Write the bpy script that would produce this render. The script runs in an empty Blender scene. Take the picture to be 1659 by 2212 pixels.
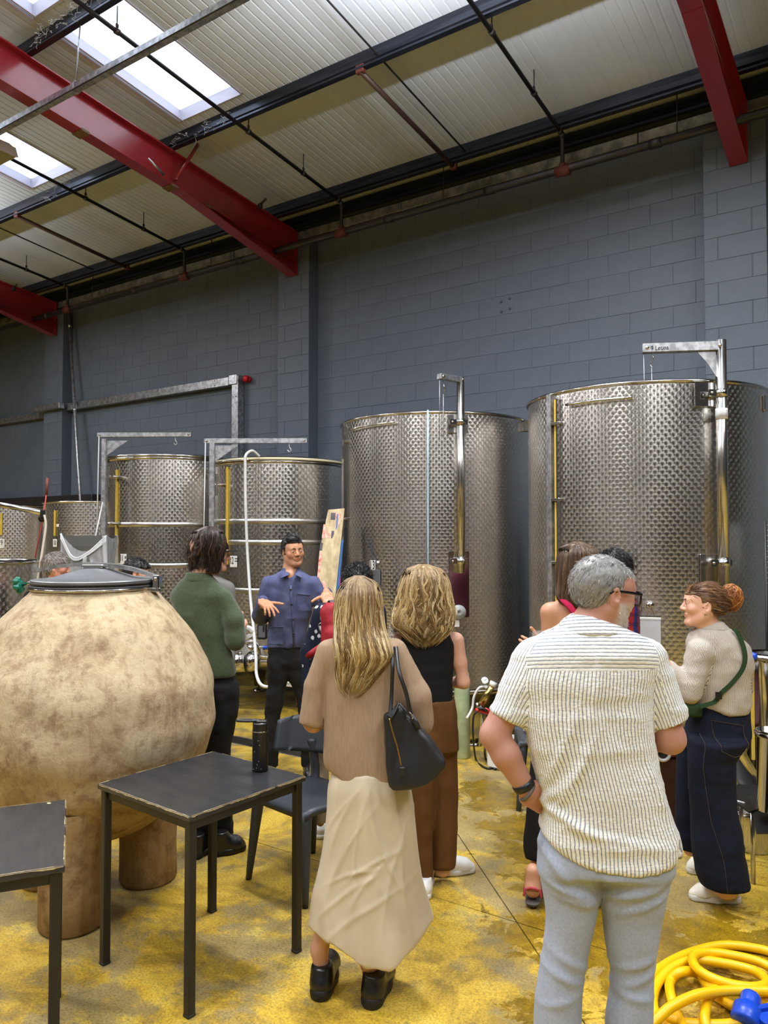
import bpy, math, random
import numpy as np
from mathutils import Vector, Matrix
random.seed(7); RNG = np.random.default_rng(7)
SC = bpy.context.scene; COL = SC.collection
PI = math.pi
# ---------------------------------------------------------------- camera
FPX, CXP, CYP, YAW, PITCH, EYE = 1650.0, 829.5, 1106.0, math.radians(34.25), math.atan(50/1650.0), 1.8
cam = bpy.data.cameras.new('camera'); camo = bpy.data.objects.new('camera', cam); COL.objects.link(camo)
cam.sensor_fit = 'VERTICAL'; cam.sensor_height = 36.0; cam.lens = 36.0*FPX/2212.0
cam.clip_start = 0.05; cam.clip_end = 200
camo.location = (0, 0, EYE); camo.rotation_euler = (PI/2 + PITCH, 0, YAW)
SC.camera = camo
# ---------------------------------------------------------------- sky
W = bpy.data.worlds.new('overcast_sky'); SC.world = W; W.use_nodes = True
_bg = W.node_tree.nodes['Background']; _bg.inputs[0].default_value = (0.86, 0.93, 1.0, 1); _bg.inputs[1].default_value = 3.6
# ---------------------------------------------------------------- hall lamps (the LED battens hung from the roof)
LAMPS = []   # (x, y, z, length along x, watts)
for _x, _w in ((-11.4, 120), (-2.5, 190), (2.4, 130)):
    LAMPS.append((_x, 4.11, 5.65, 1.3, _w))
for _x in (-12.3, -7.4, -2.5, 2.4):  # leftmost one added out of view to brighten the left wall
    LAMPS.append((_x, 0.45, 5.75, 1.5, 120))
for _x in (-7.4, -2.5, 2.4):
    LAMPS.append((_x, -3.2, 6.1, 1.5, 110))
for (_x, _y, _z, _l, _w) in LAMPS:
    _d = bpy.data.lights.new('led_batten_light', 'AREA'); _d.shape = 'RECTANGLE'; _d.size = _l; _d.size_y = 0.22
    _d.energy = _w; _d.color = (1.0, 0.995, 0.985)
    _o = bpy.data.objects.new('led_batten_light', _d); COL.objects.link(_o); _o.location = (_x, _y, _z)
    # added upward fill, stronger than the battens themselves, to brighten roof and wall
    _d2 = _d.copy(); _d2.energy = _w*2.1; _o2 = bpy.data.objects.new('roof_fill_uplight', _d2); COL.objects.link(_o2); _o2.location = (_x, _y, _z+0.14); _o2.rotation_euler = (PI, 0, 0)
SC.view_settings.view_transform = 'Standard'; SC.view_settings.look = 'None'
SC.view_settings.gamma = 1.0; SC.view_settings.use_curve_mapping = False
SC.view_settings.exposure = 0.0
SC.cycles.use_denoising = True
SC.cycles.max_bounces = 7; SC.cycles.diffuse_bounces = 4; SC.cycles.glossy_bounces = 4; SC.cycles.transmission_bounces = 6
SC.cycles.sample_clamp_indirect = 6.0; SC.cycles.caustics_reflective = False; SC.cycles.caustics_refractive = False
# ================================================================ helpers
def lin(r, g, b):
    f = lambda c: (c/255/12.92) if c/255 <= 0.04045 else ((c/255+0.055)/1.055)**2.4
    return (f(r), f(g), f(b))
def A(*v): return np.array(v, float)
CAM_R = A(math.cos(YAW), math.sin(YAW), 0); CAM_F = A(-math.sin(YAW), math.cos(YAW), 0)
def q(x, y, v):
    """photograph pixel + horizontal depth -> (u, v, z) in the yaw frame (u right, v away, z up)"""
    cp, sp = math.cos(PITCH), math.sin(PITCH); t = (y-CYP)/FPX
    Z = v/(cp + t*sp)
    return A(Z*(x-CXP)/FPX, v, EYE + Z*(sp - t*cp))
def toW(p): p = np.asarray(p, float); return A(0, 0, 0) + p[..., 0:1]*CAM_R + p[..., 1:2]*CAM_F + p[..., 2:3]*A(0, 0, 1)
def wq(x, y, v): return toW(q(x, y, v))
def ray(x, y): return wq(x, y, 1.0) - A(0, 0, EYE)
def at_z(x, y, z=0.0): r = ray(x, y); return A(0, 0, EYE) + r*((z-EYE)/r[2])
def at_y(x, y, Y): r = ray(x, y); return A(0, 0, EYE) + r*(Y/r[1])
def at_x(x, y, X): r = ray(x, y); return A(0, 0, EYE) + r*(X/r[0])
def vdep(p): return float(np.dot(np.asarray(p, float), CAM_F))

# ---- materials
def mat(name, col, rough=0.6, metal=0.0, col2=None, nscale=6.0, bump=0.0, bscale=40.0, spec=0.5, stretch=(1, 1, 1), contrast=(0.35, 0.65), tint=False, coat=0.0, sheen=0.0, bdist=0.01, extra=None, rough2=None):
    m = bpy.data.materials.new(name); m.use_nodes = True; nt = m.node_tree; N = nt.nodes; L = nt.links
    b = N['Principled BSDF']; b.inputs['Roughness'].default_value = rough; b.inputs['Metallic'].default_value = metal
    b.inputs['Specular IOR Level'].default_value = spec
    if coat: b.inputs['Coat Weight'].default_value = coat; b.inputs['Coat Roughness'].default_value = 0.15
    if sheen: b.inputs['Sheen Weight'].default_value = sheen; b.inputs['Sheen Roughness'].default_value = 0.5
    tc = N.new('ShaderNodeTexCoord'); mp = N.new('ShaderNodeMapping'); L.new(tc.outputs['Object'], mp.inputs[0]); mp.inputs['Scale'].default_value = stretch
    out = None
    if col2 is not None:
        n = N.new('ShaderNodeTexNoise'); n.inputs['Scale'].default_value = nscale; n.inputs['Detail'].default_value = 6; n.inputs['Roughness'].default_value = 0.6
        L.new(mp.outputs[0], n.inputs['Vector'])
        r = N.new('ShaderNodeValToRGB'); r.color_ramp.elements[0].position = contrast[0]; r.color_ramp.elements[1].position = contrast[1]
        r.color_ramp.elements[0].color = (*col, 1); r.color_ramp.elements[1].color = (*col2, 1); L.new(n.outputs[0], r.inputs[0]); out = r.outputs[0]
        if rough2 is not None:
            mr = N.new('ShaderNodeMapRange'); mr.inputs[1].default_value = contrast[0]; mr.inputs[2].default_value = contrast[1]; mr.inputs[3].default_value = rough; mr.inputs[4].default_value = rough2
            L.new(n.outputs[0], mr.inputs[0]); L.new(mr.outputs[0], b.inputs['Roughness'])
    else:
        b.inputs['Base Color'].default_value = (*col, 1)
    if tint:
        at = N.new('ShaderNodeAttribute'); at.attribute_name = 'tint'
        if out is not None:
            mx = N.new('ShaderNodeMix'); mx.data_type = 'RGBA'; mx.blend_type = 'MULTIPLY'; mx.inputs[0].default_value = 1; L.new(out, mx.inputs[6]); L.new(at.outputs['Color'], mx.inputs[7]); out = mx.outputs[2]
        else: out = at.outputs['Color']
    if out is not None: L.new(out, b.inputs['Base Color'])
    if bump:
        n2 = N.new('ShaderNodeTexNoise'); n2.inputs['Scale'].default_value = bscale; n2.inputs['Detail'].default_value = 5; L.new(mp.outputs[0], n2.inputs['Vector'])
        bp = N.new('ShaderNodeBump'); bp.inputs['Strength'].default_value = bump; bp.inputs['Distance'].default_value = bdist; L.new(n2.outputs[0], bp.inputs['Height']); L.new(bp.outputs[0], b.inputs['Normal'])
    if extra: extra(m, N, L, b)
    return m
def MN(N, L, op, a, b=None, c=None, clamp=False):
    n = N.new('ShaderNodeMath'); n.operation = op; n.use_clamp = clamp
    for i, v in enumerate((a, b, c)):
        if v is None: continue
        if isinstance(v, (int, float)): n.inputs[i].default_value = v
        else: L.new(v, n.inputs[i])
    return n.outputs[0]

# ---- mesh building
class MB:
    """collects shapes, links them as one mesh"""
    def __init__(s): s.v = []; s.f = []; s.uv = []; s.mi = []; s.smooth = []; s.n = 0
    def add(s, V, F, uv=None, mi=0, smooth=False):
        b = s.n; V = [tuple(map(float, p)) for p in V]; s.v += V; s.n += len(V)
        for i, f in enumerate(F):
            s.f.append([b+k for k in f]); s.uv.append(None if uv is None else [uv[k] for k in f]); s.mi.append(mi); s.smooth.append(smooth)
        return s
    def box(s, c, size, R=None, bev=0.0, mi=0):
        c = A(*c); h = A(*size)/2; R = np.eye(3) if R is None else R
        if bev <= 0:
            V = [c + R@(h*A(i, j, k)) for i in (-1, 1) for j in (-1, 1) for k in (-1, 1)]
            F = [(0, 1, 3, 2), (4, 6, 7, 5), (0, 4, 5, 1), (2, 3, 7, 6), (0, 2, 6, 4), (1, 5, 7, 3)]
            return s.add(V, F, mi=mi)
        bev = min(bev, 0.49*2*h.min()); V = []; idx = {}
        for i in (-1, 1):
            for j in (-1, 1):
                for k in (-1, 1):
                    for a in range(3):
                        d = h-bev; d[a] = h[a]; idx[i, j, k, a] = len(V); V.append(c + R@(d*A(i, j, k)))
        F = []
        sg = (-1, 1)
        for a in range(3):
            b1, c1 = (a+1) % 3, (a+2) % 3
            for sa in sg:
                def key(sb, sc, ax):
                    t = [0, 0, 0]; t[a] = sa; t[b1] = sb; t[c1] = sc; return idx[t[0], t[1], t[2], ax]
                o = [(-1, -1), (1, -1), (1, 1), (-1, 1)]
                if sa < 0: o = o[::-1]
                F.append([key(x, y, a) for x, y in o])
            for sb in sg:
                for sc in sg:
                    def k2(sa, ax):
                        t = [0, 0, 0]; t[a] = sa; t[b1] = sb; t[c1] = sc; return idx[t[0], t[1], t[2], ax]
                    f = [k2(-1, b1), k2(1, b1), k2(1, c1), k2(-1, c1)]
                    if sb*sc > 0: f = f[::-1]
                    F.append(f)
        for i in sg:
            for j in sg:
                for k in sg:
                    f = [idx[i, j, k, 0], idx[i, j, k, 1], idx[i, j, k, 2]]
                    if i*j*k < 0: f = f[::-1]
                    F.append(f)
        return s.add(V, F, mi=mi)
    def tube(s, pts, r, seg=8, cap=True, mi=0, flat=None, closed=False):
        pts = [A(*p) for p in pts]; n = len(pts); rs = [r]*n if np.isscalar(r) else list(r)
        up = None; V = []
        for i in range(n):
            if closed: t = pts[(i+1) % n]-pts[i-1]
            else: t = pts[min(i+1, n-1)]-pts[max(i-1, 0)]
            t = t/(np.linalg.norm(t)+1e-12)
            if up is None:
                up = A(0, 0, 1) if abs(t[2]) < 0.9 else A(1, 0, 0)
                if flat is not None: up = A(*flat[0])
            up = up - t*np.dot(up, t); up /= np.linalg.norm(up)+1e-12
            sd = np.cross(t, up)
            for k in range(seg):
                a = 2*PI*(k+0.5)/seg
                V.append(pts[i] + rs[i]*(math.cos(a)*sd*(1 if flat is None else flat[1]) + math.sin(a)*up*(1 if flat is None else flat[2])))
        F = []
        for i in range(n if closed else n-1):
            for k in range(seg):
                a, b = i*seg+k, i*seg+(k+1) % seg; j = ((i+1) % n)*seg
                F.append((a, b, j+(k+1) % seg, j+k))
        if cap and not closed: F.append(tuple(range(seg))[::-1]); F.append(tuple((n-1)*seg+k for k in range(seg)))
        return s.add(V, F, mi=mi, smooth=seg > 4)
    def lathe(s, prof, seg=32, c=(0, 0, 0), a0=0.0, a1=2*PI, mi=0, uvs=None, fr=None):
        """prof: list of (r, z); uv = (angle * R, z)"""
        full = abs(a1-a0-2*PI) < 1e-6; n = seg if full else seg+1; V = []; UV = []
        for (r, z) in prof:
            for k in range(seg+1):
                a = a0+(a1-a0)*k/seg; p = A(r*math.cos(a), r*math.sin(a), z)
                if fr is not None: p = fr@p
                V.append(A(*c)+p); UV.append((a*(uvs or 1), z))
        F = []
        for i in range(len(prof)-1):
            for k in range(seg):
                a = i*(seg+1)+k; F.append((a, a+1, a+seg+2, a+seg+1))
        return s.add(V, F, uv=UV if uvs else None, mi=mi, smooth=True)
    def cyl(s, a, b, r, seg=16, mi=0): return s.tube([a, b], r, seg, mi=mi)
    def ell(s, c, rad, R=None, nu=14, nv=9, mi=0):
        R = np.eye(3) if R is None else R; V = []; F = []
        for i in range(nv+1):
            th = PI*i/nv
            for k in range(nu):
                a = 2*PI*k/nu; V.append(A(*c)+R@A(rad[0]*math.sin(th)*math.cos(a), rad[1]*math.sin(th)*math.sin(a), rad[2]*math.cos(th)))
        for i in range(nv):
            for k in range(nu):
                a, b = i*nu+k, i*nu+(k+1) % nu
                if i == 0: F.append((a, a+nu, b+nu))
                elif i == nv-1: F.append((a, a+nu, b))
                else: F.append((a, a+nu, b+nu, b))
        return s.add(V, F, mi=mi, smooth=True)
    def extrude(s, poly, d, mi=0):
        """poly: 3-D points of a flat outline (counter-clockwise seen from +d), d: extrusion vector"""
        n = len(poly); P0 = [A(*p) for p in poly]; P1 = [p+A(*d) for p in P0]
        F = [tuple(range(n))[::-1], tuple(range(n, 2*n))] + [(i, (i+1) % n, n+(i+1) % n, n+i) for i in range(n)]
        return s.add(P0+P1, F, mi=mi)
    def build(s, name, m, parent=None, origin=(0, 0, 0), rz=0.0, auto=False):
        me = bpy.data.meshes.new(name); V = np.array(s.v) if s.v else np.zeros((0, 3)); V = V-A(*origin)
        if rz: c, sn = math.cos(-rz), math.sin(-rz); V = V@np.array([[c, sn, 0], [-sn, c, 0], [0, 0, 1]])
        me.from_pydata(V.tolist(), [], s.f)
        for x in (m if isinstance(m, (list, tuple)) else [m]): me.materials.append(x)
        me.polygons.foreach_set('material_index', s.mi); me.polygons.foreach_set('use_smooth', s.smooth)
        if any(u is not None for u in s.uv):
            ul = me.uv_layers.new(name='UVMap'); fl = []
            for f, u in zip(s.f, s.uv): fl += ([(0, 0)]*len(f) if u is None else u)
            ul.data.foreach_set('uv', np.array(fl, dtype=np.float32).ravel())
        me.update()
        return link(name, me, parent, origin, rz)
def link(name, me, parent=None, loc=(0, 0, 0), rz=0.0):
    o = bpy.data.objects.new(name, me); COL.objects.link(o)
    o.location = loc; o.rotation_euler = (0, 0, rz)
    if parent is not None: o.parent = parent
    return o
def tag(o, label=None, cat=None, group=None, kind=None):
    if label: o['label'] = label
    if cat: o['category'] = cat
    if group: o['group'] = group
    if kind: o['kind'] = kind
    return o
def thing(name, label, cat, loc=(0, 0, 0), rz=0.0, group=None):
    o = bpy.data.objects.new(name, None); COL.objects.link(o); o.location = loc; o.rotation_euler = (0, 0, rz)
    return tag(o, label, cat, group)
def dup(root, loc=None, rz=None, label=None):
    r = root.copy(); COL.objects.link(r)
    if loc is not None: r.location = loc
    if rz is not None: r.rotation_euler = (0, 0, rz)
    if label: r['label'] = label
    for ch in list(root.children):
        c = ch.copy(); COL.objects.link(c); c.parent = r
        for g in ch.children: d = g.copy(); COL.objects.link(d); d.parent = c
    return r
def rotz(a): return np.array([[math.cos(a), -math.sin(a), 0], [math.sin(a), math.cos(a), 0], [0, 0, 1]])
def frame(z, x=(1, 0, 0)):
    z = A(*z); z /= np.linalg.norm(z); x = A(*x) - z*np.dot(x, z); x /= np.linalg.norm(x); return np.stack([x, np.cross(z, x), z], 1)
def unit(v): v = np.asarray(v, float); return v/(np.linalg.norm(v)+1e-12)
def spline(pts, n=8, closed=False):
    P = [np.asarray(p, float) for p in pts]; out = []; m = len(P)
    for i in range(m if closed else m-1):
        g = (lambda k: P[k % m]) if closed else (lambda k: P[min(max(k, 0), m-1)])
        a, b, c, d = g(i-1), g(i), g(i+1), g(i+2)
        for k in range(n):
            t = k/n; out.append(0.5*(2*b+(c-a)*t+(2*a-5*b+4*c-d)*t*t+(3*b-a-3*c+d)*t**3))
    if not closed: out.append(P[-1])
    return out
def text_mesh(body, size, name='number', ext=0.0008):
    cu = bpy.data.curves.new(name, 'FONT'); cu.body = body; cu.size = size; cu.extrude = ext; cu.align_x = 'CENTER'; cu.align_y = 'CENTER'; cu.resolution_u = 3
    o = bpy.data.objects.new('tmp', cu); COL.objects.link(o)
    me = bpy.data.meshes.new_from_object(o.evaluated_get(bpy.context.evaluated_depsgraph_get()))
    bpy.data.objects.remove(o); bpy.data.curves.remove(cu); me.name = name
    return me
def text_obj(body, size, m, parent, loc, R, name='number', sx=1.0):
    me = text_mesh(body, size, name); me.materials.clear(); me.materials.append(m)
    M = Matrix([[R[0][0]*sx, R[0][1], R[0][2]], [R[1][0]*sx, R[1][1], R[1][2]], [R[2][0]*sx, R[2][1], R[2][2]]]).to_4x4()
    me.transform(M); me.update()
    return link(name, me, parent, loc)

# ---- value noise on point arrays
def _hash(i, j, k):
    n = (i*374761393 + j*668265263 + k*2147483647) & 0xffffffff
    n = ((n ^ (n >> 13))*1274126177) & 0xffffffff
    return ((n ^ (n >> 16)) & 0xffff)/32767.5 - 1.0
def vnoise(P, s=1.0, seed=0):
    P = np.asarray(P, float)*s + seed*17.31; I = np.floor(P).astype(np.int64); f = P-I; f = f*f*(3-2*f); r = 0
    for a in (0, 1):
        for b in (0, 1):
            for c in (0, 1):
                w = (f[:, 0] if a else 1-f[:, 0])*(f[:, 1] if b else 1-f[:, 1])*(f[:, 2] if c else 1-f[:, 2])
                r = r + w*_hash(I[:, 0]+a, I[:, 1]+b, I[:, 2]+c)
    return r
def fbm(P, s, o=3, seed=0): return sum(vnoise(P, s*2**i, seed+i)*0.5**i for i in range(o))
def ridge(P, s, seed=0): return 1-2*np.abs(vnoise(P, s, seed))

# ---- implicit surfaces, polygonised by surface nets (bodies, cloth, hair, clay)
def hermite(xs, ys, x):
    xs = np.asarray(xs, float); ys = np.asarray(ys, float); x = np.clip(x, xs[0], xs[-1])
    h = np.diff(xs); dl = np.diff(ys)/h; m = np.zeros_like(ys)
    if len(xs) > 2:
        for i in range(1, len(xs)-1): m[i] = 0 if dl[i-1]*dl[i] <= 0 else 2*dl[i-1]*dl[i]/(dl[i-1]+dl[i])*1.0
    m[0] = dl[0]; m[-1] = dl[-1]
    i = np.clip(np.searchsorted(xs, x, side='right')-1, 0, len(xs)-2); t = (x-xs[i])/h[i]
    return (2*t**3-3*t**2+1)*ys[i] + (t**3-2*t**2+t)*h[i]*m[i] + (-2*t**3+3*t**2)*ys[i+1] + (t**3-t**2)*h[i]*m[i+1]
class Field:
    def __init__(s, lo, hi, h, fine=()):
        s.ax = []
        for a in range(3):
            x = lo[a]; arr = [x]
            while x < hi[a]:
                st = h
                for (fa, f0, f1, fh) in fine:
                    if fa == a and f0 <= x < f1: st = min(st, fh)
                x += st; arr.append(x)
            s.ax.append(np.array(arr))
        s.F = np.full([len(a) for a in s.ax], 1.0)
    def win(s, lo, hi):
        sl = []
        for a in range(3):
            i = np.searchsorted(s.ax[a], lo[a]); j = np.searchsorted(s.ax[a], hi[a]); sl.append(slice(max(0, i-1), min(len(s.ax[a]), j+1)))
        sl = tuple(sl)
        if min(x.stop-x.start for x in sl) <= 0: return None, None, None, None
        return sl, s.ax[0][sl[0]][:, None, None], s.ax[1][sl[1]][None, :, None], s.ax[2][sl[2]][None, None, :]
    def put(s, prim, k=0.02, op='u'):
        fn, lo, hi = prim; m = 0.05+k
        sl, X, Y, Z = s.win(np.asarray(lo)-m, np.asarray(hi)+m)
        if sl is None: return s
        d = fn(X, Y, Z); F = s.F[sl]
        if op == 'u':
            if k > 0: h = np.maximum(k-np.abs(F-d), 0)/k; r = np.minimum(F, d)-h*h*k*0.25
            else: r = np.minimum(F, d)
        elif op == 's':
            d = -d
            if k > 0: h = np.maximum(k-np.abs(F-d), 0)/k; r = np.maximum(F, d)+h*h*k*0.25
            else: r = np.maximum(F, d)
        s.F[sl] = r; return s
    def cut(s, n, o):
        """remove the half space on the +n side of point o"""
        n = unit(n); X, Y, Z = s.ax[0][:, None, None], s.ax[1][None, :, None], s.ax[2][None, None, :]
        s.F = np.maximum(s.F, (X-o[0])*n[0]+(Y-o[1])*n[1]+(Z-o[2])*n[2]); return s
    def mesh(s):
        F = s.F; ins = F < 0; nx, ny, nz = [n-1 for n in F.shape]
        cs = np.zeros((nx, ny, nz), np.int8)
        for a in (0, 1):
            for b in (0, 1):
                for c in (0, 1): cs += ins[a:a+nx, b:b+ny, c:c+nz]
        idx = np.argwhere((cs > 0) & (cs < 8)); n = len(idx)
        if n == 0: return np.zeros((0, 3)), np.zeros((0, 4), int)
        i, j, k = idx.T; ids = np.full((nx, ny, nz), -1, np.int64); ids[i, j, k] = np.arange(n)
        acc = np.zeros((n, 3)); cnt = np.zeros(n)
        co = [(a, b, c) for a in (0, 1) for b in (0, 1) for c in (0, 1)]
        val = {c: F[i+c[0], j+c[1], k+c[2]] for c in co}; pos = {c: np.stack([s.ax[0][i+c[0]], s.ax[1][j+c[1]], s.ax[2][k+c[2]]], 1) for c in co}
        for c in co:
            for a in range(3):
                if c[a]: continue
                e = list(c); e[a] = 1; e = tuple(e); u, w = val[c], val[e]; m = (u < 0) != (w < 0)
                t = np.where(m, u/(u-w+1e-30), 0)[:, None]; acc += np.where(m[:, None], pos[c]+t*(pos[e]-pos[c]), 0); cnt += m
        V = acc/cnt[:, None]; Q = []
        for a in range(3):
            sl0 = [slice(None)]*3; sl1 = [slice(None)]*3; sl0[a] = slice(0, -1); sl1[a] = slice(1, None)
            A0, A1 = ins[tuple(sl0)], ins[tuple(sl1)]; e = np.argwhere(A0 != A1)
            b, c = (a+1) % 3, (a+2) % 3; ok = (e[:, b] > 0) & (e[:, c] > 0) & (e[:, b] < F.shape[b]-1) & (e[:, c] < F.shape[c]-1); e = e[ok]
            if not len(e): continue
            st = A0[e[:, 0], e[:, 1], e[:, 2]]
            def cell(db, dc):
                g = e.copy(); g[:, b] += db; g[:, c] += dc; return ids[g[:, 0], g[:, 1], g[:, 2]]
            qd = np.stack([cell(-1, -1), cell(0, -1), cell(0, 0), cell(-1, 0)], 1); qd[~st] = qd[~st][:, ::-1]; Q.append(qd)
        return V, np.concatenate(Q)
def bounds(*ps):
    ps = np.array(ps); return ps.min(0), ps.max(0)
def cone(a, b, ra, rb, sq=None):
    """tapered capsule; sq = (axis, factor) flattens its cross-section along axis"""
    a = np.asarray(a, float); b = np.asarray(b, float); ba = b-a; L2 = ba@ba+1e-12; R = max(ra, rb)*(1 if sq is None else max(1, sq[1]))
    ax = None if sq is None else unit(sq[0])
    def fn(X, Y, Z):
        px, py, pz = X-a[0], Y-a[1], Z-a[2]; t = np.clip((px*ba[0]+py*ba[1]+pz*ba[2])/L2, 0, 1)
        rx, ry, rz = px-t*ba[0], py-t*ba[1], pz-t*ba[2]; d2 = rx*rx+ry*ry+rz*rz
        if ax is not None:
            c = rx*ax[0]+ry*ax[1]+rz*ax[2]; d2 = d2-c*c+(c/sq[1])**2
            return (np.sqrt(np.maximum(d2, 0))-(ra+t*(rb-ra)))*min(1, sq[1])
        return np.sqrt(d2)-(ra+t*(rb-ra))
    return fn, np.minimum(a, b)-R, np.maximum(a, b)+R
def ell(c, r, R=None):
    c = np.asarray(c, float); r = np.asarray(r, float); R = np.eye(3) if R is None else R
    def fn(X, Y, Z):
        px, py, pz = X-c[0], Y-c[1], Z-c[2]; k0 = 0; k1 = 0
        for i in range(3):
            w = (px*R[0, i]+py*R[1, i]+pz*R[2, i])/r[i]; k0 = k0+w*w; k1 = k1+(w/r[i])**2
        k0 = np.sqrt(k0); return k0*(k0-1)/np.sqrt(k1+1e-12)
    m = np.abs(R)@r; return fn, c-m, c+m
def rbox(c, h, R=None, rad=0.01):
    c = np.asarray(c, float); h = np.asarray(h, float)-rad; R = np.eye(3) if R is None else R
    def fn(X, Y, Z):
        px, py, pz = X-c[0], Y-c[1], Z-c[2]; o = 0; mx = -1e9
        for i in range(3):
            w = np.abs(px*R[0, i]+py*R[1, i]+pz*R[2, i])-h[i]; o = o+np.maximum(w, 0)**2; mx = np.maximum(mx, w)
        return np.sqrt(o)+np.minimum(mx, 0)-rad
    m = np.abs(R)@(h+rad); return fn, c-m, c+m
def loft(S, n=2.4, mod=None, cap=True):
    """S: rows (z, cx, cy, rx, ry[, angle]) ; elliptical sections along z"""
    S = sorted([tuple(r)+(0,)*(6-len(r)) for r in S]); S = np.array(S, float); z = S[:, 0]
    def fn(X, Y, Z):
        zz = np.asarray(Z).ravel(); g = [hermite(z, S[:, i], zz)[None, None, :] for i in range(1, 6)]
        dx, dy = X-g[0], Y-g[1]
        if np.any(S[:, 5]): ca, sa = np.cos(g[4]), np.sin(g[4]); dx, dy = dx*ca+dy*sa, -dx*sa+dy*ca
        rx, ry = g[2], g[3]; qv = (np.abs(dx/rx)**n+np.abs(dy/ry)**n)**(1/n)
        if mod is not None: qv = qv/mod(np.arctan2(dy/ry, dx/rx), Z)
        d = (qv-1)*np.minimum(rx, ry)
        if cap: d = np.maximum(d, np.maximum(z[0]-Z, Z-z[-1]))
        return d
    rr = np.maximum(S[:, 3], S[:, 4])*1.15
    return fn, A((S[:, 1]-rr).min(), (S[:, 2]-rr).min(), z[0]), A((S[:, 1]+rr).max(), (S[:, 2]+rr).max(), z[-1])
def normals(V, Q):
    n = np.cross(V[Q[:, 2]]-V[Q[:, 0]], V[Q[:, 3]]-V[Q[:, 1]]); N = np.zeros_like(V)
    for i in range(4): np.add.at(N, Q[:, i], n)
    return N/(np.linalg.norm(N, axis=1, keepdims=True)+1e-12)
def relax(V, Q, it=2, w=0.5):
    E = np.concatenate([Q[:, [0, 1]], Q[:, [1, 2]], Q[:, [2, 3]], Q[:, [3, 0]]])
    for _ in range(it):
        S = np.zeros_like(V); c = np.zeros(len(V)); np.add.at(S, E[:, 0], V[E[:, 1]]); np.add.at(S, E[:, 1], V[E[:, 0]]); np.add.at(c, E[:, 0], 1); np.add.at(c, E[:, 1], 1)
        V = V+w*(S/np.maximum(c, 1)[:, None]-V)
    return V
def np_mesh(name, V, Q, m, parent=None, loc=(0, 0, 0), rz=0.0, tint=None, uv=None, mi=None, smooth=True, period=None):
    me = bpy.data.meshes.new(name); V = np.ascontiguousarray(V, np.float32); Q = np.ascontiguousarray(Q, np.int32); k = Q.shape[1]
    me.vertices.add(len(V)); me.vertices.foreach_set('co', V.ravel()); me.loops.add(Q.size); me.loops.foreach_set('vertex_index', Q.ravel())
    me.polygons.add(len(Q)); me.polygons.foreach_set('loop_start', np.arange(0, Q.size, k, dtype=np.int32)); me.polygons.foreach_set('loop_total', np.full(len(Q), k, np.int32))
    for x in (m if isinstance(m, (list, tuple)) else [m]): me.materials.append(x)
    if mi is not None: me.polygons.foreach_set('material_index', np.asarray(mi, np.int32))
    me.polygons.foreach_set('use_smooth', np.full(len(Q), smooth)); me.update(calc_edges=True)
    if tint is not None:
        at = me.color_attributes.new('tint', 'FLOAT_COLOR', 'POINT'); c = np.ones((len(V), 4), np.float32); c[:, :3] = tint; at.data.foreach_set('color', c.ravel())
    if uv is not None:
        ul = me.uv_layers.new(name='UVMap'); L = uv[Q]
        if period is not None:
            for c in (0,):
                P = period if np.isscalar(period) else period[Q].mean(1, keepdims=True)
                a = L[:, :, c]; ref = a[:, :1]; L[:, :, c] = np.where(a-ref > P/2, a-P, np.where(a-ref < -P/2, a+P, a))
        ul.data.foreach_set('uv', np.ascontiguousarray(L.reshape(-1, 2), np.float32).ravel())
    return link(name, me, parent, loc, rz)
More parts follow.
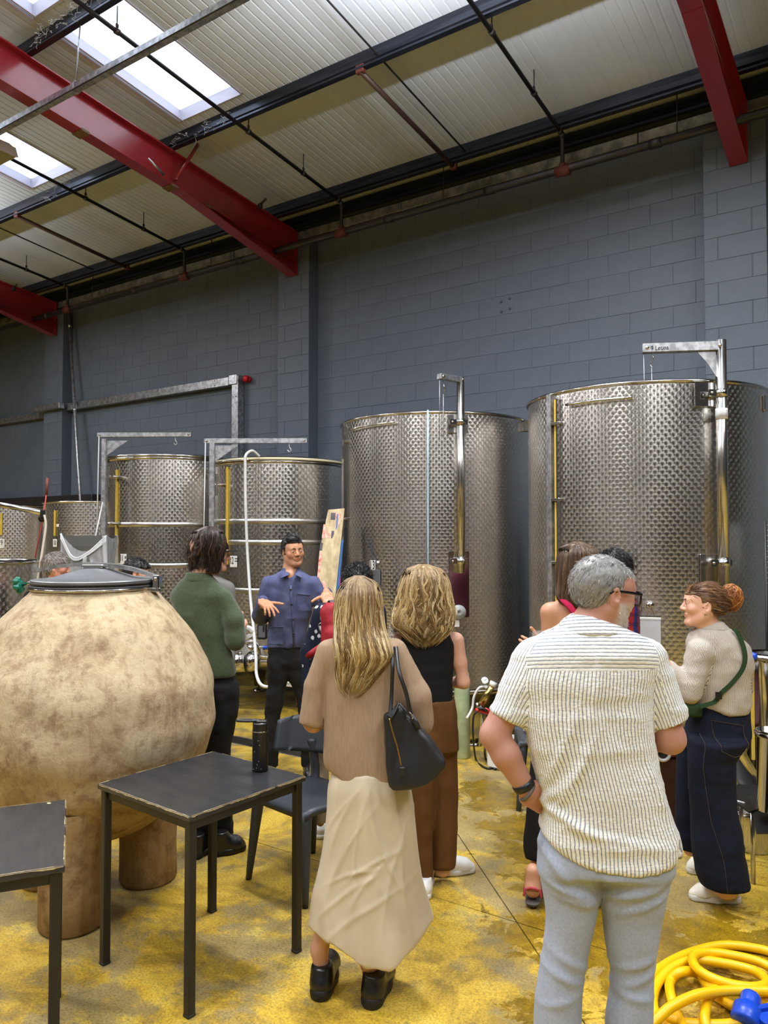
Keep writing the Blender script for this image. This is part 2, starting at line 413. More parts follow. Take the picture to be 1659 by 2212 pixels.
# ================================================================ large structure
def floor_nodes(m, N, L, b):
    tc = N.new('ShaderNodeTexCoord'); P = tc.outputs['Object']
    def noise(scale, detail=6, rough=0.6, dist=0.0):
        n = N.new('ShaderNodeTexNoise'); n.inputs['Scale'].default_value = scale; n.inputs['Detail'].default_value = detail; n.inputs['Roughness'].default_value = rough; n.inputs['Distortion'].default_value = dist
        L.new(P, n.inputs['Vector']); return n.outputs[0]
    def ramp(v, stops):
        r = N.new('ShaderNodeValToRGB'); e = r.color_ramp.elements
        e[0].position, e[1].position = stops[0][0], stops[-1][0]; e[0].color = (*stops[0][1], 1); e[1].color = (*stops[-1][1], 1)
        for p, c in stops[1:-1]: k = e.new(p); k.color = (*c, 1)
        L.new(v, r.inputs[0]); return r.outputs[0]
    def mix(f, a, c, mode='MIX'):
        x = N.new('ShaderNodeMix'); x.data_type = 'RGBA'; x.blend_type = mode
        if isinstance(f, (int, float)): x.inputs[0].default_value = f
        else: L.new(f, x.inputs[0])
        L.new(a, x.inputs[6]); L.new(c, x.inputs[7]); return x.outputs[2]
    paint = ramp(noise(2.6, 9, .70, .8), [(0.30, lin(112, 92, 44)), (0.42, lin(168, 138, 48)), (0.52, lin(208, 172, 58)), (0.66, lin(224, 197, 90))])
    grey = ramp(noise(3.1, 6, .65), [(0.3, lin(98, 86, 58)), (0.7, lin(164, 150, 116))])
    wear = MN(N, L, 'ADD', MN(N, L, 'MULTIPLY', noise(0.75, 8, .68, .8), 0.62), MN(N, L, 'MULTIPLY', noise(5.5, 8, .7), 0.42))
    mr = N.new('ShaderNodeMapRange'); mr.interpolation_type = 'SMOOTHSTEP'; mr.inputs[1].default_value = 0.49; mr.inputs[2].default_value = 0.57; L.new(wear, mr.inputs[0])
    wf = MN(N, L, 'MULTIPLY', mr.outputs[0], 0.72)
    c = mix(wf, paint, grey)
    grain = ramp(noise(95, 5, .75), [(0.34, (0.42, 0.38, 0.30)), (0.52, (0.95, 0.95, 0.93)), (0.70, (1.25, 1.25, 1.2))])
    c = mix(0.9, c, grain, 'MULTIPLY')
    # dark scuffs
    sc = N.new('ShaderNodeMapRange'); sc.inputs[1].default_value = 0.60; sc.inputs[2].default_value = 0.72; L.new(noise(2.3, 9, .75, 1.5), sc.inputs[0])
    dk = ramp(sc.outputs[0], [(0, (1, 1, 1)), (1, (0.42, 0.37, 0.27))]); c = mix(1.0, c, dk, 'MULTIPLY')
    # wet trail: spilled water running between the group and the hose
    wet = None
    for (x, y, r) in WET:
        v = N.new('ShaderNodeVectorMath'); v.operation = 'DISTANCE'; L.new(P, v.inputs[0]); v.inputs[1].default_value = (x, y, 0)
        d = MN(N, L, 'SUBTRACT', 1.0, MN(N, L, 'DIVIDE', v.outputs['Value'], r*1.25)); wet = d if wet is None else MN(N, L, 'MAXIMUM', wet, d)
    ww = MN(N, L, 'ADD', wet, MN(N, L, 'MULTIPLY', MN(N, L, 'SUBTRACT', noise(6.0, 7, .7, .6), 0.5), 3.4))
    mw = N.new('ShaderNodeMapRange'); mw.interpolation_type = 'SMOOTHSTEP'; mw.inputs[1].default_value = 0.22; mw.inputs[2].default_value = 0.46; L.new(ww, mw.inputs[0])
    amber = ramp(noise(8, 6, .7), [(.35, lin(108, 84, 12)), (.65, lin(158, 126, 22))])
    c2 = mix(.8, amber, grain, 'MULTIPLY'); c = mix(MN(N, L, 'MULTIPLY', mw.outputs[0], .92), c, c2)
    L.new(c, b.inputs['Base Color'])
    rr = N.new('ShaderNodeMapRange'); rr.inputs[3].default_value = 0.50; rr.inputs[4].default_value = 0.16; L.new(mw.outputs[0], rr.inputs[0]); L.new(rr.outputs[0], b.inputs['Roughness'])
    bp = N.new('ShaderNodeBump'); bp.inputs['Strength'].default_value = 0.35; bp.inputs['Distance'].default_value = 0.004
    L.new(MN(N, L, 'ADD', noise(60, 5, .7), MN(N, L, 'MULTIPLY', noise(220, 2), .5)), bp.inputs['Height']); L.new(bp.outputs[0], b.inputs['Normal'])
WET = [(-2.48, 4.95, .22), (-2.32, 4.75, .25), (-2.02, 4.38, .25), (-1.79, 4.11, .24), (-1.54, 3.82, .24), (-1.35, 3.56, .24), (-1.45, 3.28, .2), (-1.15, 3.33, .3), (-0.93, 3.52, .3), (-0.68, 3.72, .34), (-0.42, 3.76, .3), (-0.88, 3.2, .25), (-.35, 3.35, .3), (-.6, 2.9, .35), (-.3, 2.9, .3), (-1.12, 2.78, .16)]
M_FLOOR = mat('worn_yellow_epoxy', lin(200, 165, 45), 0.5, extra=floor_nodes, spec=0.45)
M_JOINT = mat('joint_filler', lin(62, 50, 30), 0.9)
M_WALL = mat('slate_grey_wall_paint', lin(88, 97, 108), 0.55, col2=lin(97, 106, 117), nscale=1.3, bump=0.25, bscale=45, spec=0.35)
M_WALLB = mat('slate_grey_joint_paint', lin(82, 91, 102), 0.7)
M_FAR = mat('grey_cladding', lin(112, 112, 114), 0.6, bump=0.1, bscale=8)
M_FARD = mat('charcoal_cladding', lin(38, 39, 43), 0.6, bump=0.1, bscale=8)
M_CEIL = mat('cool_tinted_liner_sheet', lin(188, 197, 212), 0.5, col2=lin(196, 205, 220), nscale=0.8)  # cool tint mixed in to cancel the floor's yellow bounce light
M_RED = mat('red_oxide_gloss_paint', lin(150, 32, 40), 0.30, col2=lin(138, 28, 34), nscale=3, spec=0.55, coat=0.6, bump=0.05, bscale=20)
M_PURLIN = mat('dark_blue_grey_steel', lin(66, 70, 82), 0.32, metal=0.75, col2=lin(40, 43, 52), nscale=5, stretch=(0.3, 4, 4))
M_PIPE = mat('dark_sprinkler_pipe', lin(30, 30, 33), 0.42, col2=lin(46, 40, 40), nscale=9, spec=0.5)
M_RUST = mat('rusty_red_fitting', lin(110, 48, 38), 0.6, col2=lin(84, 40, 34), nscale=20)
M_GALV = mat('galvanised_steel', lin(150, 152, 156), 0.38, metal=0.85, col2=lin(196, 198, 202), nscale=22, contrast=(0.4, 0.6))
M_GALVD = mat('weathered_galvanised', lin(96, 94, 84), 0.5, metal=0.5, col2=lin(160, 158, 140), nscale=7)
M_TRIM = mat('grey_white_upstand', lin(168, 166, 182), 0.5)
def _pane(m, N, L, b):
    t = N.new('ShaderNodeBsdfTranslucent'); t.inputs[0].default_value = (0.95, 0.97, 1, 1); p = N.new('ShaderNodeBsdfTransparent'); p.inputs[0].default_value = (0.95, 0.97, 1, 1)
    mx = N.new('ShaderNodeMixShader'); mx.inputs[0].default_value = 0.45; L.new(t.outputs[0], mx.inputs[1]); L.new(p.outputs[0], mx.inputs[2])
    L.new(mx.outputs[0], N['Material Output'].inputs[0])
M_PANE = mat('frosted_rooflight', (1, 1, 1), extra=_pane)
X0, X1, Y0, YW = -20.0, 6.6, -8.4, 8.2
# ---- floor: slabs between sawn joints
def clip(poly, p, n, off):
    out = []; n = A(*n)/np.linalg.norm(n); m = len(poly)
    for i in range(m):
        a, b = poly[i], poly[(i+1) % m]; da, db = np.dot(a-A(*p), n)-off, np.dot(b-A(*p), n)-off
        if da >= 0: out.append(a)
        if da*db < 0: out.append(a+(b-a)*da/(da-db))
    return out
fl = MB().box(((X0+X1)/2, 0, -0.056), (X1-X0, 17, 0.1)).build('floor', M_JOINT); tag(fl, kind='structure')
polys = [[A(X0, Y0), A(X1, Y0), A(X1, YW), A(X0, YW)]]
for (p, n) in (((-2.16, 4.0), (0.90, 0.86)), ((-1.97, 3.33), (0, 1)), ((0, -1.2), (0, 1)), ((0, 7.3), (0, 1)), ((1.6, 0), (1, 0))):
    nxt = []
    for P_ in polys:
        for sgn in (1, -1):
            c_ = clip(P_, p, (n[0]*sgn, n[1]*sgn), 0.003)
            if len(c_) > 2: nxt.append(c_)
    polys = nxt
# the drain slot runs along the wall at y 4.78 .. 4.94, x -9 .. -3.4
for P_ in polys:
    pts = [(x, y, -0.006) for x, y in P_]; MB().extrude(pts, (0, 0, 0.006)).build('slab', M_FLOOR, fl)
# ---- walls
w = MB().box(((X0+X1)/2, YW+0.1135, 3.2), (X1-X0, 0.22, 6.4)).build('wall_back', M_WALLB); tag(w, kind='structure')
for nm, c, s in (('wall_front', ((X0+X1)/2, Y0-0.1, 4), (X1-X0, 0.2, 8)), ('wall_left', (X0-0.1, 0, 4), (0.2, 17, 8)), ('wall_right', (X1+0.1, 0, 4), (0.2, 17, 8))):
    tag(MB().box(c, s).build(nm, M_FARD if nm == 'wall_right' else M_FAR), kind='structure')
def block_mesh(name, wd, ht=0.2225, d=0.02):
    b = 0.0025; V = []
    for (dx, y) in ((0, 0), (0, -d+b), (b, -d)):
        V += [(-wd/2+dx, y, -ht/2+dx), (wd/2-dx, y, -ht/2+dx), (wd/2-dx, y, ht/2-dx), (-wd/2+dx, y, ht/2-dx)]
    F = []
    for r in (0, 4):
        for i in range(4): j = (i+1) % 4; F.append((r+i, r+j, r+4+j, r+4+i))
    F.append((8, 9, 10, 11)); me = bpy.data.meshes.new(name); me.from_pydata(V, [], F); me.materials.append(M_WALL); me.update(); return me
BLK = block_mesh('block', 0.4475)
ZC0, XJ = 5.98, -4.645
cand = []; nrow = 27
for r in range(nrow):
    z = ZC0-0.225*r-0.1125+0.225*0
    if z < 0: break
    for k in range(-33, 26):
        x = XJ+0.45*k+(0.225 if r % 2 else 0)+0.225
        if x-.225 < X0 or x+.225 > X1: continue
        u = np.dot(A(x, YW, 0), CAM_R); v = np.dot(A(x, YW, 0), CAM_F)
        if v <= 0.5: cand.append((0, x, z)); continue
        px = CXP+FPX*u/v; py = CYP-FPX*((z-EYE)/v-math.tan(PITCH))
        inside = -20 < px < 1680 and 300 < py < 1080
        cand.append((1/v if inside else 0, x, z))
cand.sort(reverse=True); rest = MB()
for i, (sc_, x, z) in enumerate(cand):
    if i < 300 and sc_ > 0:
        o = link('block', BLK, w, (x, YW+0.02+random.uniform(-.0012, .0010), z))
    else:
        rest.add([(v.co.x+x, v.co.y+YW+0.02, v.co.z+z) for v in BLK.vertices], [tuple(p.vertices) for p in BLK.polygons])
tag(rest.build('far_blocks', M_WALL, w), kind='stuff')
# ---- block pillars
BA, BB = block_mesh('block', 0.431), block_mesh('block', 0.125)
for pi, px in enumerate((-12.98, -7.26, -1.60)):
    wd = 0.57; p = MB().box((px+wd/2, 8.1095, 2.93), (wd-0.006, 0.21, 5.86)).build('pillar', M_WALLB); tag(p, kind='structure')
    for r in range(26):
        z = 5.86-0.225*r-0.115
        lft = r % 2
        for me, cx in ((BA, px+0.4355/2+(0.1325 if lft else 0)), (BB, px+(0.065 if lft else 0.4355+0.068))):
            link('block', me, p, (cx, 8.02+random.uniform(-.0012, .0012), z))
# ---- roof: ribbed liner sheets, rooflights, purlins, red rafters
def roofz(y): return 6.67-0.105*(y-3.75)
def sheet_mesh(y0, y1):
    b = MB(); xs = []
    for k in range(10):
        x = 0.0985*k; xs += [(x, 0), (x+0.074, 0), (x+0.0805, 0.0035), (x+0.092, 0.0035)]
    xs.append((0.985, 0)); n = len(xs); V = [(x, y, roofz(y)+dz) for y in (y0, y1) for x, dz in xs]
    b.add(V, [(i, i+1, n+i+1, n+i) for i in range(n-1)]); me = bpy.data.meshes.new('liner_sheet'); me.from_pydata(b.v, [], b.f); me.materials.append(M_CEIL); me.update(); return me
ce = MB()
for y0, y1 in ((8.4, 8.2),): ce.box(((X0+X1)/2, 8.3, 6.3), (X1-X0, 0.2, 0.25))
ce = ce.build('ceiling', M_CEIL); tag(ce, kind='structure')
FULL = sheet_mesh(Y0, 8.3); OPEN = [(4.2, 5.72), (2.44, 3.96), (0.68, 2.2), (-1.08, 0.44)]
PIECES = []; yy = 8.3
for (a, b) in OPEN: PIECES.append(sheet_mesh(b, yy)); yy = a
PIECES.append(sheet_mesh(Y0, yy))
SKY = (-6.68, -9.635, -0.77, 2.185)  # last two columns are out of view, added for their daylight
def window(x, y0, y1, nm):
    o = MB(); t = 0.02; h = 0.15; zc = lambda y: roofz(y)
    def wall(p0, p1, dx, dy):
        P0 = A(p0[0], p0[1], zc(p0[1])-.012); P1 = A(p1[0], p1[1], zc(p1[1])-.012); d = A(dx, dy, 0)
        V = [P0, P1, P1+d, P0+d]; V = V+[v+A(0, 0, h) for v in V]
        o.add(V, [(0, 1, 2, 3), (7, 6, 5, 4), (0, 4, 5, 1), (1, 5, 6, 2), (2, 6, 7, 3), (3, 7, 4, 0)])
    wall((x, y0), (x, y1), t, 0); wall((x+.985-t, y0), (x+.985-t, y1), t, 0); wall((x, y0), (x+.985, y0), 0, t); wall((x, y1-t), (x+.985, y1-t), 0, t)
    for k, e in ((0.0, 0.05), (0.07, 0.025)):
        P = [A(x-.03+k, y0, zc(y0)-.016), A(x-.03+k+e, y0, zc(y0)-.016), A(x-.03+k+e, y1, zc(y1)-.016), A(x-.03+k, y1, zc(y1)-.016)]; o.extrude(P, (0, 0, 0.012))
    f = o.build(nm, M_TRIM); tag(f, kind='structure')
    MB().extrude([(x+t, y0+t, zc(y0)+h-.03), (x+.985-t, y0+t, zc(y0)+h-.03), (x+.985-t, y1-t, zc(y1)+h-.03), (x+t, y1-t, zc(y1)+h-.03)], (0, 0, 0.004)).build('pane', M_PANE, f)
nwin = 0; k = -14
while -6.68+0.985*k < X1:
    x = -6.68+0.985*k; k += 1
    if x < X0-0.9: continue
    if any(abs(x-s) < 0.02 for s in SKY):
        for me in PIECES: link('liner_sheet', me, ce, (x, 0, 0))
        for (a, b) in OPEN: nwin += 1; window(x, a, b, 'window_%d' % nwin)
    else: link('liner_sheet', FULL, ce, (x, 0, 0))
def beam_profile(y, zb, h, fl_=0.062):
    t = 0.004   # sigma section: lipped flanges, folded web
    return [(y-fl_, zb+0.018), (y-fl_, zb), (y, zb), (y, zb+h*.28), (y-.022, zb+h*.36), (y-.022, zb+h*.64), (y, zb+h*.72), (y, zb+h), (y+fl_, zb+h), (y+fl_, zb+h-.018)]
def purlin(y, label, zb=None, h=0.2):
    zb = roofz(y)-h-.008 if zb is None else zb; pr_ = beam_profile(y, zb, h); n = len(pr_); b = MB(); t = 0.005
    for (xa, xb) in ((X0, X1),):
        V = [(xx, yy+dy, zz+dz) for xx in (xa, xb) for (yy, zz) in pr_ for (dy, dz) in ((0, 0),)]
        V2 = [(xx, yy+t, zz+t) for (xx, yy, zz) in V]; F = [(i, i+1, n+i+1, n+i) for i in range(n-1)]
        b.add(V, F); b.add(V2, [f[::-1] for f in F])
    o = b.build('purlin', M_PURLIN); tag(o, label, 'purlin', 'roof purlins')
    for xs in (-12.67, -6.97, -1.27, 4.43):   # bolted sleeves over the rafters
        s = MB().box((xs, y+.012, zb+h/2), (0.9, 0.010, h*.5), bev=.002).build('sleeve', M_PURLIN, o)
    return o
purlin(7.6, 'dark steel purlin closest to the grey block wall'); purlin(5.83, 'dark steel purlin under the lower ends of the rooflights'); purlin(4.08, 'dark steel purlin with cobwebs between two rows of rooflights')
for y, k in ((2.32, 'first'), (0.56, 'second'), (-1.2, 'third'), (-2.96, 'fourth')): purlin(y, 'dark steel purlin, %s towards the viewer from the cobwebbed one' % k)
def rafter(xc, label):
    o = thing('roof_beam', label, 'beam', (xc, 0, 0), group='red roof beams'); ya, yb = Y0+.2, 7.985; hw = 0.08; t = 0.016
    zt = lambda y: 6.455-0.105*(y-3.75); zb = lambda y: zt(y)-0.405
    def strip(nm, y0, y1, f0, f1, th, half, mt=M_RED):
        P = [A(0, y0, f0), A(0, y1, f1), A(0, y1, f1+th), A(0, y0, f0+th)]
        return MB().extrude([p-A(half, 0, 0) for p in P], (2*half, 0, 0)).build(nm, mt, o)
    strip('top_flange', ya, yb, zt(ya)-t, zt(yb)-t, t, hw); strip('bottom_flange', ya, yb, zb(ya), zb(yb), t, hw)
    MB().extrude([(-.005, ya, zb(ya)+.01), (-.005, yb, zb(yb)+.01), (-.005, yb, zt(yb)-.01), (-.005, ya, zt(ya)-.01)], (.01, 0, 0)).build('web', M_RED, o)
    y0 = 6.05; MB().extrude([(-.005, y0, zb(y0)), (-.005, yb, 5.405), (-.005, yb, zb(yb)), ], (.01, 0, 0)).build('haunch_web', M_RED, o)
    strip('haunch_flange', y0, yb, zb(y0)-.004, 5.40, t, hw)
    MB().box((0, yb-.008, (5.405+zt(yb))/2), (0.17, 0.014, zt(yb)-5.405)).build('end_plate', M_RED, o)
    return o
rafter(-6.97, 'red steel roof beam running past the rooflight to the middle grey pillar')
rafter(-12.67, 'red steel roof beam end above the far end of the hall, on the far grey pillar')
rafter(-1.27, 'red steel roof beam ending at the near grey pillar above the largest tanks')
rafter(4.43, 'red steel roof beam beyond the near pillar')
# eaves
eb = MB()
eb.extrude([(X0, 7.94, 6.06), (X0, 8.0, 6.06), (X0, 8.0, 6.195), (X0, 7.94, 6.195)], (X1-X0, 0, 0)); eb.box(((X0+X1)/2, 7.955, 6.127), (X1-X0, 0.05, 0.03))
tag(eb.build('eaves_beam', M_PURLIN), 'dark steel eaves beam along the top of the grey block wall', 'beam')
pl = MB()
for i in range(9): pl.box((X0+2.96*i+1.48, 8.08, 5.965), (2.95, 0.12, 0.11), bev=.004)
tag(pl.build('gutter_plate', M_GALVD), 'weathered galvanised plate under the eaves beam', 'plate')
# ================================================================ services under the roof
def pipe_run(X, label, yend=7.59):
    o = thing('sprinkler_pipe', label, 'pipe', (X, 0, 0), group='sprinkler branch pipes'); z = lambda y: 6.415-0.105*(y-3.75)
    MB().tube([(0, Y0+.3, z(Y0+.3)), (0, yend-.05, z(yend-.05))], 0.021, 10).build('pipe', M_PIPE, o)
    MB().tube(spline([(0, yend-.06, z(yend-.06)), (0, yend-.012, z(yend)-.004), (0, yend, z(yend)-.06), (0, yend, 5.67)], 5), 0.022, 10).build('drop_pipe', M_PIPE, o)
    e = MB(); e.ell((0, yend-.012, z(yend)-.012), (.032, .036, .036)); e.tube([(0, yend-.09, z(yend-.09)), (0, yend-.04, z(yend-.04))], .028, 10); e.build('elbow', M_PIPE, o)
    t = MB(); t.tube([(-.075, yend, 5.62), (.075, yend, 5.62)], .056, 12); t.tube([(0, yend, 5.62), (0, yend, 5.70)], .036, 10); t.build('tee_fitting', M_RUST, o)
    for y in (1.2, 4.25, 5.93, 6.85):
        h = MB(); h.tube([(0, y-.022, z(y)), (0, y+.022, z(y))], .029, 10); h.tube([(0, y, z(y)+.02), (0, y, roofz(y)-.02 if y not in (5.93,) else z(y)+.16)], .006, 6); h.box((0, y, z(y)+.055), (.016, .03, .035), bev=.004); h.build('hanger', M_PIPE, o)
    return o
pipe_run(-5.82, 'dark sprinkler branch pipe crossing below the lit rooflight'); pipe_run(-8.74, 'dark sprinkler branch pipe left of the middle red beam')
pipe_run(-2.90, 'dark sprinkler branch pipe above the tank numbered 13, dropping to the main'); pipe_run(-11.66, 'dark sprinkler branch pipe near the far red beam end')
mp = MB().tube([(X0, 7.6, 5.605), (X1, 7.6, 5.66)], .043, 12)
mpo = mp.build('sprinkler_main', M_PIPE); tag(mpo, 'thick dark sprinkler main running along the top of the block wall', 'pipe')
cp = MB()
for x in (-12.3, -9.9, -7.6, -5.1, -3.75, -1.95, -.8): MB().tube([(x-.06, 7.6, 5.605+.00207*(x-X0)), (x+.06, 7.6, 5.605+.00207*(x-X0))], .05, 12).build('coupling', M_PIPE, mpo)
for x in (-11.0, -8.2, -4.35, -1.75):
    MB().tube([(x, 7.6, 5.64), (x, 7.62, 6.07)], .006, 6).build('hanger_rod', M_PIPE, mpo)
for X in (-4.22, -10.12):
    o = thing('roof_tie', 'brown steel tie bar between two purlins %s' % ('above the tank numbered 13' if X > -6 else 'left of the middle red beam'), 'tie bar', (X, 0, 0))
    MB().tube([(0, 5.78, 6.235), (0, 7.66, 6.04)], .027, 10).build('bar', M_RUST if False else mat('brown_tie_paint', lin(64, 46, 42), .5), o)
    MB().box((0, 5.80, 6.25), (.09, .05, .08), bev=.006).build('end_bracket', M_RUST, o); MB().box((0, 7.62, 6.06), (.08, .05, .1), bev=.006).build('end_bracket', M_RUST, o)
for X, y0, lab in ((-4.03, 2.4, 'thin dark sag rod beside the brown tie bar, between the purlins'), (-10.9, 4.1, 'thin pale sag rod under the far rooflight')):
    o = thing('sag_rod', lab, 'rod', (X, 0, 0)); MB().tube([(0, y0, roofz(y0)-.12), (0, 7.55, roofz(7.55)-.13)], .010, 8).build('rod', M_PIPE, o)
    MB().tube([(0, 5.82, roofz(5.82)-.127), (0, 5.87, roofz(5.87)-.127)], .02, 8).build('nut', M_PIPE, o)
# lighting trunking with its wire hangers and the luminaire
tr = thing('lighting_trunking', 'galvanised lighting trunking hung level below the rooflight on wires', 'trunking', (0, 4.02, 5.82))
b = MB(); t = .003
b.extrude([(X0, -.032, .03), (X0, -.032, -.03), (X0, .032, -.03), (X0, .032, .03), (X0, .032-t, .03), (X0, .032-t, -.03+t), (X0, -.032+t, -.03+t), (X0, -.032+t, .03)], (X1-X0, 0, 0)); b.build('channel', M_GALV, tr)
b = MB()
b.box((-6, 0, .026), (20, .058, .006)); b.build('cover', M_GALV, tr)
for x in (-6.1, -9.9, -2.3):
    MB().tube([(x, 0, .03), (x, .045, .62)], .007, 6).build('wire_hanger', M_GALV, tr); k = MB(); k.box((x, 0, -.002), (.05, .078, .075), bev=.006); k.box((x, 0, .05), (.025, .03, .03)); k.build('hanger_clip', M_GALV, tr)
MB().tube([(-8, -.038, -.036), (-2, -.038, -.036)], .006, 6).build('cable', M_PIPE, tr)
M_LUM = mat('white_luminaire_body', lin(205, 206, 208), .4); M_DIFF = mat('grey_diffuser', lin(150, 150, 146), .35)
M_DIFFON = bpy.data.materials.new('lit_diffuser'); M_DIFFON.use_nodes = True; M_DIFFON.node_tree.nodes['Principled BSDF'].inputs['Emission Color'].default_value = (1, .96, .9, 1); M_DIFFON.node_tree.nodes['Principled BSDF'].inputs['Emission Strength'].default_value = 4.0
def luminaire(x, y, z, l, lab, lit=True):
    o = thing('luminaire', lab, 'lamp', (x, y, z), group='led battens')
    b = MB(); b.extrude([(-l/2, -.14, 0), (-l/2, .14, 0), (-l/2, .11, .075), (-l/2, .05, .10), (-l/2, -.05, .10), (-l/2, -.11, .075)], (l, 0, 0)); b.build('housing', M_LUM, o)
    b = MB(); b.box((0, 0, -.004), (l-.03, .25, .006)); b.build('diffuser', M_DIFFON if lit else M_DIFF, o)
    for s in (-1, 1):
        b = MB(); b.extrude([(s*l/2, -.145, -.012), (s*l/2, .145, -.012), (s*l/2, .115, .08), (s*l/2, -.115, .08)], (s*.006, 0, 0)); b.build('end_cap', M_LUM, o)
        b = MB(); b.box((s*(l/2-.12), 0, .115), (.04, .05, .05), bev=.005); b.tube([(s*(l/2-.12), -.03, .11), (s*(l/2-.12), .03, .11)], .012, 8); b.build('mounting_clip', M_GALV, o)
    return o
luminaire(-7.97, 4.11, 5.665, 1.1, 'unlit white luminaire hung from the trunking by the rooflight', False)
for i, (x, y, z, l, w_) in enumerate(LAMPS):
    luminaire(x, y, z+.015, l, 'lit white led batten %s, at its %s' % ('in line with the trunking' if y > 3 else 'hung in the row above the viewer' if y > 0 else 'hung in the row behind the viewer', 'unseen far left end' if x < -10 else 'left part' if x < -5 else 'middle' if x < 0 else 'right end'))
# beam fittings
fb = thing('fly_brace', 'pink-red diagonal strut from the beam to the purlin under the rooflight', 'brace')
P1, P0 = at_x(428, 312, -6.80), at_x(380, 388, -6.90); MB().tube([P0, P1], .022, 8, flat=((1, 0, 0), 1, .35)).build('strut', M_RED, fb)
MB().cyl(P0-A(.03, 0, 0), P0+A(.03, 0, 0), .014, 8).build('bolt', M_RED, fb)
Pa, Pb = at_x(320, 342, -6.86), at_x(354, 378, -6.86); tag(MB().tube([Pa, Pb], .014, 10).build('conduit_stub', M_GALV), 'short bright conduit stub clipped on the middle red beam', 'conduit')
for (px_, py_, X, wh) in ((175, 285, -6.97, 'uppermost'), (368, 400, -6.97, 'middle'), (440, 448, -6.97, 'lowest')):
    c = at_x(px_, py_, X); mt = mat('old_brown_tape', lin(96, 72, 58), .85, col2=lin(120, 96, 78), nscale=40)
    bb = MB(); bb.box((X, c[1], 6.455-.105*(c[1]-3.75)-.405 if c[1] < 6.05 else c[2]+.0), (.166, .1, .03), R=np.array([[1, 0, 0], [0, .9945, .105], [0, -.105, .9945]]) @ np.eye(3), bev=.004)
    tag(bb.build('tape_patch', mt), '%s of the brown tape patches on the flange of the middle red beam' % wh, 'tape', 'tape patches on the middle red beam')
for X, pxy, lab in ((-6.86, (562, 442), 'middle'), (-1.17, (1605, 100), 'near'), (-12.56, (30, 622), 'far')):
    c = at_x(*pxy, X); o = thing('beam_clamp', 'black clamp with a short stub on the %s red beam' % lab, 'clamp', tuple(c))
    MB().box((0, 0, -.02), (.05, .06, .06), bev=.008).build('body', M_PIPE, o); MB().tube([(0, 0, 0), (.13, -.03, .03)], .017, 8).build('stub', M_PIPE, o)
# cobwebs on the purlins under the rooflights
M_WEB = mat('dusty_cobweb', lin(196, 196, 198), .9)
def cobweb(y, x0, x1, n, lab, seed):
    r = random.Random(seed); b = MB()
    for i in range(n):
        x = r.uniform(x0, x1); z = roofz(y)-r.uniform(.03, .19); L_ = r.uniform(.04, .22); pts = [(x, y-.07, z)]
        for k in range(5): pts.append((pts[-1][0]+r.uniform(-.05, .05)*L_*6, y-.07+r.uniform(-.05, .0), pts[-1][2]-r.uniform(-.3, .9)*L_/4))
        b.tube(spline(pts, 3), r.uniform(.0007, .0018), 4)
    tag(b.build('cobweb', M_WEB), lab, 'cobweb', kind='stuff')
cobweb(4.08, -6.75, -5.6, 40, 'white dusty cobwebs on the purlin between the rooflights', 3); cobweb(5.83, -6.9, -5.9, 24, 'thin cobwebs under the lower corner of the lit rooflight', 5); cobweb(5.83, -9.5, -8.8, 18, 'thin cobwebs under the far rooflight', 8)
# galvanised trunking frame on the wall
gf = thing('cable_trunking', 'galvanised trunking frame running along the wall and down behind tank 12', 'trunking', (0, 0, 0))
MB().box((-10.36, 8.125, 4.10), (4.1, .11, .125), bev=.004).build('horizontal_run', M_GALV, gf)
MB().box((-8.165, 8.125, 2.7), (.125, .13, 2.93), bev=.004).build('vertical_run', M_GALV, gf); MB().box((-8.19, 8.105, 4.105), (.16, .13, .14), bev=.004).build('corner_piece', M_GALV, gf)
MB().box((-12.77, 7.945, 4.105), (.86, .11, .10), bev=.004).build('pillar_bridge', M_GALV, gf)
MB().box((-15.4, 8.15, 4.03), (4.7, .1, .11), bev=.004).build('lower_run', M_GALV, gf)
for x in (-8.6, -9.9, -11.2): 
    s = MB(); [s.cyl((x, 8.072, 4.10+dz), (x, 8.066, 4.10+dz), .009, 8) for dz in (-.035, .035)]; s.build('screw', M_PIPE, gf)
s = MB(); [s.cyl((-8.165+dx, 8.062, z), (-8.165+dx, 8.055, z), .008, 8) for dx in (-.03, .03) for z in (3.85, 4.06, 4.15)]; s.build('screw', M_PIPE, gf)
rb = thing('alarm_sounder', 'small red alarm sounder on the wall beside the galvanised trunking', 'alarm', tuple(at_y(538, 820, 8.19)))
M_REDP = mat('red_plastic', lin(196, 22, 34), .3); b = MB(); fr_ = frame((0, -1, 0)); b.lathe([(0, .0), (.05, 0), (.052, .035), (.046, .04)], 18, fr=fr_); b.build('base', M_REDP, rb)
b = MB(); b.lathe([(.04, .04), (.04, .06), (.05, .062), (.05, .085), (.035, .1), (0, .105)], 18, fr=fr_); b.build('sounder', M_REDP, rb)
MB().tube([(-.05, -.01, 0), (-.13, -.01, -.02)], .006, 6).build('cable', M_PIPE, rb)
Pt, Pbm = at_y(149, 680, 8.08), at_y(173, 1075, 7.9); o = thing('leaning_conduit', 'galvanised conduit pole leaning against the wall by the far pillar', 'pole'); d_ = unit(Pbm-Pt); Pf = Pbm+d_*((0.0-Pbm[2])/d_[2])
MB().tube([Pt, Pf], .026, 12).build('pole', M_GALV, o); [MB().tube([Pt+(Pf-Pt)*t_, Pt+(Pf-Pt)*(t_+.012)], .031, 12).build('joint', M_GALV, o) for t_ in (.03, .3, .62)]
tag(MB().box((-14.6, 8.05, 2.42), (6.4, .26, .16), bev=.01).build('black_duct', M_PIPE), 'black duct along the wall behind the far left tanks', 'duct')
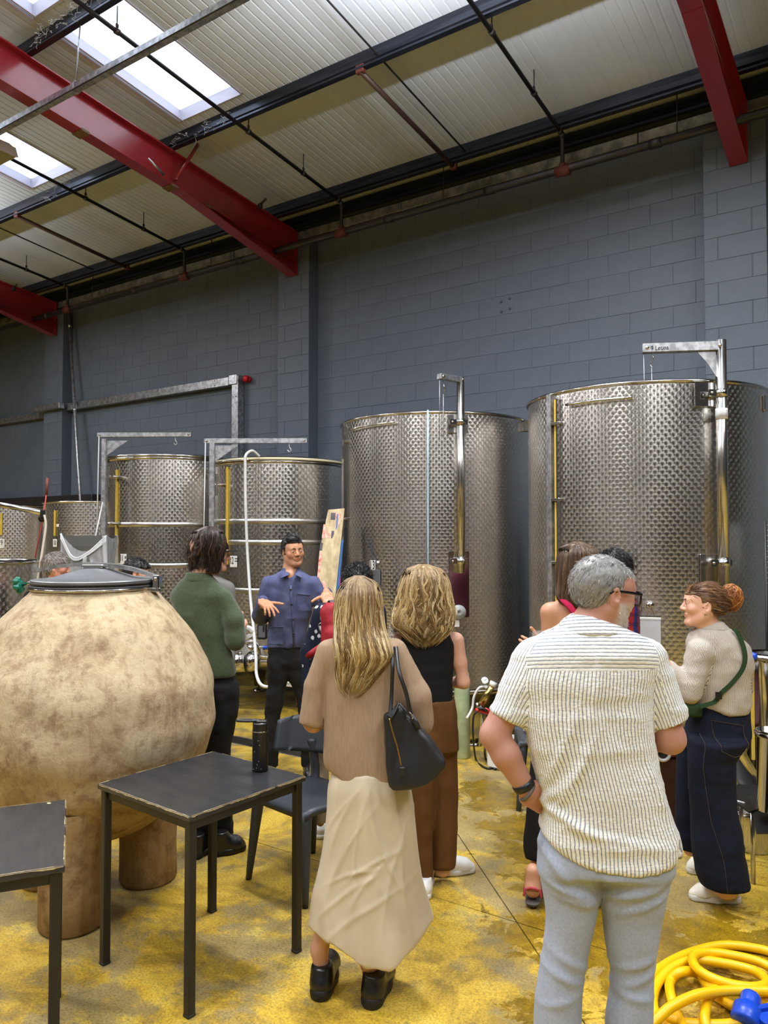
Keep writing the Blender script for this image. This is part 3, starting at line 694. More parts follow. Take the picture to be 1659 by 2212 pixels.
# anchor plate marks on the wall
for dx, dz, wh in ((0, 0, 'upper left'), (.11, .02, 'upper right'), (0, -.12, 'lower left'), (.11, -.1, 'lower right')):
    c = at_y(1083, 652, 8.197); tag(MB().cyl(c+A(dx, 0, dz), c+A(dx, -.008, dz), .016, 10).build('wall_plug', M_WALLB), 'painted over wall plug, %s of the four on the bare block wall' % wh, 'plug', 'wall plugs')

# ================================================================ steel tanks
def perl(m, N, L, b, pitch=0.050, rowh=0.028):
    uv = N.new('ShaderNodeUVMap'); sp = N.new('ShaderNodeSeparateXYZ'); L.new(uv.outputs[0], sp.inputs[0]); U, V = sp.outputs[0], sp.outputs[1]
    v = MN(N, L, 'DIVIDE', V, rowh); r0 = MN(N, L, 'FLOOR', v); fv = MN(N, L, 'SUBTRACT', v, r0)
    def cell(row, dv):
        par = MN(N, L, 'MULTIPLY', MN(N, L, 'MODULO', MN(N, L, 'ADD', row, 2000), 2.0), 0.5)
        uu = MN(N, L, 'ADD', MN(N, L, 'DIVIDE', U, pitch), par); du = MN(N, L, 'SUBTRACT', MN(N, L, 'FRACT', uu), 0.5)
        x = MN(N, L, 'MULTIPLY', du, pitch); y = MN(N, L, 'MULTIPLY', dv, rowh)
        return x, y, MN(N, L, 'SQRT', MN(N, L, 'ADD', MN(N, L, 'MULTIPLY', x, x), MN(N, L, 'MULTIPLY', y, y)))
    xa, ya, da = cell(r0, fv)                                   # disc centred on the lower row
    r1 = MN(N, L, 'ADD', r0, 1.0); xb, yb, db = cell(r1, MN(N, L, 'SUBTRACT', fv, 1.0))
    use = MN(N, L, 'LESS_THAN', da, pitch*0.55)
    def mixv(a, c): return MN(N, L, 'ADD', MN(N, L, 'MULTIPLY', a, use), MN(N, L, 'MULTIPLY', c, MN(N, L, 'SUBTRACT', 1.0, use)))
    x, y, d = mixv(xa, xb), mixv(ya, yb), mixv(da, db)
    g = N.new('ShaderNodeNewGeometry'); cr = N.new('ShaderNodeVectorMath'); cr.operation = 'CROSS_PRODUCT'; cr.inputs[0].default_value = (0, 0, 1); L.new(g.outputs['Normal'], cr.inputs[1])
    def scl(vec, s):
        n = N.new('ShaderNodeVectorMath'); n.operation = 'SCALE'
        if isinstance(vec, tuple): n.inputs[0].default_value = vec
        else: L.new(vec, n.inputs[0])
        if isinstance(s, (int, float)): n.inputs['Scale'].default_value = s
        else: L.new(s, n.inputs['Scale'])
        return n.outputs[0]
    def vadd(a, c): n = N.new('ShaderNodeVectorMath'); n.operation = 'ADD'; L.new(a, n.inputs[0]); L.new(c, n.inputs[1]); return n.outputs[0]
    inv = MN(N, L, 'DIVIDE', 1.0, MN(N, L, 'ADD', d, 0.0008)); nx, ny = MN(N, L, 'MULTIPLY', x, inv), MN(N, L, 'MULTIPLY', y, inv)
    tan = vadd(scl(cr.outputs[0], MN(N, L, 'MULTIPLY', ny, -1.0)), scl((0, 0, 1), nx)); L.new(tan, b.inputs['Tangent'])
    b.inputs['Anisotropic'].default_value = 0.82
    # brushed discs dish a little: tilt the normal outwards
    no = N.new('ShaderNodeVectorMath'); no.operation = 'NORMALIZE'
    k = MN(N, L, 'MULTIPLY', MN(N, L, 'SUBTRACT', MN(N, L, 'DIVIDE', d, pitch*.6), 0.35), 0.11)
    L.new(vadd(g.outputs['Normal'], vadd(scl(cr.outputs[0], MN(N, L, 'MULTIPLY', nx, k)), scl((0, 0, 1), MN(N, L, 'MULTIPLY', ny, k)))), no.inputs[0]); L.new(no.outputs[0], b.inputs['Normal'])
    n = N.new('ShaderNodeTexNoise'); n.inputs['Scale'].default_value = 2.2; n.inputs['Detail'].default_value = 5
    L.new(N['Texture Coordinate'].outputs['Object'], n.inputs['Vector'])
    mr = N.new('ShaderNodeMapRange'); mr.inputs[3].default_value = .20; mr.inputs[4].default_value = .30; L.new(n.outputs[0], mr.inputs[0]); L.new(mr.outputs[0], b.inputs['Roughness'])
M_PERL = mat('circle_brushed_steel', lin(216, 212, 206), .3, metal=1.0, extra=perl)
M_PERLF = mat('fine_circle_brushed_steel', lin(226, 222, 216), .3, metal=1.0, extra=lambda m, N, L, b: perl(m, N, L, b, .062, .034))
M_SS = mat('brushed_stainless', lin(190, 188, 184), .22, metal=1.0, col2=lin(205, 203, 200), nscale=3, stretch=(1, 1, 30))
M_HOOP = mat('satin_hoop_steel', lin(196, 194, 190), .34, metal=1.0)
M_SSP = mat('polished_stainless', lin(200, 198, 195), .12, metal=1.0)
M_SSD = mat('dark_stainless_recess', lin(90, 88, 86), .4, metal=1.0)
M_SIGHT = mat('yellowed_sight_tube', lin(206, 176, 70), .3)
M_WHITE = mat('white_card', lin(235, 235, 232), .5); M_BLACK = mat('black_print', lin(12, 12, 14), .5); M_GREYC = mat('grey_card', lin(92, 92, 96), .5)
M_BLKP = mat('black_plastic', lin(20, 20, 22), .4); M_WHITEH = mat('white_hose', lin(216, 218, 218), .35); M_CLEAR = mat('pale_blue_tube', lin(168, 188, 206), .25)
M_CREAM = mat('cream_gasket', lin(214, 206, 170), .5)
class Tank:
    def __init__(s, cx, cy, R, z0, z1, label, bands=(), m=M_PERL, lid=None, legs=True, rim=.02, cone=.0):
        s.c = A(cx, cy, 0); s.R = R; s.z0 = z0; s.z1 = z1; s.o = thing('steel_tank', label, 'tank', (cx, cy, 0)); o = s.o
        s.face = math.atan2(-cy, -cx); seg = 72
        zs = [z0]+[z for bz in bands for z in (bz-.026, bz+.026)]+[z1]; sh = MB()
        for i in range(0, len(zs), 2): sh.lathe([(R, zs[i]), (R, zs[i+1])], seg, uvs=R, a0=s.face-PI, a1=s.face+PI)
        sh.lathe([(R-.003, z1), (R-.003, z1-.5)], seg, mi=1); s.shell = sh.build('shell', [m, M_SS], o)
        for bz in bands: MB().lathe([(R, bz-.026), (R+.003, bz-.024), (R+.003, bz+.024), (R, bz+.026)], seg).build('hoop', M_HOOP, o)
        MB().lathe([(R-.004, z1-rim), (R+.004, z1-rim), (R+.016, z1-rim*.4), (R+.016, z1+.002), (R+.006, z1+.010), (R-.006, z1+.006), (R-.006, z1-.01)], seg).build('rim', M_SSP, o)
        MB().lathe([(R, z0+.03), (R+.004, z0+.028), (R+.004, z0), (R*.9, z0-.05), (R*.35, z0-.15), (0, z0-.16)], seg).build('base_cone', M_SS, o)
        if legs:
            for k in range(4):
                a = s.face+.42+k*PI/2; n = A(math.cos(a), math.sin(a), 0); t = A(-n[1], n[0], 0); r = R-.09; L_ = MB()
                def P_(w, z, d): return (n*(r+d)+t*w+A(0, 0, z))
                L_.add([P_(-.13, z0+.04, .09), P_(.13, z0+.04, .09), P_(.055, .07, .03), P_(-.055, .07, .03), P_(-.13, z0+.04, -.09), P_(.13, z0+.04, -.09), P_(.055, .07, -.05), P_(-.055, .07, -.05)],
                       [(0, 3, 2, 1), (4, 5, 6, 7), (0, 1, 5, 4), (1, 2, 6, 5), (2, 3, 7, 6), (3, 0, 4, 7)]); lg = L_.build('leg', M_SSP, o)
                f = MB(); p = P_(0, 0, -.01); f.cyl(p+A(0, 0, .03), p+A(0, 0, .09), .018, 10); f.lathe([(0, .0), (.06, 0), (.062, .012), (.05, .03), (.02, .036), (0, .036)], 18, c=p); f.build('foot', M_SSP, lg)
        if lid:
            MB().lathe([(0, z1+lid+.05), (R*.5, z1+lid+.035), (R*.9, z1+lid+.004), (R-.01, z1+lid-.012), (R+.012, z1+lid-.03), (R+.012, z1+.022), (R-.02, z1+.016)], seg).build('lid', M_SS, o)
            MB().lathe([(R+.012, z1+.01), (R+.022, z1+.014), (R+.022, z1+.034), (R+.012, z1+.038)], seg).build('lid_gasket', M_CREAM if lid > .05 else M_SSP, o)
    def ang(s, x, y=1156):
        r = ray(x, y); r[2] = 0; r = unit(r); b = -np.dot(r, s.c); c = np.dot(s.c, s.c)-s.R**2; t = -b-math.sqrt(max(b*b-c, 0)); p = r*t-s.c; return math.atan2(p[1], p[0])
    def z(s, x, y, off=0.0):
        a = s.ang(x); p = s.c+A(math.cos(a), math.sin(a), 0)*(s.R+off); return q(x, y, vdep(p))[2]
    def fr(s, a): n = A(math.cos(a), math.sin(a), 0); return np.stack([A(-n[1], n[0], 0), n, A(0, 0, 1)], 1)
    def at(s, a, off, z): return A(math.cos(a)*(s.R+off), math.sin(a)*(s.R+off), z)
    def plate(s, nm, a, z, w, h, d, m, off=0.0, parent=None, bev=.003):
        return MB().box(s.at(a, off+d/2, z), (w, d, h), R=s.fr(a), bev=bev).build(nm, m, parent or s.o)
    def strip(s, nm, a, w, z0, z1, d, m): return MB().box(s.at(a, d/2, (z0+z1)/2), (w, d, z1-z0), R=s.fr(a), bev=.002).build(nm, m, s.o)
    def num(s, parent, txt, a, z, size, off=.008, sx=.62, shift=0.0):
        F = s.fr(a); R = np.stack([F[:, 0], A(0, 0, 1), F[:, 1]], 1); return text_obj(txt, size, M_BLACK, parent, tuple(s.at(a, off, z)+F[:, 0]*shift), R, 'number', sx)
    def post(s, a, z0, z1, r, off, clamps, m=M_SS):
        p = s.at(a, off, 0); c = MB(); c.cyl(p+A(0, 0, z0), p+A(0, 0, z1), r, 20); po = c.build('lift_post', m, s.o)
        for z in clamps:
            F = s.fr(a); k = MB(); k.lathe([(r, z-.025), (r+.006, z-.025), (r+.006, z+.025), (r, z+.025)], 20, c=p); k.box(p+F[:, 0]*(-(r+.03))+A(0, 0, z), (.06, .014, .048), R=F, bev=.003); k.box(p+F[:, 0]*(r+.012)+A(0, 0, z), (.03, .014, .048), R=F, bev=.003)
            k.box(p-F[:, 1]*(off/2)+A(0, 0, z), (.03, max(off, .02), .04), R=F, bev=.003); k.cyl(p+F[:, 0]*(-(r+.04))+F[:, 1]*.016+A(0, 0, z), p+F[:, 0]*(-(r+.04))-F[:, 1]*.02+A(0, 0, z), .009, 8); k.build('clamp', M_SSP, s.o)
        return p
def arm(o, p0, p1, w, h, m, gusset=None):
    d = unit(p1-p0); sd = unit(np.cross(d, A(0, 0, 1))); b = MB(); L_ = np.linalg.norm(p1-p0); R = np.stack([d, -sd, A(0, 0, 1)], 1); b.box((p0+p1)/2, (L_, w, h), R=R, bev=.004); x = b.build('lift_arm', m, o)
    k = MB(); [k.cyl(p_-sd*(w/2+.008), p_+sd*(w/2+.008), .012, 10) for p_ in (p0+d*.03, p1-d*.03)]; k.build('bolt', M_SSP, x); return x
# --- tank 13
T = Tank(-3.73, 6.35, .9, .46, 2.845, 'tall circle-brushed steel tank numbered 13 behind the two blonde women', rim=.016); o = T.o
a = T.ang(746); T.strip('seam_channel', a-.02, .045, .47, 2.84, .02, M_SS); T.strip('sight_tube', a+.035, .016, .5, 2.8, .03, M_SSP)
for z in (1.42, 2.66, 1.95): T.plate('tube_clip', a+.06, z, .06, .02, .03, M_SS)
ax = T.ang(991); T.plate('upper_bracket', ax-.01, T.z(985, 916, .01), .175, .155, .012, M_SS, .012); T.plate('lower_bracket', ax, T.z(985, 1262, .01), .175, .56, .006, M_SSP, .004)
zt = T.z(990, 816, .07); p = T.post(ax, T.z(990, 1238, .07), zt, .032, .075, (T.z(990, 912, .07), T.z(990, 1212, .07)))
F = T.fr(ax); pt = p+A(0, 0, zt-.02); _v = vdep(T.c+pt); d2 = wq(943, 806, _v*.972)-wq(990, 814, _v); arm(o, pt-unit(d2)*.03, pt+d2, .05, .045, M_GALV)
pe = pt+d2*.80; MB().tube([pe+A(0, 0, -.03), pe+A(.01, 0, -.09), pe+A(0, .01, -.14)], .004, 6).build('hook', M_SSP, o); MB().tube([pe+A(0, 0, -.14), pe+A(0, 0, -.5)], .0025, 5).build('lift_cable', M_GALV, o)
MB().tube([pt+d2*.97, pt+d2*.97+A(0, 0, -.5)], .0025, 5).build('lift_cable', M_GALV, o)
a = T.ang(925); MB().tube([T.at(a, .012, 2.86), T.at(a, .018, 2.4), T.at(a, .018, 1.9), T.at(a, .018, .7)], .0085, 8).build('breather_tube', M_CLEAR, o)
a0, a1 = T.ang(760), T.ang(856); z = T.z(800, 922); hb = [T.at(a0+(a1-a0)*t_, .03, z+.015*t_) for t_ in np.linspace(0, 1, 9)]; MB().tube(hb, .009, 8).build('hanging_bar', M_SSP, o)
a = T.ang(1131); MB().box(T.at(a, .03, 2.78), (.02, .07, .1), R=T.fr(a), bev=.008).build('lifting_ear', M_SSP, o)
an = T.ang(811); zc = T.z(811, 1237); pl_ = T.plate('number_plate', T.ang(806), T.z(806, 1221), .062, .085, .006, M_WHITE, .004); T.num(pl_, '13', T.ang(806), T.z(806, 1221), .105, .0125)
T.plate('card_holder', T.ang(815), T.z(815, 1247), .075, .13, .012, M_GREYC, .002); T.plate('paper_tag', T.ang(819), T.z(819, 1214), .03, .02, .003, M_WHITE, .014)
a = T.ang(989); zc = T.z(989, 1322); b = MB(); n = T.fr(a)[:, 1]; fr_ = frame(n, (0, 0, 1)); b.lathe([(0, .0), (.02, .03), (.03, .02), (.058, .02), (.062, .01), (.062, 0)], 24, c=T.at(a, .02, zc), fr=fr_); b.build('sample_dial', mat('clear_plastic', lin(170, 172, 170), .15), o)
T.plate('paper_tag', T.ang(985), T.z(985, 1346), .045, .06, .003, M_WHITE, .02)
# --- tank 14
T = Tank(-1.70, 6.16, .9, .46, 2.85, 'tallest circle-brushed steel tank with lifting post, behind the bun-haired woman', rim=.016); o = T.o
a = T.ang(1193); T.strip('seam_channel', a, .05, .47, 2.845, .03, M_GALV); T.strip('sight_tube', T.ang(1203), .022, .5, 2.8, .012, M_SIGHT); T.strip('sight_tube', T.ang(1210), .012, .5, 2.8, .03, M_SSP)
for z in (1.6, 2.06, 2.62): T.plate('tube_clip', T.ang(1206), z, .09, .02, .032, M_SS)
ax = T.ang(1546); T.plate('upper_bracket', T.ang(1525), T.z(1525, 853, .01), .165, .165, .02, M_SSP, .012); T.plate('lower_bracket', T.ang(1535), T.z(1535, 1245, .01), .17, .30, .006, M_SS, .006)
zt = T.z(1546, 736, .07); p = T.post(ax, T.z(1550, 1262, .07), zt, .036, .08, (T.z(1546, 850, .07), T.z(1550, 1216, .07)))
F = T.fr(ax); k = MB(); [k.lathe([(.036, z-.03), (.039, z-.03), (.039, z+.03), (.036, z+.03)], 20, c=p) for z in (T.z(1548, 893, .07), T.z(1548, 897, .07))]; k.build('tape_wrap', M_WHITE, o)
pt = p+A(0, 0, zt-.04); _v = vdep(T.c+pt); d2 = unit(wq(1388, 742, _v*1.022)-wq(1546, 733, _v)); d2[2] = 0; d2 = unit(d2); am = arm(o, pt+d2*-.02, pt+d2*.50+A(0, 0, .012), .06, .062, M_GALV)
R_ = np.stack([d2, A(0, 0, 1), unit(np.cross(d2, A(0, 0, 1)))], 1); R_ = R_ if R_[:, 2]@A(0, -1, 0) > 0 else np.stack([-d2, A(0, 0, 1), -R_[:, 2]], 1)
sd = unit(np.cross(d2, A(0, 0, 1))); sd = sd if sd[1] < 0 else -sd; text_obj('9 Letina', .045, M_BLACK, am, tuple(pt+d2*.39+sd*.0316+A(0, 0, .004)), np.stack([-d2, A(0, 0, 1), sd], 1), 'stencil_mark', .8)
g = MB(); q0 = pt+d2*.03+A(0, 0, -.03); g.extrude([q0, q0+d2*.12, q0+d2*.05+A(0, 0, -.09), q0+A(0, 0, -.18)], sd*.01); g.build('gusset', M_GALV, o)
pe = pt+d2*.44; MB().tube(spline([pe+A(0, 0, -.03), pe+A(.012, 0, -.06), pe+A(-.008, 0, -.1), pe+A(.006, 0, -.12)], 4), .0035, 6).build('hook', M_SSP, o); MB().tube([pe+A(0, 0, -.12), pe+A(0, 0, -.55)], .002, 5).build('lift_cable', M_GALV, o); MB().tube([pt+d2*.49, pt+d2*.49+A(0, 0, -.5)], .0025, 5).build('lift_cable', M_GALV, o)
a0, a1 = T.ang(1230), T.ang(1370); z = T.z(1300, 866); MB().tube([T.at(a0+(a1-a0)*t_, .03, z+.0*t_) for t_ in np.linspace(0, 1, 10)], .010, 8).build('hanging_bar', M_SSP, o)
T.plate('lifting_ear', T.ang(1655), 2.74, .09, .12, .02, M_SS, .0, bev=.01)
a = T.ang(1402); zc = T.z(1402, 1306); b = MB(); b.ell(T.at(a, .05, zc), (.026, .026, .026)); b.cyl(T.at(a, 0, zc-.02), T.at(a, .06, zc-.02), .012, 10); b.build('sample_valve', M_SSP, o)
# paper pouch hung from the sample valve of tank 14
c = T.c+T.at(a, .075, zc); po = thing('document_pouch', 'white paper pouch hanging by a string on the tallest tank', 'paper', tuple(c)); F = T.fr(a)
b = MB(); b.box(A(0, 0, -.21)+F[:, 1]*.0, (.13, .006, .26), R=F, bev=.002); ph = b.build('pouch', mat('clear_plastic_sleeve', lin(206, 208, 214), .2), po)
MB().box(A(0, 0, -.086)+F[:, 1]*.0, (.134, .010, .016), R=F, bev=.002).build('hem', M_WHITE, po); MB().tube([A(0, 0, -.085)-F[:, 0]*.03, A(0, 0, .015), A(0, 0, -.085)+F[:, 0]*.03], .0025, 6).build('string', mat('brown_string', lin(150, 110, 80), .8), po)
# --- tank 12
T = Tank(-5.65, 6.27, .70, .52, 2.545, 'steel tank numbered 12 with a cream lid gasket, behind the man in the blue shirt', bands=[q(600, y, 7.66)[2] for y in (1126, 1172, 1277)], m=M_PERLF, lid=.055); o = T.o
T.strip('sight_tube', T.ang(492), .028, 1.5, 2.5, .02, M_SIGHT)
zn = T.z(505, 1213); pl_ = T.plate('number_plate', T.ang(506), zn, .1, .115, .006, M_WHITE, .004); T.num(pl_, '12', T.ang(506), zn+.008, .10, .0125, .55, -.022); T.plate('print_line', T.ang(512), zn+.03, .035, .012, .002, M_GREYC, .0105, pl_, .0005); T.plate('print_line', T.ang(512), zn+.005, .035, .01, .002, M_BLACK, .0105, pl_, .0005)
pk = T.plate('thermostat', T.ang(568), T.z(568, 1364), .098, .155, .02, M_BLKP, .01, bev=.01); T.plate('screen', T.ang(568), T.z(568, 1364), .07, .115, .004, M_GREYC, .028, pk); T.plate('screen_bar', T.ang(572), T.z(572, 1358), .02, .06, .003, M_BLKP, .031, pk)
a = T.ang(480); z = T.z(500, 996); MB().tube([T.at(T.ang(470)+(T.ang(540)-T.ang(470))*t_, .03, z) for t_ in np.linspace(0, 1, 8)], .009, 8).build('hanging_bar', M_SSP, o)
def lift(T, xpost, ytop, xa0, xa1, yarm, xhook, yrope_end, dv):
    pv = q(xpost, 1156, dv); pw = toW(q(xpost, ytop, dv)); b0 = A(pw[0], pw[1], 0)-T.c; zt = pw[2]
    MB().box(b0+A(0, 0, (zt+1.3)/2), (.055, .055, zt-1.3), R=rotz(YAW), bev=.005).build('lift_post', M_GALV, T.o)
    k = MB(); k.box(b0+A(0, 0, zt-.42)+CAM_F*.03, (.10, .04, .22), R=rotz(YAW), bev=.004); k.box(b0+A(0, 0, zt-.95)+CAM_F*.03, (.08, .04, .2), R=rotz(YAW), bev=.004); k.build('post_bracket', M_SS, T.o)
    for zz in (zt-.42, zt-.95):
        tgt = b0*(T.R-.01)/np.linalg.norm(b0[:2]); MB().tube([b0+A(0, 0, zz), A(tgt[0], tgt[1], zz)], .018, 8).build('post_stay', M_SS, T.o)
    p0 = toW(q(xa0, yarm, dv))-T.c; p1 = toW(q(xa1, yarm-1, dv+.04))-T.c; arm(T.o, p0, p1, .05, .05, M_GALV)
    g = b0+A(0, 0, zt-.02); rx = CAM_R; g_ = MB(); g_.extrude([g-rx*.03, g+A(0, 0, -.2)-rx*.03, g+A(0, 0, -.17)+rx*.02, g+rx*.26], CAM_F*.012); g_.build('gusset', M_GALV, T.o)
    ph = toW(q(xhook, yarm, dv+.03))-T.c; MB().tube(spline([ph+A(0, 0, -.02), ph+A(0, 0, -.06), ph+CAM_R*.02+A(0, 0, -.09), ph+A(0, 0, -.11), ph-CAM_R*.02+A(0, 0, -.09)], 4), .006, 6).build('hook', M_GALV, T.o)
    e0 = toW(q(xa0+3, yarm, dv-.02))-T.c; e1 = toW(q(xa0-2, yrope_end, dv-.05))-T.c; MB().tube([e0, e1], .006, 6).build('rope', M_WHITEH, T.o)
lift(T, 459, 958, 441, 664, 953, 625, 1215, 7.75)
# --- tank 11
T = Tank(-7.41, 6.27, .75, .52, 2.68, 'steel tank numbered 11 with a polished lid, between two lifting posts', bands=[q(340, y, 8.6)[2] for y in (1133, 1222)], m=M_PERLF, lid=.035); o = T.o
T.strip('sight_tube', T.ang(253), .03, 1.4, 2.55, .02, M_SIGHT); zn = T.z(268, 1208); pl_ = T.plate('number_plate', T.ang(268), zn, .1, .12, .006, M_WHITE, .004); T.num(pl_, '11', T.ang(268), zn+.012, .105, .0125, .55, -.022); T.plate('print_line', T.ang(273), zn+.02, .022, .03, .002, M_GREYC, .0105, pl_, .0005)
z = T.z(270, 990); MB().tube([T.at(T.ang(238)+(T.ang(290)-T.ang(238))*t_, .03, z) for t_ in np.linspace(0, 1, 8)], .010, 8).build('hanging_bar', M_SSP, o)
lift(T, 226, 948, 211, 414, 940, 379, 1160, 8.55)
# --- tanks 10, 9 and the small one in front
T = Tank(-9.2, 6.5, .70, .5, 2.235, 'low steel tank numbered 10 on the far left, behind the wrapped hopper', m=M_PERLF); o = T.o
T.strip('sight_tube', T.ang(120), .03, 1.79, 2.12, .02, M_SIGHT); zn = T.z(122, 1173); pl_ = T.plate('number_plate', T.ang(120), zn, .075, .10, .006, M_WHITE, .004); T.num(pl_, '10', T.ang(120), zn, .095, .0125, .5); T.plate('paper_tag', T.ang(125), T.z(125, 1135), .05, .035, .004, M_WHITE, .004)
T = Tank(-10.8, 6.2, .70, .5, 2.205, 'low steel tank numbered 9 at the far left end of the row', m=M_PERLF); o = T.o
T.strip('sight_tube', T.ang(3), .03, 1.80, 2.1, .02, M_SIGHT); zn = T.z(4, 1174); pl_ = T.plate('number_plate', T.ang(4), zn, .075, .13, .006, M_WHITE, .004); T.num(pl_, '9', T.ang(4), zn+.01, .10, .0125, .6)
T = Tank(-6.56, 3.42, .5, .35, 1.575, 'small low steel tank behind the clay jar, at the left', m=M_PERLF)
# swing arm with rope and red cord in front of tanks 9 and 10
sa = thing('swing_arm', 'white steel swing arm with a hanging rope above the clay jar', 'hoist', tuple(wq(97, 1118, 6.3))); b0 = wq(97, 1118, 6.3)
MB().tube([wq(-60, 1078, 6.9)-b0, wq(92, 1108, 6.3)-b0], .024, 10).build('arm', M_SS, sa); b = MB(); c = wq(92, 1120, 6.3)-b0; b.lathe([(0, -.014), (.03, -.014), (.022, 0), (.03, .014), (0, .014)], 16, c=c, fr=frame(CAM_F)); b.box(c+A(0, 0, .035), (.03, .04, .07), R=rotz(YAW), bev=.004); b.build('pulley', M_BLKP, sa)
MB().tube(spline([wq(96, 1113, 6.28)-b0, wq(99, 1135, 6.25)-b0, wq(93, 1180, 6.2)-b0, wq(80, 1262, 6.1)-b0], 6), .010, 8).build('rope', mat('hemp_rope', lin(196, 188, 172), .9, bump=.6, bscale=160, stretch=(1, 1, 3)), sa)
MB().tube([wq(101, 1062, 6.35)-b0, wq(96, 1100, 6.32)-b0, wq(76, 1205, 6.3)-b0], .005, 6).build('red_cord', mat('red_cord', lin(190, 70, 60), .7), sa); MB().tube([wq(103, 1032, 6.36)-b0, wq(100, 1070, 6.35)-b0], .012, 8).build('cord_handle', M_RUST, sa)
# wrapped hopper
hp = thing('crusher_hopper', 'grey steel hopper wrapped in clear plastic film beside tank 11', 'hopper', tuple(wq(195, 1156, 7.45))); b0 = wq(195, 1156, 7.45); b0[2] = 0; hp.location = tuple(b0)
M_HOP = mat('grey_hopper_steel', lin(128, 128, 124), .35, metal=.7); zt = q(195, 1157, 7.45)[2]; b = MB(); rr = rotz(YAW)
def ring(w, d, z, sx=0): return [rr@A(sx+i*w/2, j*d/2, z) for i, j in ((-1, -1), (1, -1), (1, 1), (-1, 1))]
V = ring(.42, .3, zt)+ring(.42, .3, zt-.1)+ring(.30, .24, zt-.42, .03)+ring(.30, .24, .45, .03); b.add(V, [(i+k, (i+1) % 4+k, (i+1) % 4+4+k, i+4+k) for k in (0, 4, 8) for i in range(4)]+[(12, 13, 14, 15)]); b.build('hopper', M_HOP, hp)
for i, j in ((-1, -1), (1, -1), (1, 1), (-1, 1)): MB().box(rr@A(.03+i*.12, j*.09, .3), (.05, .05, .6), R=rr, bev=.005).build('leg', M_HOP, hp)
def film(m, N, L, b):
    b.inputs['Alpha'].default_value = .42; b.inputs['Roughness'].default_value = .15
M_FILM = mat('clear_plastic_film', lin(232, 234, 236), .15, extra=film); M_FILM2 = mat('bunched_film', lin(226, 228, 230), .2, bump=.8, bscale=30)
b = MB(); n_ = 26
for s in range(4):
    P0, P1 = ring(.436, .316, 0)[s], ring(.436, .316, 0)[(s+1) % 4]; V = []
    for i in range(n_+1):
        t_ = i/n_; pb = P0+(P1-P0)*t_; sag = .16*math.sin(PI*t_)**1.0 if s == 0 else .04*math.sin(PI*t_)
        for k in range(7):
            V.append(pb*(1+.03*random.uniform(-1, 1))+A(0, 0, zt+.01-sag*(1 if k < 3 else .5)-k*.055*(1+.2*random.random())))
    b.add(V, [(i*7+k, i*7+k+1, i*7+8+k, i*7+7+k) for i in range(n_) for k in range(6)], smooth=True)
b.build('plastic_film', M_FILM, hp); b = MB()
for k in range(4):
    P0, P1, P2 = rr@A(-.218, -.165, zt+.02-.014*k), rr@A(-.10, -.175, zt-.2-.009*k), rr@A(.218, -.165, zt+.0-.016*k); b.tube(spline([P0, P1, rr@A(.04, -.175, zt-.165-.008*k), P2], 6), .006+.004*random.random(), 6)
b.build('film_edge', M_FILM2, hp); b = MB(); b.tube(spline([rr@A(.2, -.165, zt), rr@A(.21, -.17, zt-.2), rr@A(.23, -.17, zt-.45)], 5), .022, 7); b.tube(spline([rr@A(.02, -.175, zt-.2), rr@A(.0, -.175, zt-.45)], 5), .02, 7); b.build('film_tail', M_FILM, hp)
MB().box(rr@A(-.04, -.14, zt-.36), (.05, .01, .07), R=rr).build('warning_sticker', mat('yellow_sticker', lin(196, 160, 40), .5), hp)
MB().tube([wq(206, 1160, 7.45)-b0, wq(222, 1085, 7.8)-b0], .008, 6).build('lift_line', M_WHITEH, hp)
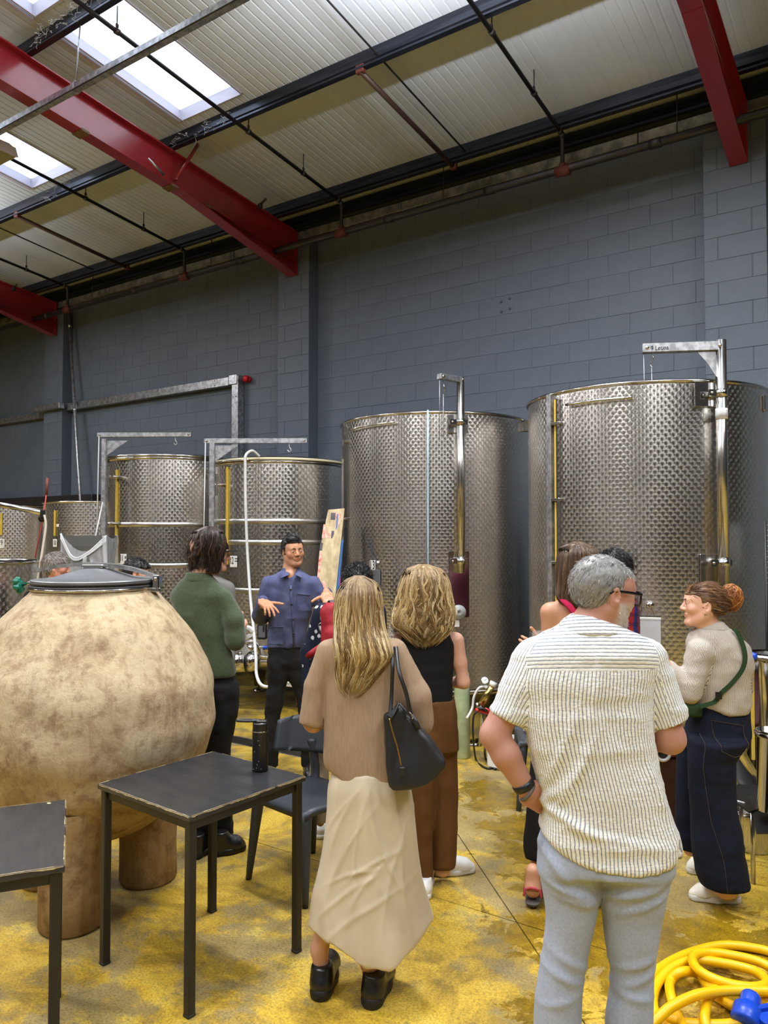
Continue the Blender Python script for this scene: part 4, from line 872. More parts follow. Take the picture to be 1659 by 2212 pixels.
# ================================================================ clay jar
def clay(m, N, L, b):
    tc = N.new('ShaderNodeTexCoord'); P = tc.outputs['Object']
    def noise(s, d=7, r=.65, st=(1, 1, 1), di=0):
        mp = N.new('ShaderNodeMapping'); mp.inputs['Scale'].default_value = st; L.new(P, mp.inputs[0]); n = N.new('ShaderNodeTexNoise'); n.inputs['Scale'].default_value = s; n.inputs['Detail'].default_value = d; n.inputs['Roughness'].default_value = r; n.inputs['Distortion'].default_value = di; L.new(mp.outputs[0], n.inputs['Vector']); return n.outputs[0]
    def ramp(v, st):
        r = N.new('ShaderNodeValToRGB'); e = r.color_ramp.elements; e[0].position, e[1].position = st[0][0], st[-1][0]; e[0].color = (*st[0][1], 1); e[1].color = (*st[-1][1], 1)
        for p, c in st[1:-1]: k = e.new(p); k.color = (*c, 1)
        L.new(v, r.inputs[0]); return r.outputs[0]
    def mul(a, c, f=1.0):
        x = N.new('ShaderNodeMix'); x.data_type = 'RGBA'; x.blend_type = 'MULTIPLY'; x.inputs[0].default_value = f; L.new(a, x.inputs[6]); L.new(c, x.inputs[7]); return x.outputs[2]
    base = ramp(noise(4.6, 12, .74, (1, 1, .8), .6), [(.28, lin(132, 106, 78)), (.42, lin(172, 150, 116)), (.56, lin(196, 178, 144)), (.76, lin(158, 142, 114))])
    streak = ramp(noise(3.2, 8, .7, (6, 6, .5)), [(.34, (.62, .50, .40)), (.48, (1, 1, 1))]); spots = ramp(noise(13, 6, .7), [(.38, (.50, .40, .32)), (.50, (1, 1, 1))])
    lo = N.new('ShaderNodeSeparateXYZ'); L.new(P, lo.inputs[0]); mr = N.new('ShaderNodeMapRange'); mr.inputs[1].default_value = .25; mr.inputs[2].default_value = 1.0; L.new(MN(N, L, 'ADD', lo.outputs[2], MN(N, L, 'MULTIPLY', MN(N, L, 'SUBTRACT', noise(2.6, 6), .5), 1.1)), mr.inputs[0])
    low_shade = ramp(mr.outputs[0], [(0, (.72, .60, .48)), (1, (1, 1, 1))])  # shade of the lower body painted into the clay colour
    ry = ramp(MN(N, L, 'ADD', lo.outputs[2], MN(N, L, 'MULTIPLY', noise(7, 5), .08)), [(1.0, (1, 1, 1)), (1.0, (1, 1, 1))])
    L.new(mul(mul(mul(base, streak, .6), spots, .6), low_shade), b.inputs['Base Color'])
    bp = N.new('ShaderNodeBump'); bp.inputs['Strength'].default_value = .6; bp.inputs['Distance'].default_value = .012; L.new(MN(N, L, 'ADD', noise(26, 8, .7), MN(N, L, 'MULTIPLY', noise(6, 5, .6, (1, 1, .6)), 1.6)), bp.inputs['Height']); L.new(bp.outputs[0], b.inputs['Normal'])
M_CLAY = mat('waxed_clay', (1, 1, 1), .62, extra=clay, spec=.4)
M_RUB = mat('dark_rubber_gasket', lin(52, 52, 54), .5)
jc = toW(A(-1.475, 3.90, 0)); jr = thing('clay_jar', 'big cream clay wine jar on stub legs with a steel lid, at the left', 'jar', tuple(jc), YAW)
prof = [(0, .30), (.15, .31), (.30, .36), (.43, .465), (.52, .60), (.575, .735), (.597, .84), (.602, .93), (.592, 1.04), (.563, 1.15), (.503, 1.265), (.415, 1.395), (.345, 1.475), (.305, 1.515), (.292, 1.535), (.27, 1.54), (.25, 1.52)]
pp = spline([(r, 0, z) for r, z in prof], 6); pz_ = [(max(p[0], 0), p[2]) for p in pp]
b = MB(); b.lathe(pz_, 128); V = np.array(b.v); n0 = V*A(1, 1, 0); n0 = n0/(np.linalg.norm(n0, axis=1, keepdims=True)+1e-9); dsp = .012*fbm(V, 2.2, 2, 3)+.006*fbm(V, 9, 3, 5)+.004*np.sin(V[:, 2]*24+2*fbm(V, 3, 2, 2)); b.v = (V+n0*dsp[:, None]).tolist(); b.build('body', M_CLAY, jr)
for lu, lv in ((.03, -.31), (.235, .165), (-.27, .145)):
    b = MB(); b.lathe([(.0, 0), (.135, 0), (.147, .015), (.146, .2), (.15, .36), (.17, .46), (.2, .56)], 40, c=(lu, lv, 0)); V = np.array(b.v); V[:, 0] += .005*fbm(V, 8, 3, 1); V[:, 1] += .005*fbm(V, 8, 3, 4); b.v = V.tolist(); b.build('leg', M_CLAY, jr)
b = MB(); b.lathe([(.275, 1.537), (.300, 1.538), (.305, 1.545), (.300, 1.552), (.29, 1.553), (.298, 1.556), (.304, 1.562), (.300, 1.569), (.285, 1.571), (.27, 1.566)], 64); b.build('gasket', M_RUB, jr)
b = MB(); b.lathe([(.306, 1.53), (.309, 1.531), (.309, 1.54), (.306, 1.541)], 64); b.build('clamp_ring', M_SSP, jr)
b = MB(); b.lathe([(.300, 1.570), (.302, 1.576), (.29, 1.579), (.25, 1.58), (.2, 1.588), (.13, 1.61), (.075, 1.628), (.05, 1.632), (0, 1.633)], 64); M_LID = mat('matt_lid_steel', lin(150, 152, 156), .36, metal=.75); b.build('lid', M_LID, jr)
b = MB(); b.box((0, 0, 1.643), (.11, .075, .02), bev=.006); b.cyl((0, 0, 1.63), (0, 0, 1.66), .016, 10); b.build('lid_boss', M_SS, jr)
pts = spline([(-.31, .02, 1.617), (-.2, .012, 1.640), (0, 0, 1.652), (.18, -.012, 1.632), (.32, -.02, 1.590)], 6); b = MB(); b.tube(pts, .026, 4, flat=((0, 0, 1), 1.0, .5)); b.build('lid_bar', M_GALV, jr)
b = MB(); b.box((.325, -.02, 1.565), (.035, .06, .07), bev=.005); b.box((.32, -.02, 1.525), (.06, .065, .022), bev=.004); b.cyl((.325, -.06, 1.58), (.325, .02, 1.58), .01, 8); b.build('bar_bracket', M_SSP, jr)
b = MB(); b.cyl((-.25, .02, 1.578), (-.37, .0, 1.548), .009, 10); b.build('clamp_rod', M_SSP, jr)
M_GREEN = mat('green_plastic_knob', lin(0, 96, 76), .3); b = MB(); kc = A(-.385, -.003, 1.545); fr_ = frame((1, .05, .25))
for k in range(6): a_ = k*PI/3; b.ell(kc+fr_@A(.03*math.cos(a_), .03*math.sin(a_), 0), (.017, .017, .017), fr_, 10, 7)
b.lathe([(0, -.016), (.03, -.014), (.034, 0), (.03, .014), (0, .018)], 18, c=kc, fr=fr_); b.build('clamp_knob', M_GREEN, jr)
# ================================================================ tables, bottle, chairs
M_TOP = mat('scuffed_black_laminate', lin(30, 31, 33), .45, col2=lin(46, 47, 50), nscale=5, bump=.06, bscale=90, stretch=(1, 3, 1), rough2=.3)
M_LEG = mat('black_powder_coat', lin(24, 24, 26), .42, bump=.05, bscale=200)
M_CHIP = mat('chipped_ply_edge', lin(206, 188, 140), .7, col2=lin(160, 136, 96), nscale=60)
def table(name, label, c, rz, w, seed, inset=.022):
    o = thing(name, label, 'table', (c[0], c[1], 0), rz); r = random.Random(seed); h = w/2
    MB().box((0, 0, .739), (w, w, .022), bev=.0025).build('table_top', M_TOP, o)
    ch = MB()
    for s in range(4):
        ca, sa = [(1, 0), (0, 1), (-1, 0), (0, -1)][s]; t = -h+.01
        while t < h-.01:
            l = r.uniform(.006, .05); wd = r.uniform(.0008, .0036) if r.random() < (.95 if s in (0, 3) else .8) else 0
            if wd:
                l = min(l, h-.004-t); V = []
                for (tt, d) in ((t, 0), (t, -wd*r.uniform(.5, 1)), (t+l, -wd*r.uniform(.5, 1)), (t+l, 0)):
                    x, y = (h-.0022+d, tt); V.append((x*ca-y*sa, x*sa+y*ca, .7504))
                ch.extrude(V, (0, 0, .0006)); V2 = []
                for (tt, z) in ((t, .7478-r.uniform(0, .005)), (t+l, .7478-r.uniform(0, .005)), (t+l, .7484), (t, .7484)): x, y = h+.0002, tt; V2.append((x*ca-y*sa, x*sa+y*ca, z))
                ch.extrude(V2, (.0006*ca, .0006*sa, 0))
            t += l
    tag(ch.build('chipped_edge', M_CHIP, o), kind='stuff')
    for (x, y, sx, sy) in ((0, h-inset-.01, w-.06, .02), (0, -h+inset+.01, w-.06, .02), (h-inset-.01, 0, .02, w-.06), (-h+inset+.01, 0, .02, w-.06)): MB().box((x, y, .708), (sx, sy, .04), bev=.002).build('apron_rail', M_LEG, o)
    for i in (-1, 1):
        for j in (-1, 1):
            lg = MB().box((i*(h-inset-.005), j*(h-inset-.005), .368), (.034, .034, .72), bev=.004).build('leg', M_LEG, o); MB().box((i*(h-inset-.005), j*(h-inset-.005), .006), (.036, .036, .012), bev=.003).build('foot_cap', M_LEG, lg)
    return o
table('square_table', 'square black table with a chipped edge, carrying the black bottle', (-2.506, 2.302), math.radians(-4), .62, 4)
t2 = table('square_table', 'black table cut by the frame at the left, in front of the clay jar', (-2.68, 1.37), math.radians(-33.5), .66, 9)
tag(MB().ell(at_z(106, 1735, .7512), (.010, .007, .0012)).build('drip_mark', M_CHIP), 'small cream drip mark on the table at the left edge', 'mark')
bc = at_z(562, 1664, .75); bo = thing('water_bottle', 'matt black steel water bottle with a loop lid on the square table', 'bottle', tuple(bc))
M_BOT = mat('scuffed_black_bottle', lin(16, 16, 18), .35, spec=.6)
b = MB(); b.lathe([(0, 0.0), (.031, 0), (.035, .004), (.0355, .02), (.0355, .165), (.0350, .172), (.0355, .175)], 36); b.build('body', M_BOT, bo)
b = MB(); b.lathe([(.0362, .174), (.0362, .177), (.0355, .178)], 36); b.build('steel_band', M_SSP, bo)
b = MB(); b.lathe([(.034, .177), (.0345, .18), (.0345, .208), (.033, .213), (0, .214)], 36); b.build('lid', M_BOT, bo)
b = MB(); fr_ = rotz(YAW); lp = [fr_@A(-.055+.05*math.cos(a_)*1.05, .014*math.sin(a_), .221+.0*a_) for a_ in np.linspace(0, 2*PI, 22)[:-1]]; b.tube(lp, .0055, 8, closed=True); b.box(fr_@A(.005, 0, .217), (.05, .03, .012), R=fr_, bev=.003); b.build('carry_loop', M_BOT, bo)
b = MB(); [b.box(A(.0356*math.cos(a_), .0356*math.sin(a_), z), (.001, .003, .002), R=rotz(a_)) for a_, z in ((-1.3, .02), (-1.0, .05), (-1.6, .09), (-.9, .12), (-1.2, .035), (-1.8, .012), (-.7, .016), (-1.1, .14))]; tag(b.build('scuff', M_WHITE, bo), kind='stuff')
def fsurf(xs, ys, fz, th, b, uvflip=False):
    nx, ny = len(xs), len(ys); top = [fz(x, y) for y in ys for x in xs]; bot = [p-A(0, 0, th) if np.isscalar(th) else p-th(p) for p in top]; n = nx*ny; F = []
    for j in range(ny-1):
        for i in range(nx-1): a = j*nx+i; F += [(a, a+1, a+nx+1, a+nx), (n+a, n+a+nx, n+a+nx+1, n+a+1)]
    for i in range(nx-1): F += [(i+1, i, n+i, n+i+1), ((ny-1)*nx+i, (ny-1)*nx+i+1, n+(ny-1)*nx+i+1, n+(ny-1)*nx+i)]
    for j in range(ny-1): F += [(j*nx, (j+1)*nx, n+(j+1)*nx, n+j*nx), ((j+1)*nx+nx-1, j*nx+nx-1, n+j*nx+nx-1, n+(j+1)*nx+nx-1)]
    b.add(top+bot, F, smooth=True)
M_CHAIR = mat('charcoal_moulded_plastic', lin(50, 55, 62), .48, bump=.04, bscale=300)
def chair(label, c, rz):
    o = thing('moulded_chair', label, 'chair', (c[0], c[1], 0), rz)      # faces -y
    b = MB(); xs = np.linspace(-1, 1, 13); ys = np.linspace(0, 1, 11)
    def seat(x, y): wx = .215+.012*math.sin(PI*y); return A(x*wx, -.215+.43*y, .455-.012*(1-x*x)*math.sin(PI*min(1, y*1.1))-.022*(max(0, .18-y)/.18)**2-.012*y)
    fsurf(xs, ys, seat, .03, b); b.build('seat', M_CHAIR, o)
    b = MB(); xs = np.linspace(-1, 1, 21); ys = np.linspace(0, 1, 9)
    def back(x, y):
        a_ = x*1.38; top = .805-.04*abs(x)**2.2; bot = .585+.02*abs(x)**2; z = bot+(top-bot)*y; r = .325+.012*y
        return A(r*math.sin(a_)*.92, .235+.045*y-.30*(1-math.cos(a_))*.9, z)
    fsurf(xs, ys, back, lambda p: A(-p[0]*.05, .022, 0)*-1*-1, b); b.build('backrest', M_CHAIR, o)
    for s in (-1, 1):
        b = MB(); b.tube(spline([(s*.185, .19, .40), (s*.195, .21, .47), (s*.19, .195, .56), (s*.19, .175, .66)], 5), [.03]*16, 8, flat=((1, 0, 0), .75, 1)); b.build('back_post', M_CHAIR, o)
        for fy, yy, fx in ((-1, -.19, .02), (1, .19, .03)):
            b = MB(); n = 8; P = [A(s*(.185+.035*t_+fx*t_*.3), yy+fy*.035*t_, .44*(1-t_)) for t_ in np.linspace(0, 1, n)]; b.tube(P, list(np.linspace(.036, .017, n)), 8, flat=((0, 1, 0), .85, 1)); b.build('leg', M_CHAIR, o)
    return o
chair('charcoal plastic chair with a wrapped backrest behind the square table', (-2.61, 3.14), math.radians(-9))
chair('charcoal plastic chair half hidden behind the man in the striped shirt', (-2.02, 4.97), math.radians(-62))
# things on and around the half hidden chair
tag(MB().box((0, 0, .0), (.17, .11, .10), bev=.008).build('paper_box', M_WHITE, None, (0, 0, 0)), 'white paper box on the seat of the half hidden chair', 'box').location = (-2.10, 4.95, .505)
o = thing('bottle_cap', 'blue plastic cap lying on the half hidden chair', 'cap', (-2.11, 5.0, .555)); M_BLUE = mat('blue_plastic', lin(20, 70, 190), .35)
MB().lathe([(0, 0), (.035, 0), (.035, .03), (.028, .036), (0, .036)], 18).build('cap', M_BLUE, o)
o = thing('white_canister', 'white plastic canister with black print under the tank, beside the chair', 'canister', tuple(at_z(1084, 1660))); b = MB(); b.box((0, 0, .13), (.2, .14, .26), bev=.02); b.build('body', M_WHITE, o); b = MB(); b.cyl((0.05, 0, .26), (0.05, 0, .30), .025, 12); b.build('cap', M_BLKP, o); MB().box((-.02, -.071, .14), (.05, .003, .1), bev=.001).build('print', M_BLKP, o)
# ---- gas bottle, gauge, cables
gc = at_z(991, 1640); o = thing('gas_cylinder', 'pale green gas cylinder standing behind the woman in brown trousers', 'cylinder', (gc[0], gc[1]+.06, 0))
M_GRN = mat('pale_green_paint', lin(150, 166, 128), .5, col2=lin(176, 188, 150), nscale=8, contrast=(.4, .6)); b = MB(); b.lathe([(0, 0), (.058, 0), (.063, .01), (.063, .62), (.055, .68), (.03, .72), (.02, .74), (.02, .77), (0, .77)], 28); b.build('body', M_GRN, o); b = MB(); b.cyl((0, 0, .76), (0, 0, .82), .014, 10); b.cyl((-.04, 0, .80), (.02, 0, .80), .01, 8); b.build('valve', mat('brass', lin(170, 130, 60), .3, metal=1), o)
gv = 6.1; g0 = wq(1035, 1535, gv); o = thing('pressure_gauge', 'pressure gauge on a slanted steel filter tube with red clips, below tank 13', 'gauge', tuple(g0)); W_ = lambda x, y, d=0: wq(x, y, gv+d)-g0
b = MB(); b.cyl(W_(1039, 1522), W_(1064, 1480), .026, 16); b.build('filter_tube', mat('brass_tinted_steel', lin(186, 170, 110), .2, metal=1), o); b = MB(); b.cyl(W_(1063, 1482), W_(1067, 1473), .030, 16); b.build('tube_cap', M_WHITE, o)
fr_ = frame(A(.5, -.75, .35)); b = MB(); b.lathe([(0, -.02), (.026, -.018), (.030, -.005), (.030, .01), (.026, .012)], 24, c=W_(1047, 1470), fr=fr_); dl = b.build('gauge_case', M_SSP, o); b = MB(); b.lathe([(0, .0115), (.026, .0115)], 24, c=W_(1047, 1470), fr=fr_); b.build('dial', mat('gauge_face', lin(226, 236, 226), .3), dl); b = MB(); b.box(W_(1047, 1470)+fr_@A(.004, .004, .0125), (.022, .003, .001), R=fr_@rotz(.8)); b.build('needle', M_GREEN, dl)
b = MB(); b.cyl(W_(1047, 1474), W_(1050, 1486), .009, 8); b.ell(W_(1050, 1484), (.016, .016, .016)); b.build('valve_stem', M_WHITEH, o)
MB().tube(spline([W_(1048, 1483), W_(1035, 1486), W_(1024, 1505), W_(1020, 1530), W_(1008, 1552, -.05)], 6), .010, 8).build('white_hose', M_WHITEH, o)
M_REDG = mat('red_grip', lin(200, 40, 32), .4); b = MB(); b.tube([W_(1027, 1533, -.03), W_(1040, 1536, -.03), W_(1053, 1541, -.03)], .013, 8); b.tube([W_(1047, 1531, -.03), W_(1060, 1537, -.03)], .013, 8); b.build('red_clip', M_REDG, o); b = MB(); b.tube([W_(1033, 1531, -.05), W_(1042, 1530, -.05), W_(1052, 1536, -.05)], .012, 8); b.build('black_clip', M_BLKP, o)
b = MB(); b.cyl(W_(1030, 1518), W_(1034, 1535), .012, 10); b.tube([W_(1040, 1522), W_(1041, 1545), W_(1036, 1612)], .014, 10); b.build('stand_pipe', M_SSP, o)
b = MB(); b.tube(spline([wq(1032, 1536, 6.0), wq(1023, 1548, 6.0), wq(1022, 1590, 6.0), at_z(1028, 1640, .01), at_z(1042, 1655, .01), at_z(1058, 1660, .01), at_z(1075, 1652, .01)], 6), .008, 7); b.tube(spline([wq(1050, 1598, 6.1), at_z(1047, 1625, .1), at_z(1052, 1645, .02), at_z(1070, 1662, .01)], 6), .009, 7); tag(b.build('power_cable', M_BLKP), 'black power cable trailing on the floor below the pressure gauge', 'cable')
# ---- pump and pipes behind the man in the blue shirt
pv = 7.48; p0 = wq(525, 1430, pv); o = thing('valve_pipework', 'stainless pipework with blue valves at the foot of tank 12', 'pipework', tuple(p0)); o0 = p0; W_ = lambda x, y, d=0: wq(x, y, pv+d)-o0
b = MB(); b.cyl(W_(470, 1430), W_(540, 1428), .105, 24); b.ell(W_(541, 1428), (.105, .105, .105)); b.build('barrel', M_SSP, o); b = MB(); b.lathe([(.107, -.01), (.112, -.01), (.112, .01), (.107, .01)], 24, c=W_(535, 1428), fr=frame(CAM_R)); b.build('clamp_band', M_BLKP, o)
b = MB(); b.tube(spline([W_(530, 1390), W_(545, 1386), W_(556, 1395), W_(560, 1420)], 5), .022, 10); b.tube(spline([W_(498, 1418), W_(540, 1416), W_(575, 1420), W_(592, 1418)], 5), .018, 10); b.tube(spline([W_(505, 1400), W_(545, 1398), W_(580, 1398)], 4), .016, 10); b.build('pipework', M_SSP, o)
b = MB(); [b.ell(W_(x, y, -.05), (.035, .03, .035)) for x, y in ((552, 1424), (575, 1403), (588, 1424), (540, 1400))]; b.build('coupling', M_SSP, o); b = MB(); b.tube([W_(568, 1400, -.08), W_(576, 1398, -.08), W_(592, 1393, -.08)], .016, 8); b.build('blue_handle', M_BLUE, o)
b = MB(); b.ell(W_(520, 1372), (.05, .05, .04)); b.build('hose_bundle', M_WHITEH, o)
hz = lambda x, y, v: wq(x, y, v)
b = MB(); b.tube(spline([hz(560, 986, 7.62), hz(545, 974, 7.55), hz(531, 984, 7.5), hz(530, 1010, 7.5), hz(531, 1100, 7.5), hz(535, 1200, 7.5), hz(541, 1290, 7.4), hz(549, 1370, 7.2), hz(553, 1420, 6.98), hz(554, 1455, 6.9), hz(563, 1478, 6.8), hz(582, 1484, 6.8), hz(606, 1478, 6.85), hz(620, 1462, 6.9)], 7), .0145, 9); tag(b.build('wine_hose', M_WHITEH), 'white hose hanging down the front of tank 12', 'hose')
wh_ = bpy.data.objects['wine_hose']; b = MB()
for k in range(5): c = wq(628, 1452+7*k, 7.2); R_ = .075+.012*(k % 2); b.tube([c+CAM_R*R_*math.cos(a_)+CAM_F*R_*math.sin(a_)+A(0, 0, .012*math.sin(a_+k)) for a_ in np.linspace(0, 2*PI, 20)[:-1]], .010, 7, closed=True)
b.build('hose_coil', M_WHITEH, wh_)
# ---- boards leaning between tanks 12 and 13
def board(nm, label, quad, v, th, m, extra=None):
    P = [wq(x, y, v+dv)-A(0, 0, 0) for x, y, dv in quad]; n = unit(np.cross(P[1]-P[0], P[3]-P[0])); n = n if n@CAM_F > 0 else -n; o = thing(nm, label, 'board', tuple(P[3])); c0 = P[3]
    MB().extrude([p-c0 for p in P], n*th).build('panel', m, o); return o, c0, -n
M_OLDW = mat('peeling_painted_wood', lin(150, 128, 92), .75, col2=lin(206, 190, 152), nscale=7, stretch=(3, 3, .7), contrast=(.3, .7), bump=.4, bscale=40)
bo_, c0, nn = board('old_board', 'worn wooden board with torn stickers leaning between tanks 12 and 13', [(709, 1101, 0), (744, 1098, 0), (721, 1318, -.25), (679, 1318, -.25), (690, 1192, -.105)], 6.6, .03, M_OLDW)
def patch(nm, x0, y0, w, h, m, tilt=.0):
    f = lambda x, y: wq(x, y, 6.6-.25*(y-1100)/218)-c0+nn*.0015
    MB().extrude([f(x0, y0), f(x0+w, y0), f(x0+w+tilt, y0+h), f(x0+tilt, y0+h)], nn*.0015).build(nm, m, bo_)
M_STK = [mat('torn_sticker_red', lin(196, 84, 68), .6, col2=lin(226, 200, 180), nscale=30), mat('torn_sticker_dark', lin(40, 42, 52), .6, col2=lin(90, 80, 84), nscale=40), mat('torn_sticker_blue', lin(70, 96, 160), .6), mat('torn_sticker_pale', lin(222, 206, 186), .6, col2=lin(180, 120, 100), nscale=40)]
for (x0, y0, w_, h_, k, t_) in ((715, 1108, 10, 15, 1, -1), (726, 1106, 4, 16, 0, -1), (728, 1110, 3, 36, 2, -3), (732, 1106, 5, 34, 3, -3), (699, 1133, 5, 30, 0, -4), (704, 1148, 6, 14, 3, -2), (710, 1148, 6, 15, 3, -1), (716, 1147, 6, 16, 1, -1), (723, 1152, 5, 20, 1, -2), (691, 1192, 6, 30, 0, -4), (688, 1222, 5, 26, 0, -3), (692, 1173, 6, 16, 1, -2), (722, 1175, 3, 32, 0, -3), (696, 1255, 8, 20, 0, 2), (687, 1250, 4, 20, 0, -2)): patch('torn_sticker', x0, y0, w_, h_, M_STK[k], t_)
board('blue_board', 'narrow bright blue board leaning beside the worn wooden board', [(736, 1166, 0), (742, 1166, 0), (727, 1318, -.2), (718, 1318, -.2)], 6.65, .03, M_BLUE and mat('sky_blue_paint', lin(40, 110, 180), .45))
board('pink_board', 'thin pink strip leaning beside the blue board', [(734, 1226, 0), (736, 1226, 0), (734, 1318, -.1), (727, 1318, -.1)], 6.7, .02, mat('pink_plastic', lin(214, 70, 140), .5))
tag(MB().extrude([wq(744, 1140, 6.75), wq(750, 1140, 6.75), wq(748, 1345, 6.7), wq(732, 1345, 6.7)], CAM_F*.05).build('black_board', M_BLKP), 'black board behind the blue board, against tank 13', 'board')
# ---- floor drain
d0, d1 = A(-9.0, 4.86, 0), A(-3.5, 4.86, 0); o = thing('floor_drain', 'slotted steel drain channel across the floor behind the clay jar', 'drain', (-6.25, 4.86, 0))
b = MB(); [b.box((0, s*.085, .002), (5.5, .012, .008), bev=.001) for s in (-1, 1)]; b.build('frame', M_SS, o); b = MB(); [b.box((-2.745+.03*k, 0, .0025), (.016, .16, .006)) for k in range(184)]; tag(b.build('grate_bars', M_SSD, o), kind='stuff'); MB().box((0, 0, .0004), (5.48, .15, .0012)).build('channel', M_BLKP, o)
# ---- yellow hose coil with blue connectors
M_YH = mat('yellow_pvc_hose', lin(238, 186, 4), .38, spec=.5); o = thing('yellow_hose', 'yellow hose lying in loose loops on the floor at the bottom corner', 'hose', tuple(at_z(1540, 2120)))
o0 = A(*o.location); H_ = lambda x, y, z=.022: at_z(x, y, z)-o0
path = [(1700, 2070, .02), (1640, 2050, .02), (1560, 2042, .02), (1480, 2062, .022), (1418, 2098, .03), (1392, 2140, .03), (1398, 2190, .022), (1440, 2200, .022), (1500, 2212, .022), (1580, 2212, .022), (1640, 2190, .05), (1700, 2150, .05), (1690, 2110, .05), (1640, 2078, .055), (1560, 2060, .06), (1508, 2060, .07), (1496, 2075, .08), (1512, 2098, .085), (1556, 2120, .085), (1610, 2132, .08), (1648, 2130, .07), (1655, 2118, .06), (1630, 2098, .05), (1570, 2082, .045), (1500, 2074, .045), (1450, 2092, .04), (1418, 2130, .025), (1412, 2175, .022), (1440, 2220, .022), (1520, 2235, .022), (1522, 2195, .05), (1530, 2155, .055), (1548, 2138, .06), (1528, 2128, .05), (1508, 2102, .04), (1470, 2100, .06), (1448, 2120, .03), (1449, 2150, .05), (1462, 2190, .03), (1480, 2225, .022)]
MB().tube(spline([H_(*p_) for p_ in path], 9), .0185, 12).build('hose', M_YH, o)
path2 = [(1400, 2222, .04), (1425, 2196, .07), (1455, 2172, .09), (1510, 2148, .10), (1580, 2140, .09), (1680, 2142, .08)]; MB().tube(spline([H_(*p_) for p_ in path2], 10), .0185, 12).build('hose', M_YH, o)
path3 = [(1690, 2168, .05), (1650, 2160, .04), (1600, 2178, .03), (1560, 2160, .022), (1530, 2140, .022)]; MB().tube(spline([H_(*p_) for p_ in path3], 9), .0185, 12).build('hose', M_YH, o)
path4 = [(1640, 2186, .04), (1622, 2182, .03), (1590, 2168, .025), (1560, 2150, .022), (1640, 2170, .05), (1700, 2160, .05)]
c1 = H_(1612, 2196, .05); b = MB(); fr_ = frame(CAM_R*.5+CAM_F*.6+A(0, 0, .4)); b.lathe([(0, -.03), (.045, -.03), (.05, -.02), (.05, .03), (.04, .035), (.036, .05), (.036, .08), (.03, .09), (0, .09)], 28, c=c1, fr=fr_); b.build('blue_connector', M_BLUE, o)
b = MB(); b.box(c1+CAM_R*.09+A(0, 0, .02)+CAM_F*.02, (.12, .02, .03), R=rotz(YAW+.3), bev=.006); b.box(c1+CAM_R*.08-CAM_F*.03, (.10, .06, .05), R=rotz(YAW+.2), bev=.01); b.build('blue_lever', M_BLUE, o)
# ---- stainless clutter behind the bun-haired woman
dv_ = 4.75; c = wq(1672, 1640, dv_); c[2] = 0; o = thing('steel_drum', 'open stainless drum with a blue valve at the right edge, behind the bun-haired woman', 'drum', tuple(c)); zt = q(1660, 1415, dv_)[2]; b = MB(); b.lathe([(0, .05), (.15, .05), (.15, zt-.04), (.157, zt-.03), (.157, zt), (.15, zt), (.145, zt-.3)], 40); b.build('body', M_SSP, o); b = MB(); b.lathe([(.15, zt-.02), (.168, zt-.02), (.168, zt+.012), (.15, zt+.012)], 40); b.build('rim', M_SS, o); b = MB(); b.tube([A(-.16, -.02, zt-.02), A(-.06, -.1, zt+.01), A(.05, -.17, zt+.02)], .015, 8); b.build('handle', M_BLKP, o); p_ = wq(1628, 1418, dv_-.15)-c; b = MB(); b.ell(p_, (.022, .02, .025)); b.build('blue_valve', M_BLUE, o); MB().box(wq(1626, 1530, dv_-.1)-c, (.02, .012, .62), R=rotz(YAW), bev=.003).build('level_strip', M_SIGHT, o); [MB().box(A(.12*math.cos(a_), .12*math.sin(a_), .04), (.04, .04, .08), R=rotz(a_), bev=.004).build('foot', M_SS, o) for a_ in (.5, 2.6, 4.7)]
def pot(nm, label, c, ax, r0, r1, h, m=M_SSP):
    o = thing(nm, label, 'pot', tuple(c)); fr_ = frame(ax, CAM_R); b = MB(); b.lathe([(0, 0), (r0, 0), (r0+.004, .006), (r1, h-.01), (r1+.006, h-.008), (r1+.006, h), (r1-.002, h), (r0-.01, .02), (0, .02)], 36, fr=fr_); b.build('body', m, o); b = MB(); b.lathe([(r1+.005, h-.03), (r1+.01, h-.03), (r1+.01, h-.01), (r1+.005, h-.01)], 36, fr=fr_); b.build('rim_band', M_SS, o); return o
# low trolley carrying pots
tv = 4.35; o = thing('plate_stand', 'low stand with black steel plates beside the bun-haired woman', 'stand', tuple(at_z(1640, 1850))); o0 = A(*o.location); W_ = lambda x, y, v: wq(x, y, v)-o0
M_BPL = mat('black_sheet', lin(28, 28, 30), .35); zs_ = .40
pz3 = lambda x, y, z=.40: at_z(x, y, z)-o0
b = MB(); b.extrude([pz3(1572, 1722), pz3(1618, 1757), pz3(1690, 1735), pz3(1690, 1690), pz3(1600, 1690)], (0, 0, .008)); b.build('plate', M_BPL, o); b = MB(); b.extrude([pz3(1617, 1722, .42), pz3(1634, 1802, .36), pz3(1710, 1802, .36), pz3(1710, 1722, .42)], (0, 0, .008)); b.build('plate', M_BPL, o); b = MB(); b.tube([pz3(1578, 1727, .41), pz3(1608, 1735, .41)], .006, 6); b.build('white_strip', M_WHITE, o)
for x_, y_ in ((1600, 1700), (1625, 1740), (1690, 1720), (1690, 1690)): p_ = pz3(x_, y_); MB().cyl(p_, A(p_[0], p_[1], 0-0), .012, 8).build('leg', M_SS, o)
pot('steel_pot', 'tilted stainless bucket leaning beside the bun-haired woman', wq(1610, 1705, 4.4), unit(-CAM_R*.38+A(0, 0, .9)+CAM_F*.15), .10, .085, .30)
pot('steel_pot', 'upright stainless pot on the black plate at the right edge', at_z(1672, 1752, .43), (0, 0, 1), .075, .075, .4)
pot('steel_pot', 'wide stainless bowl on the floor under the black plates', at_z(1628, 1832, 0.0), (0, 0, 1), .10, .15, .24)
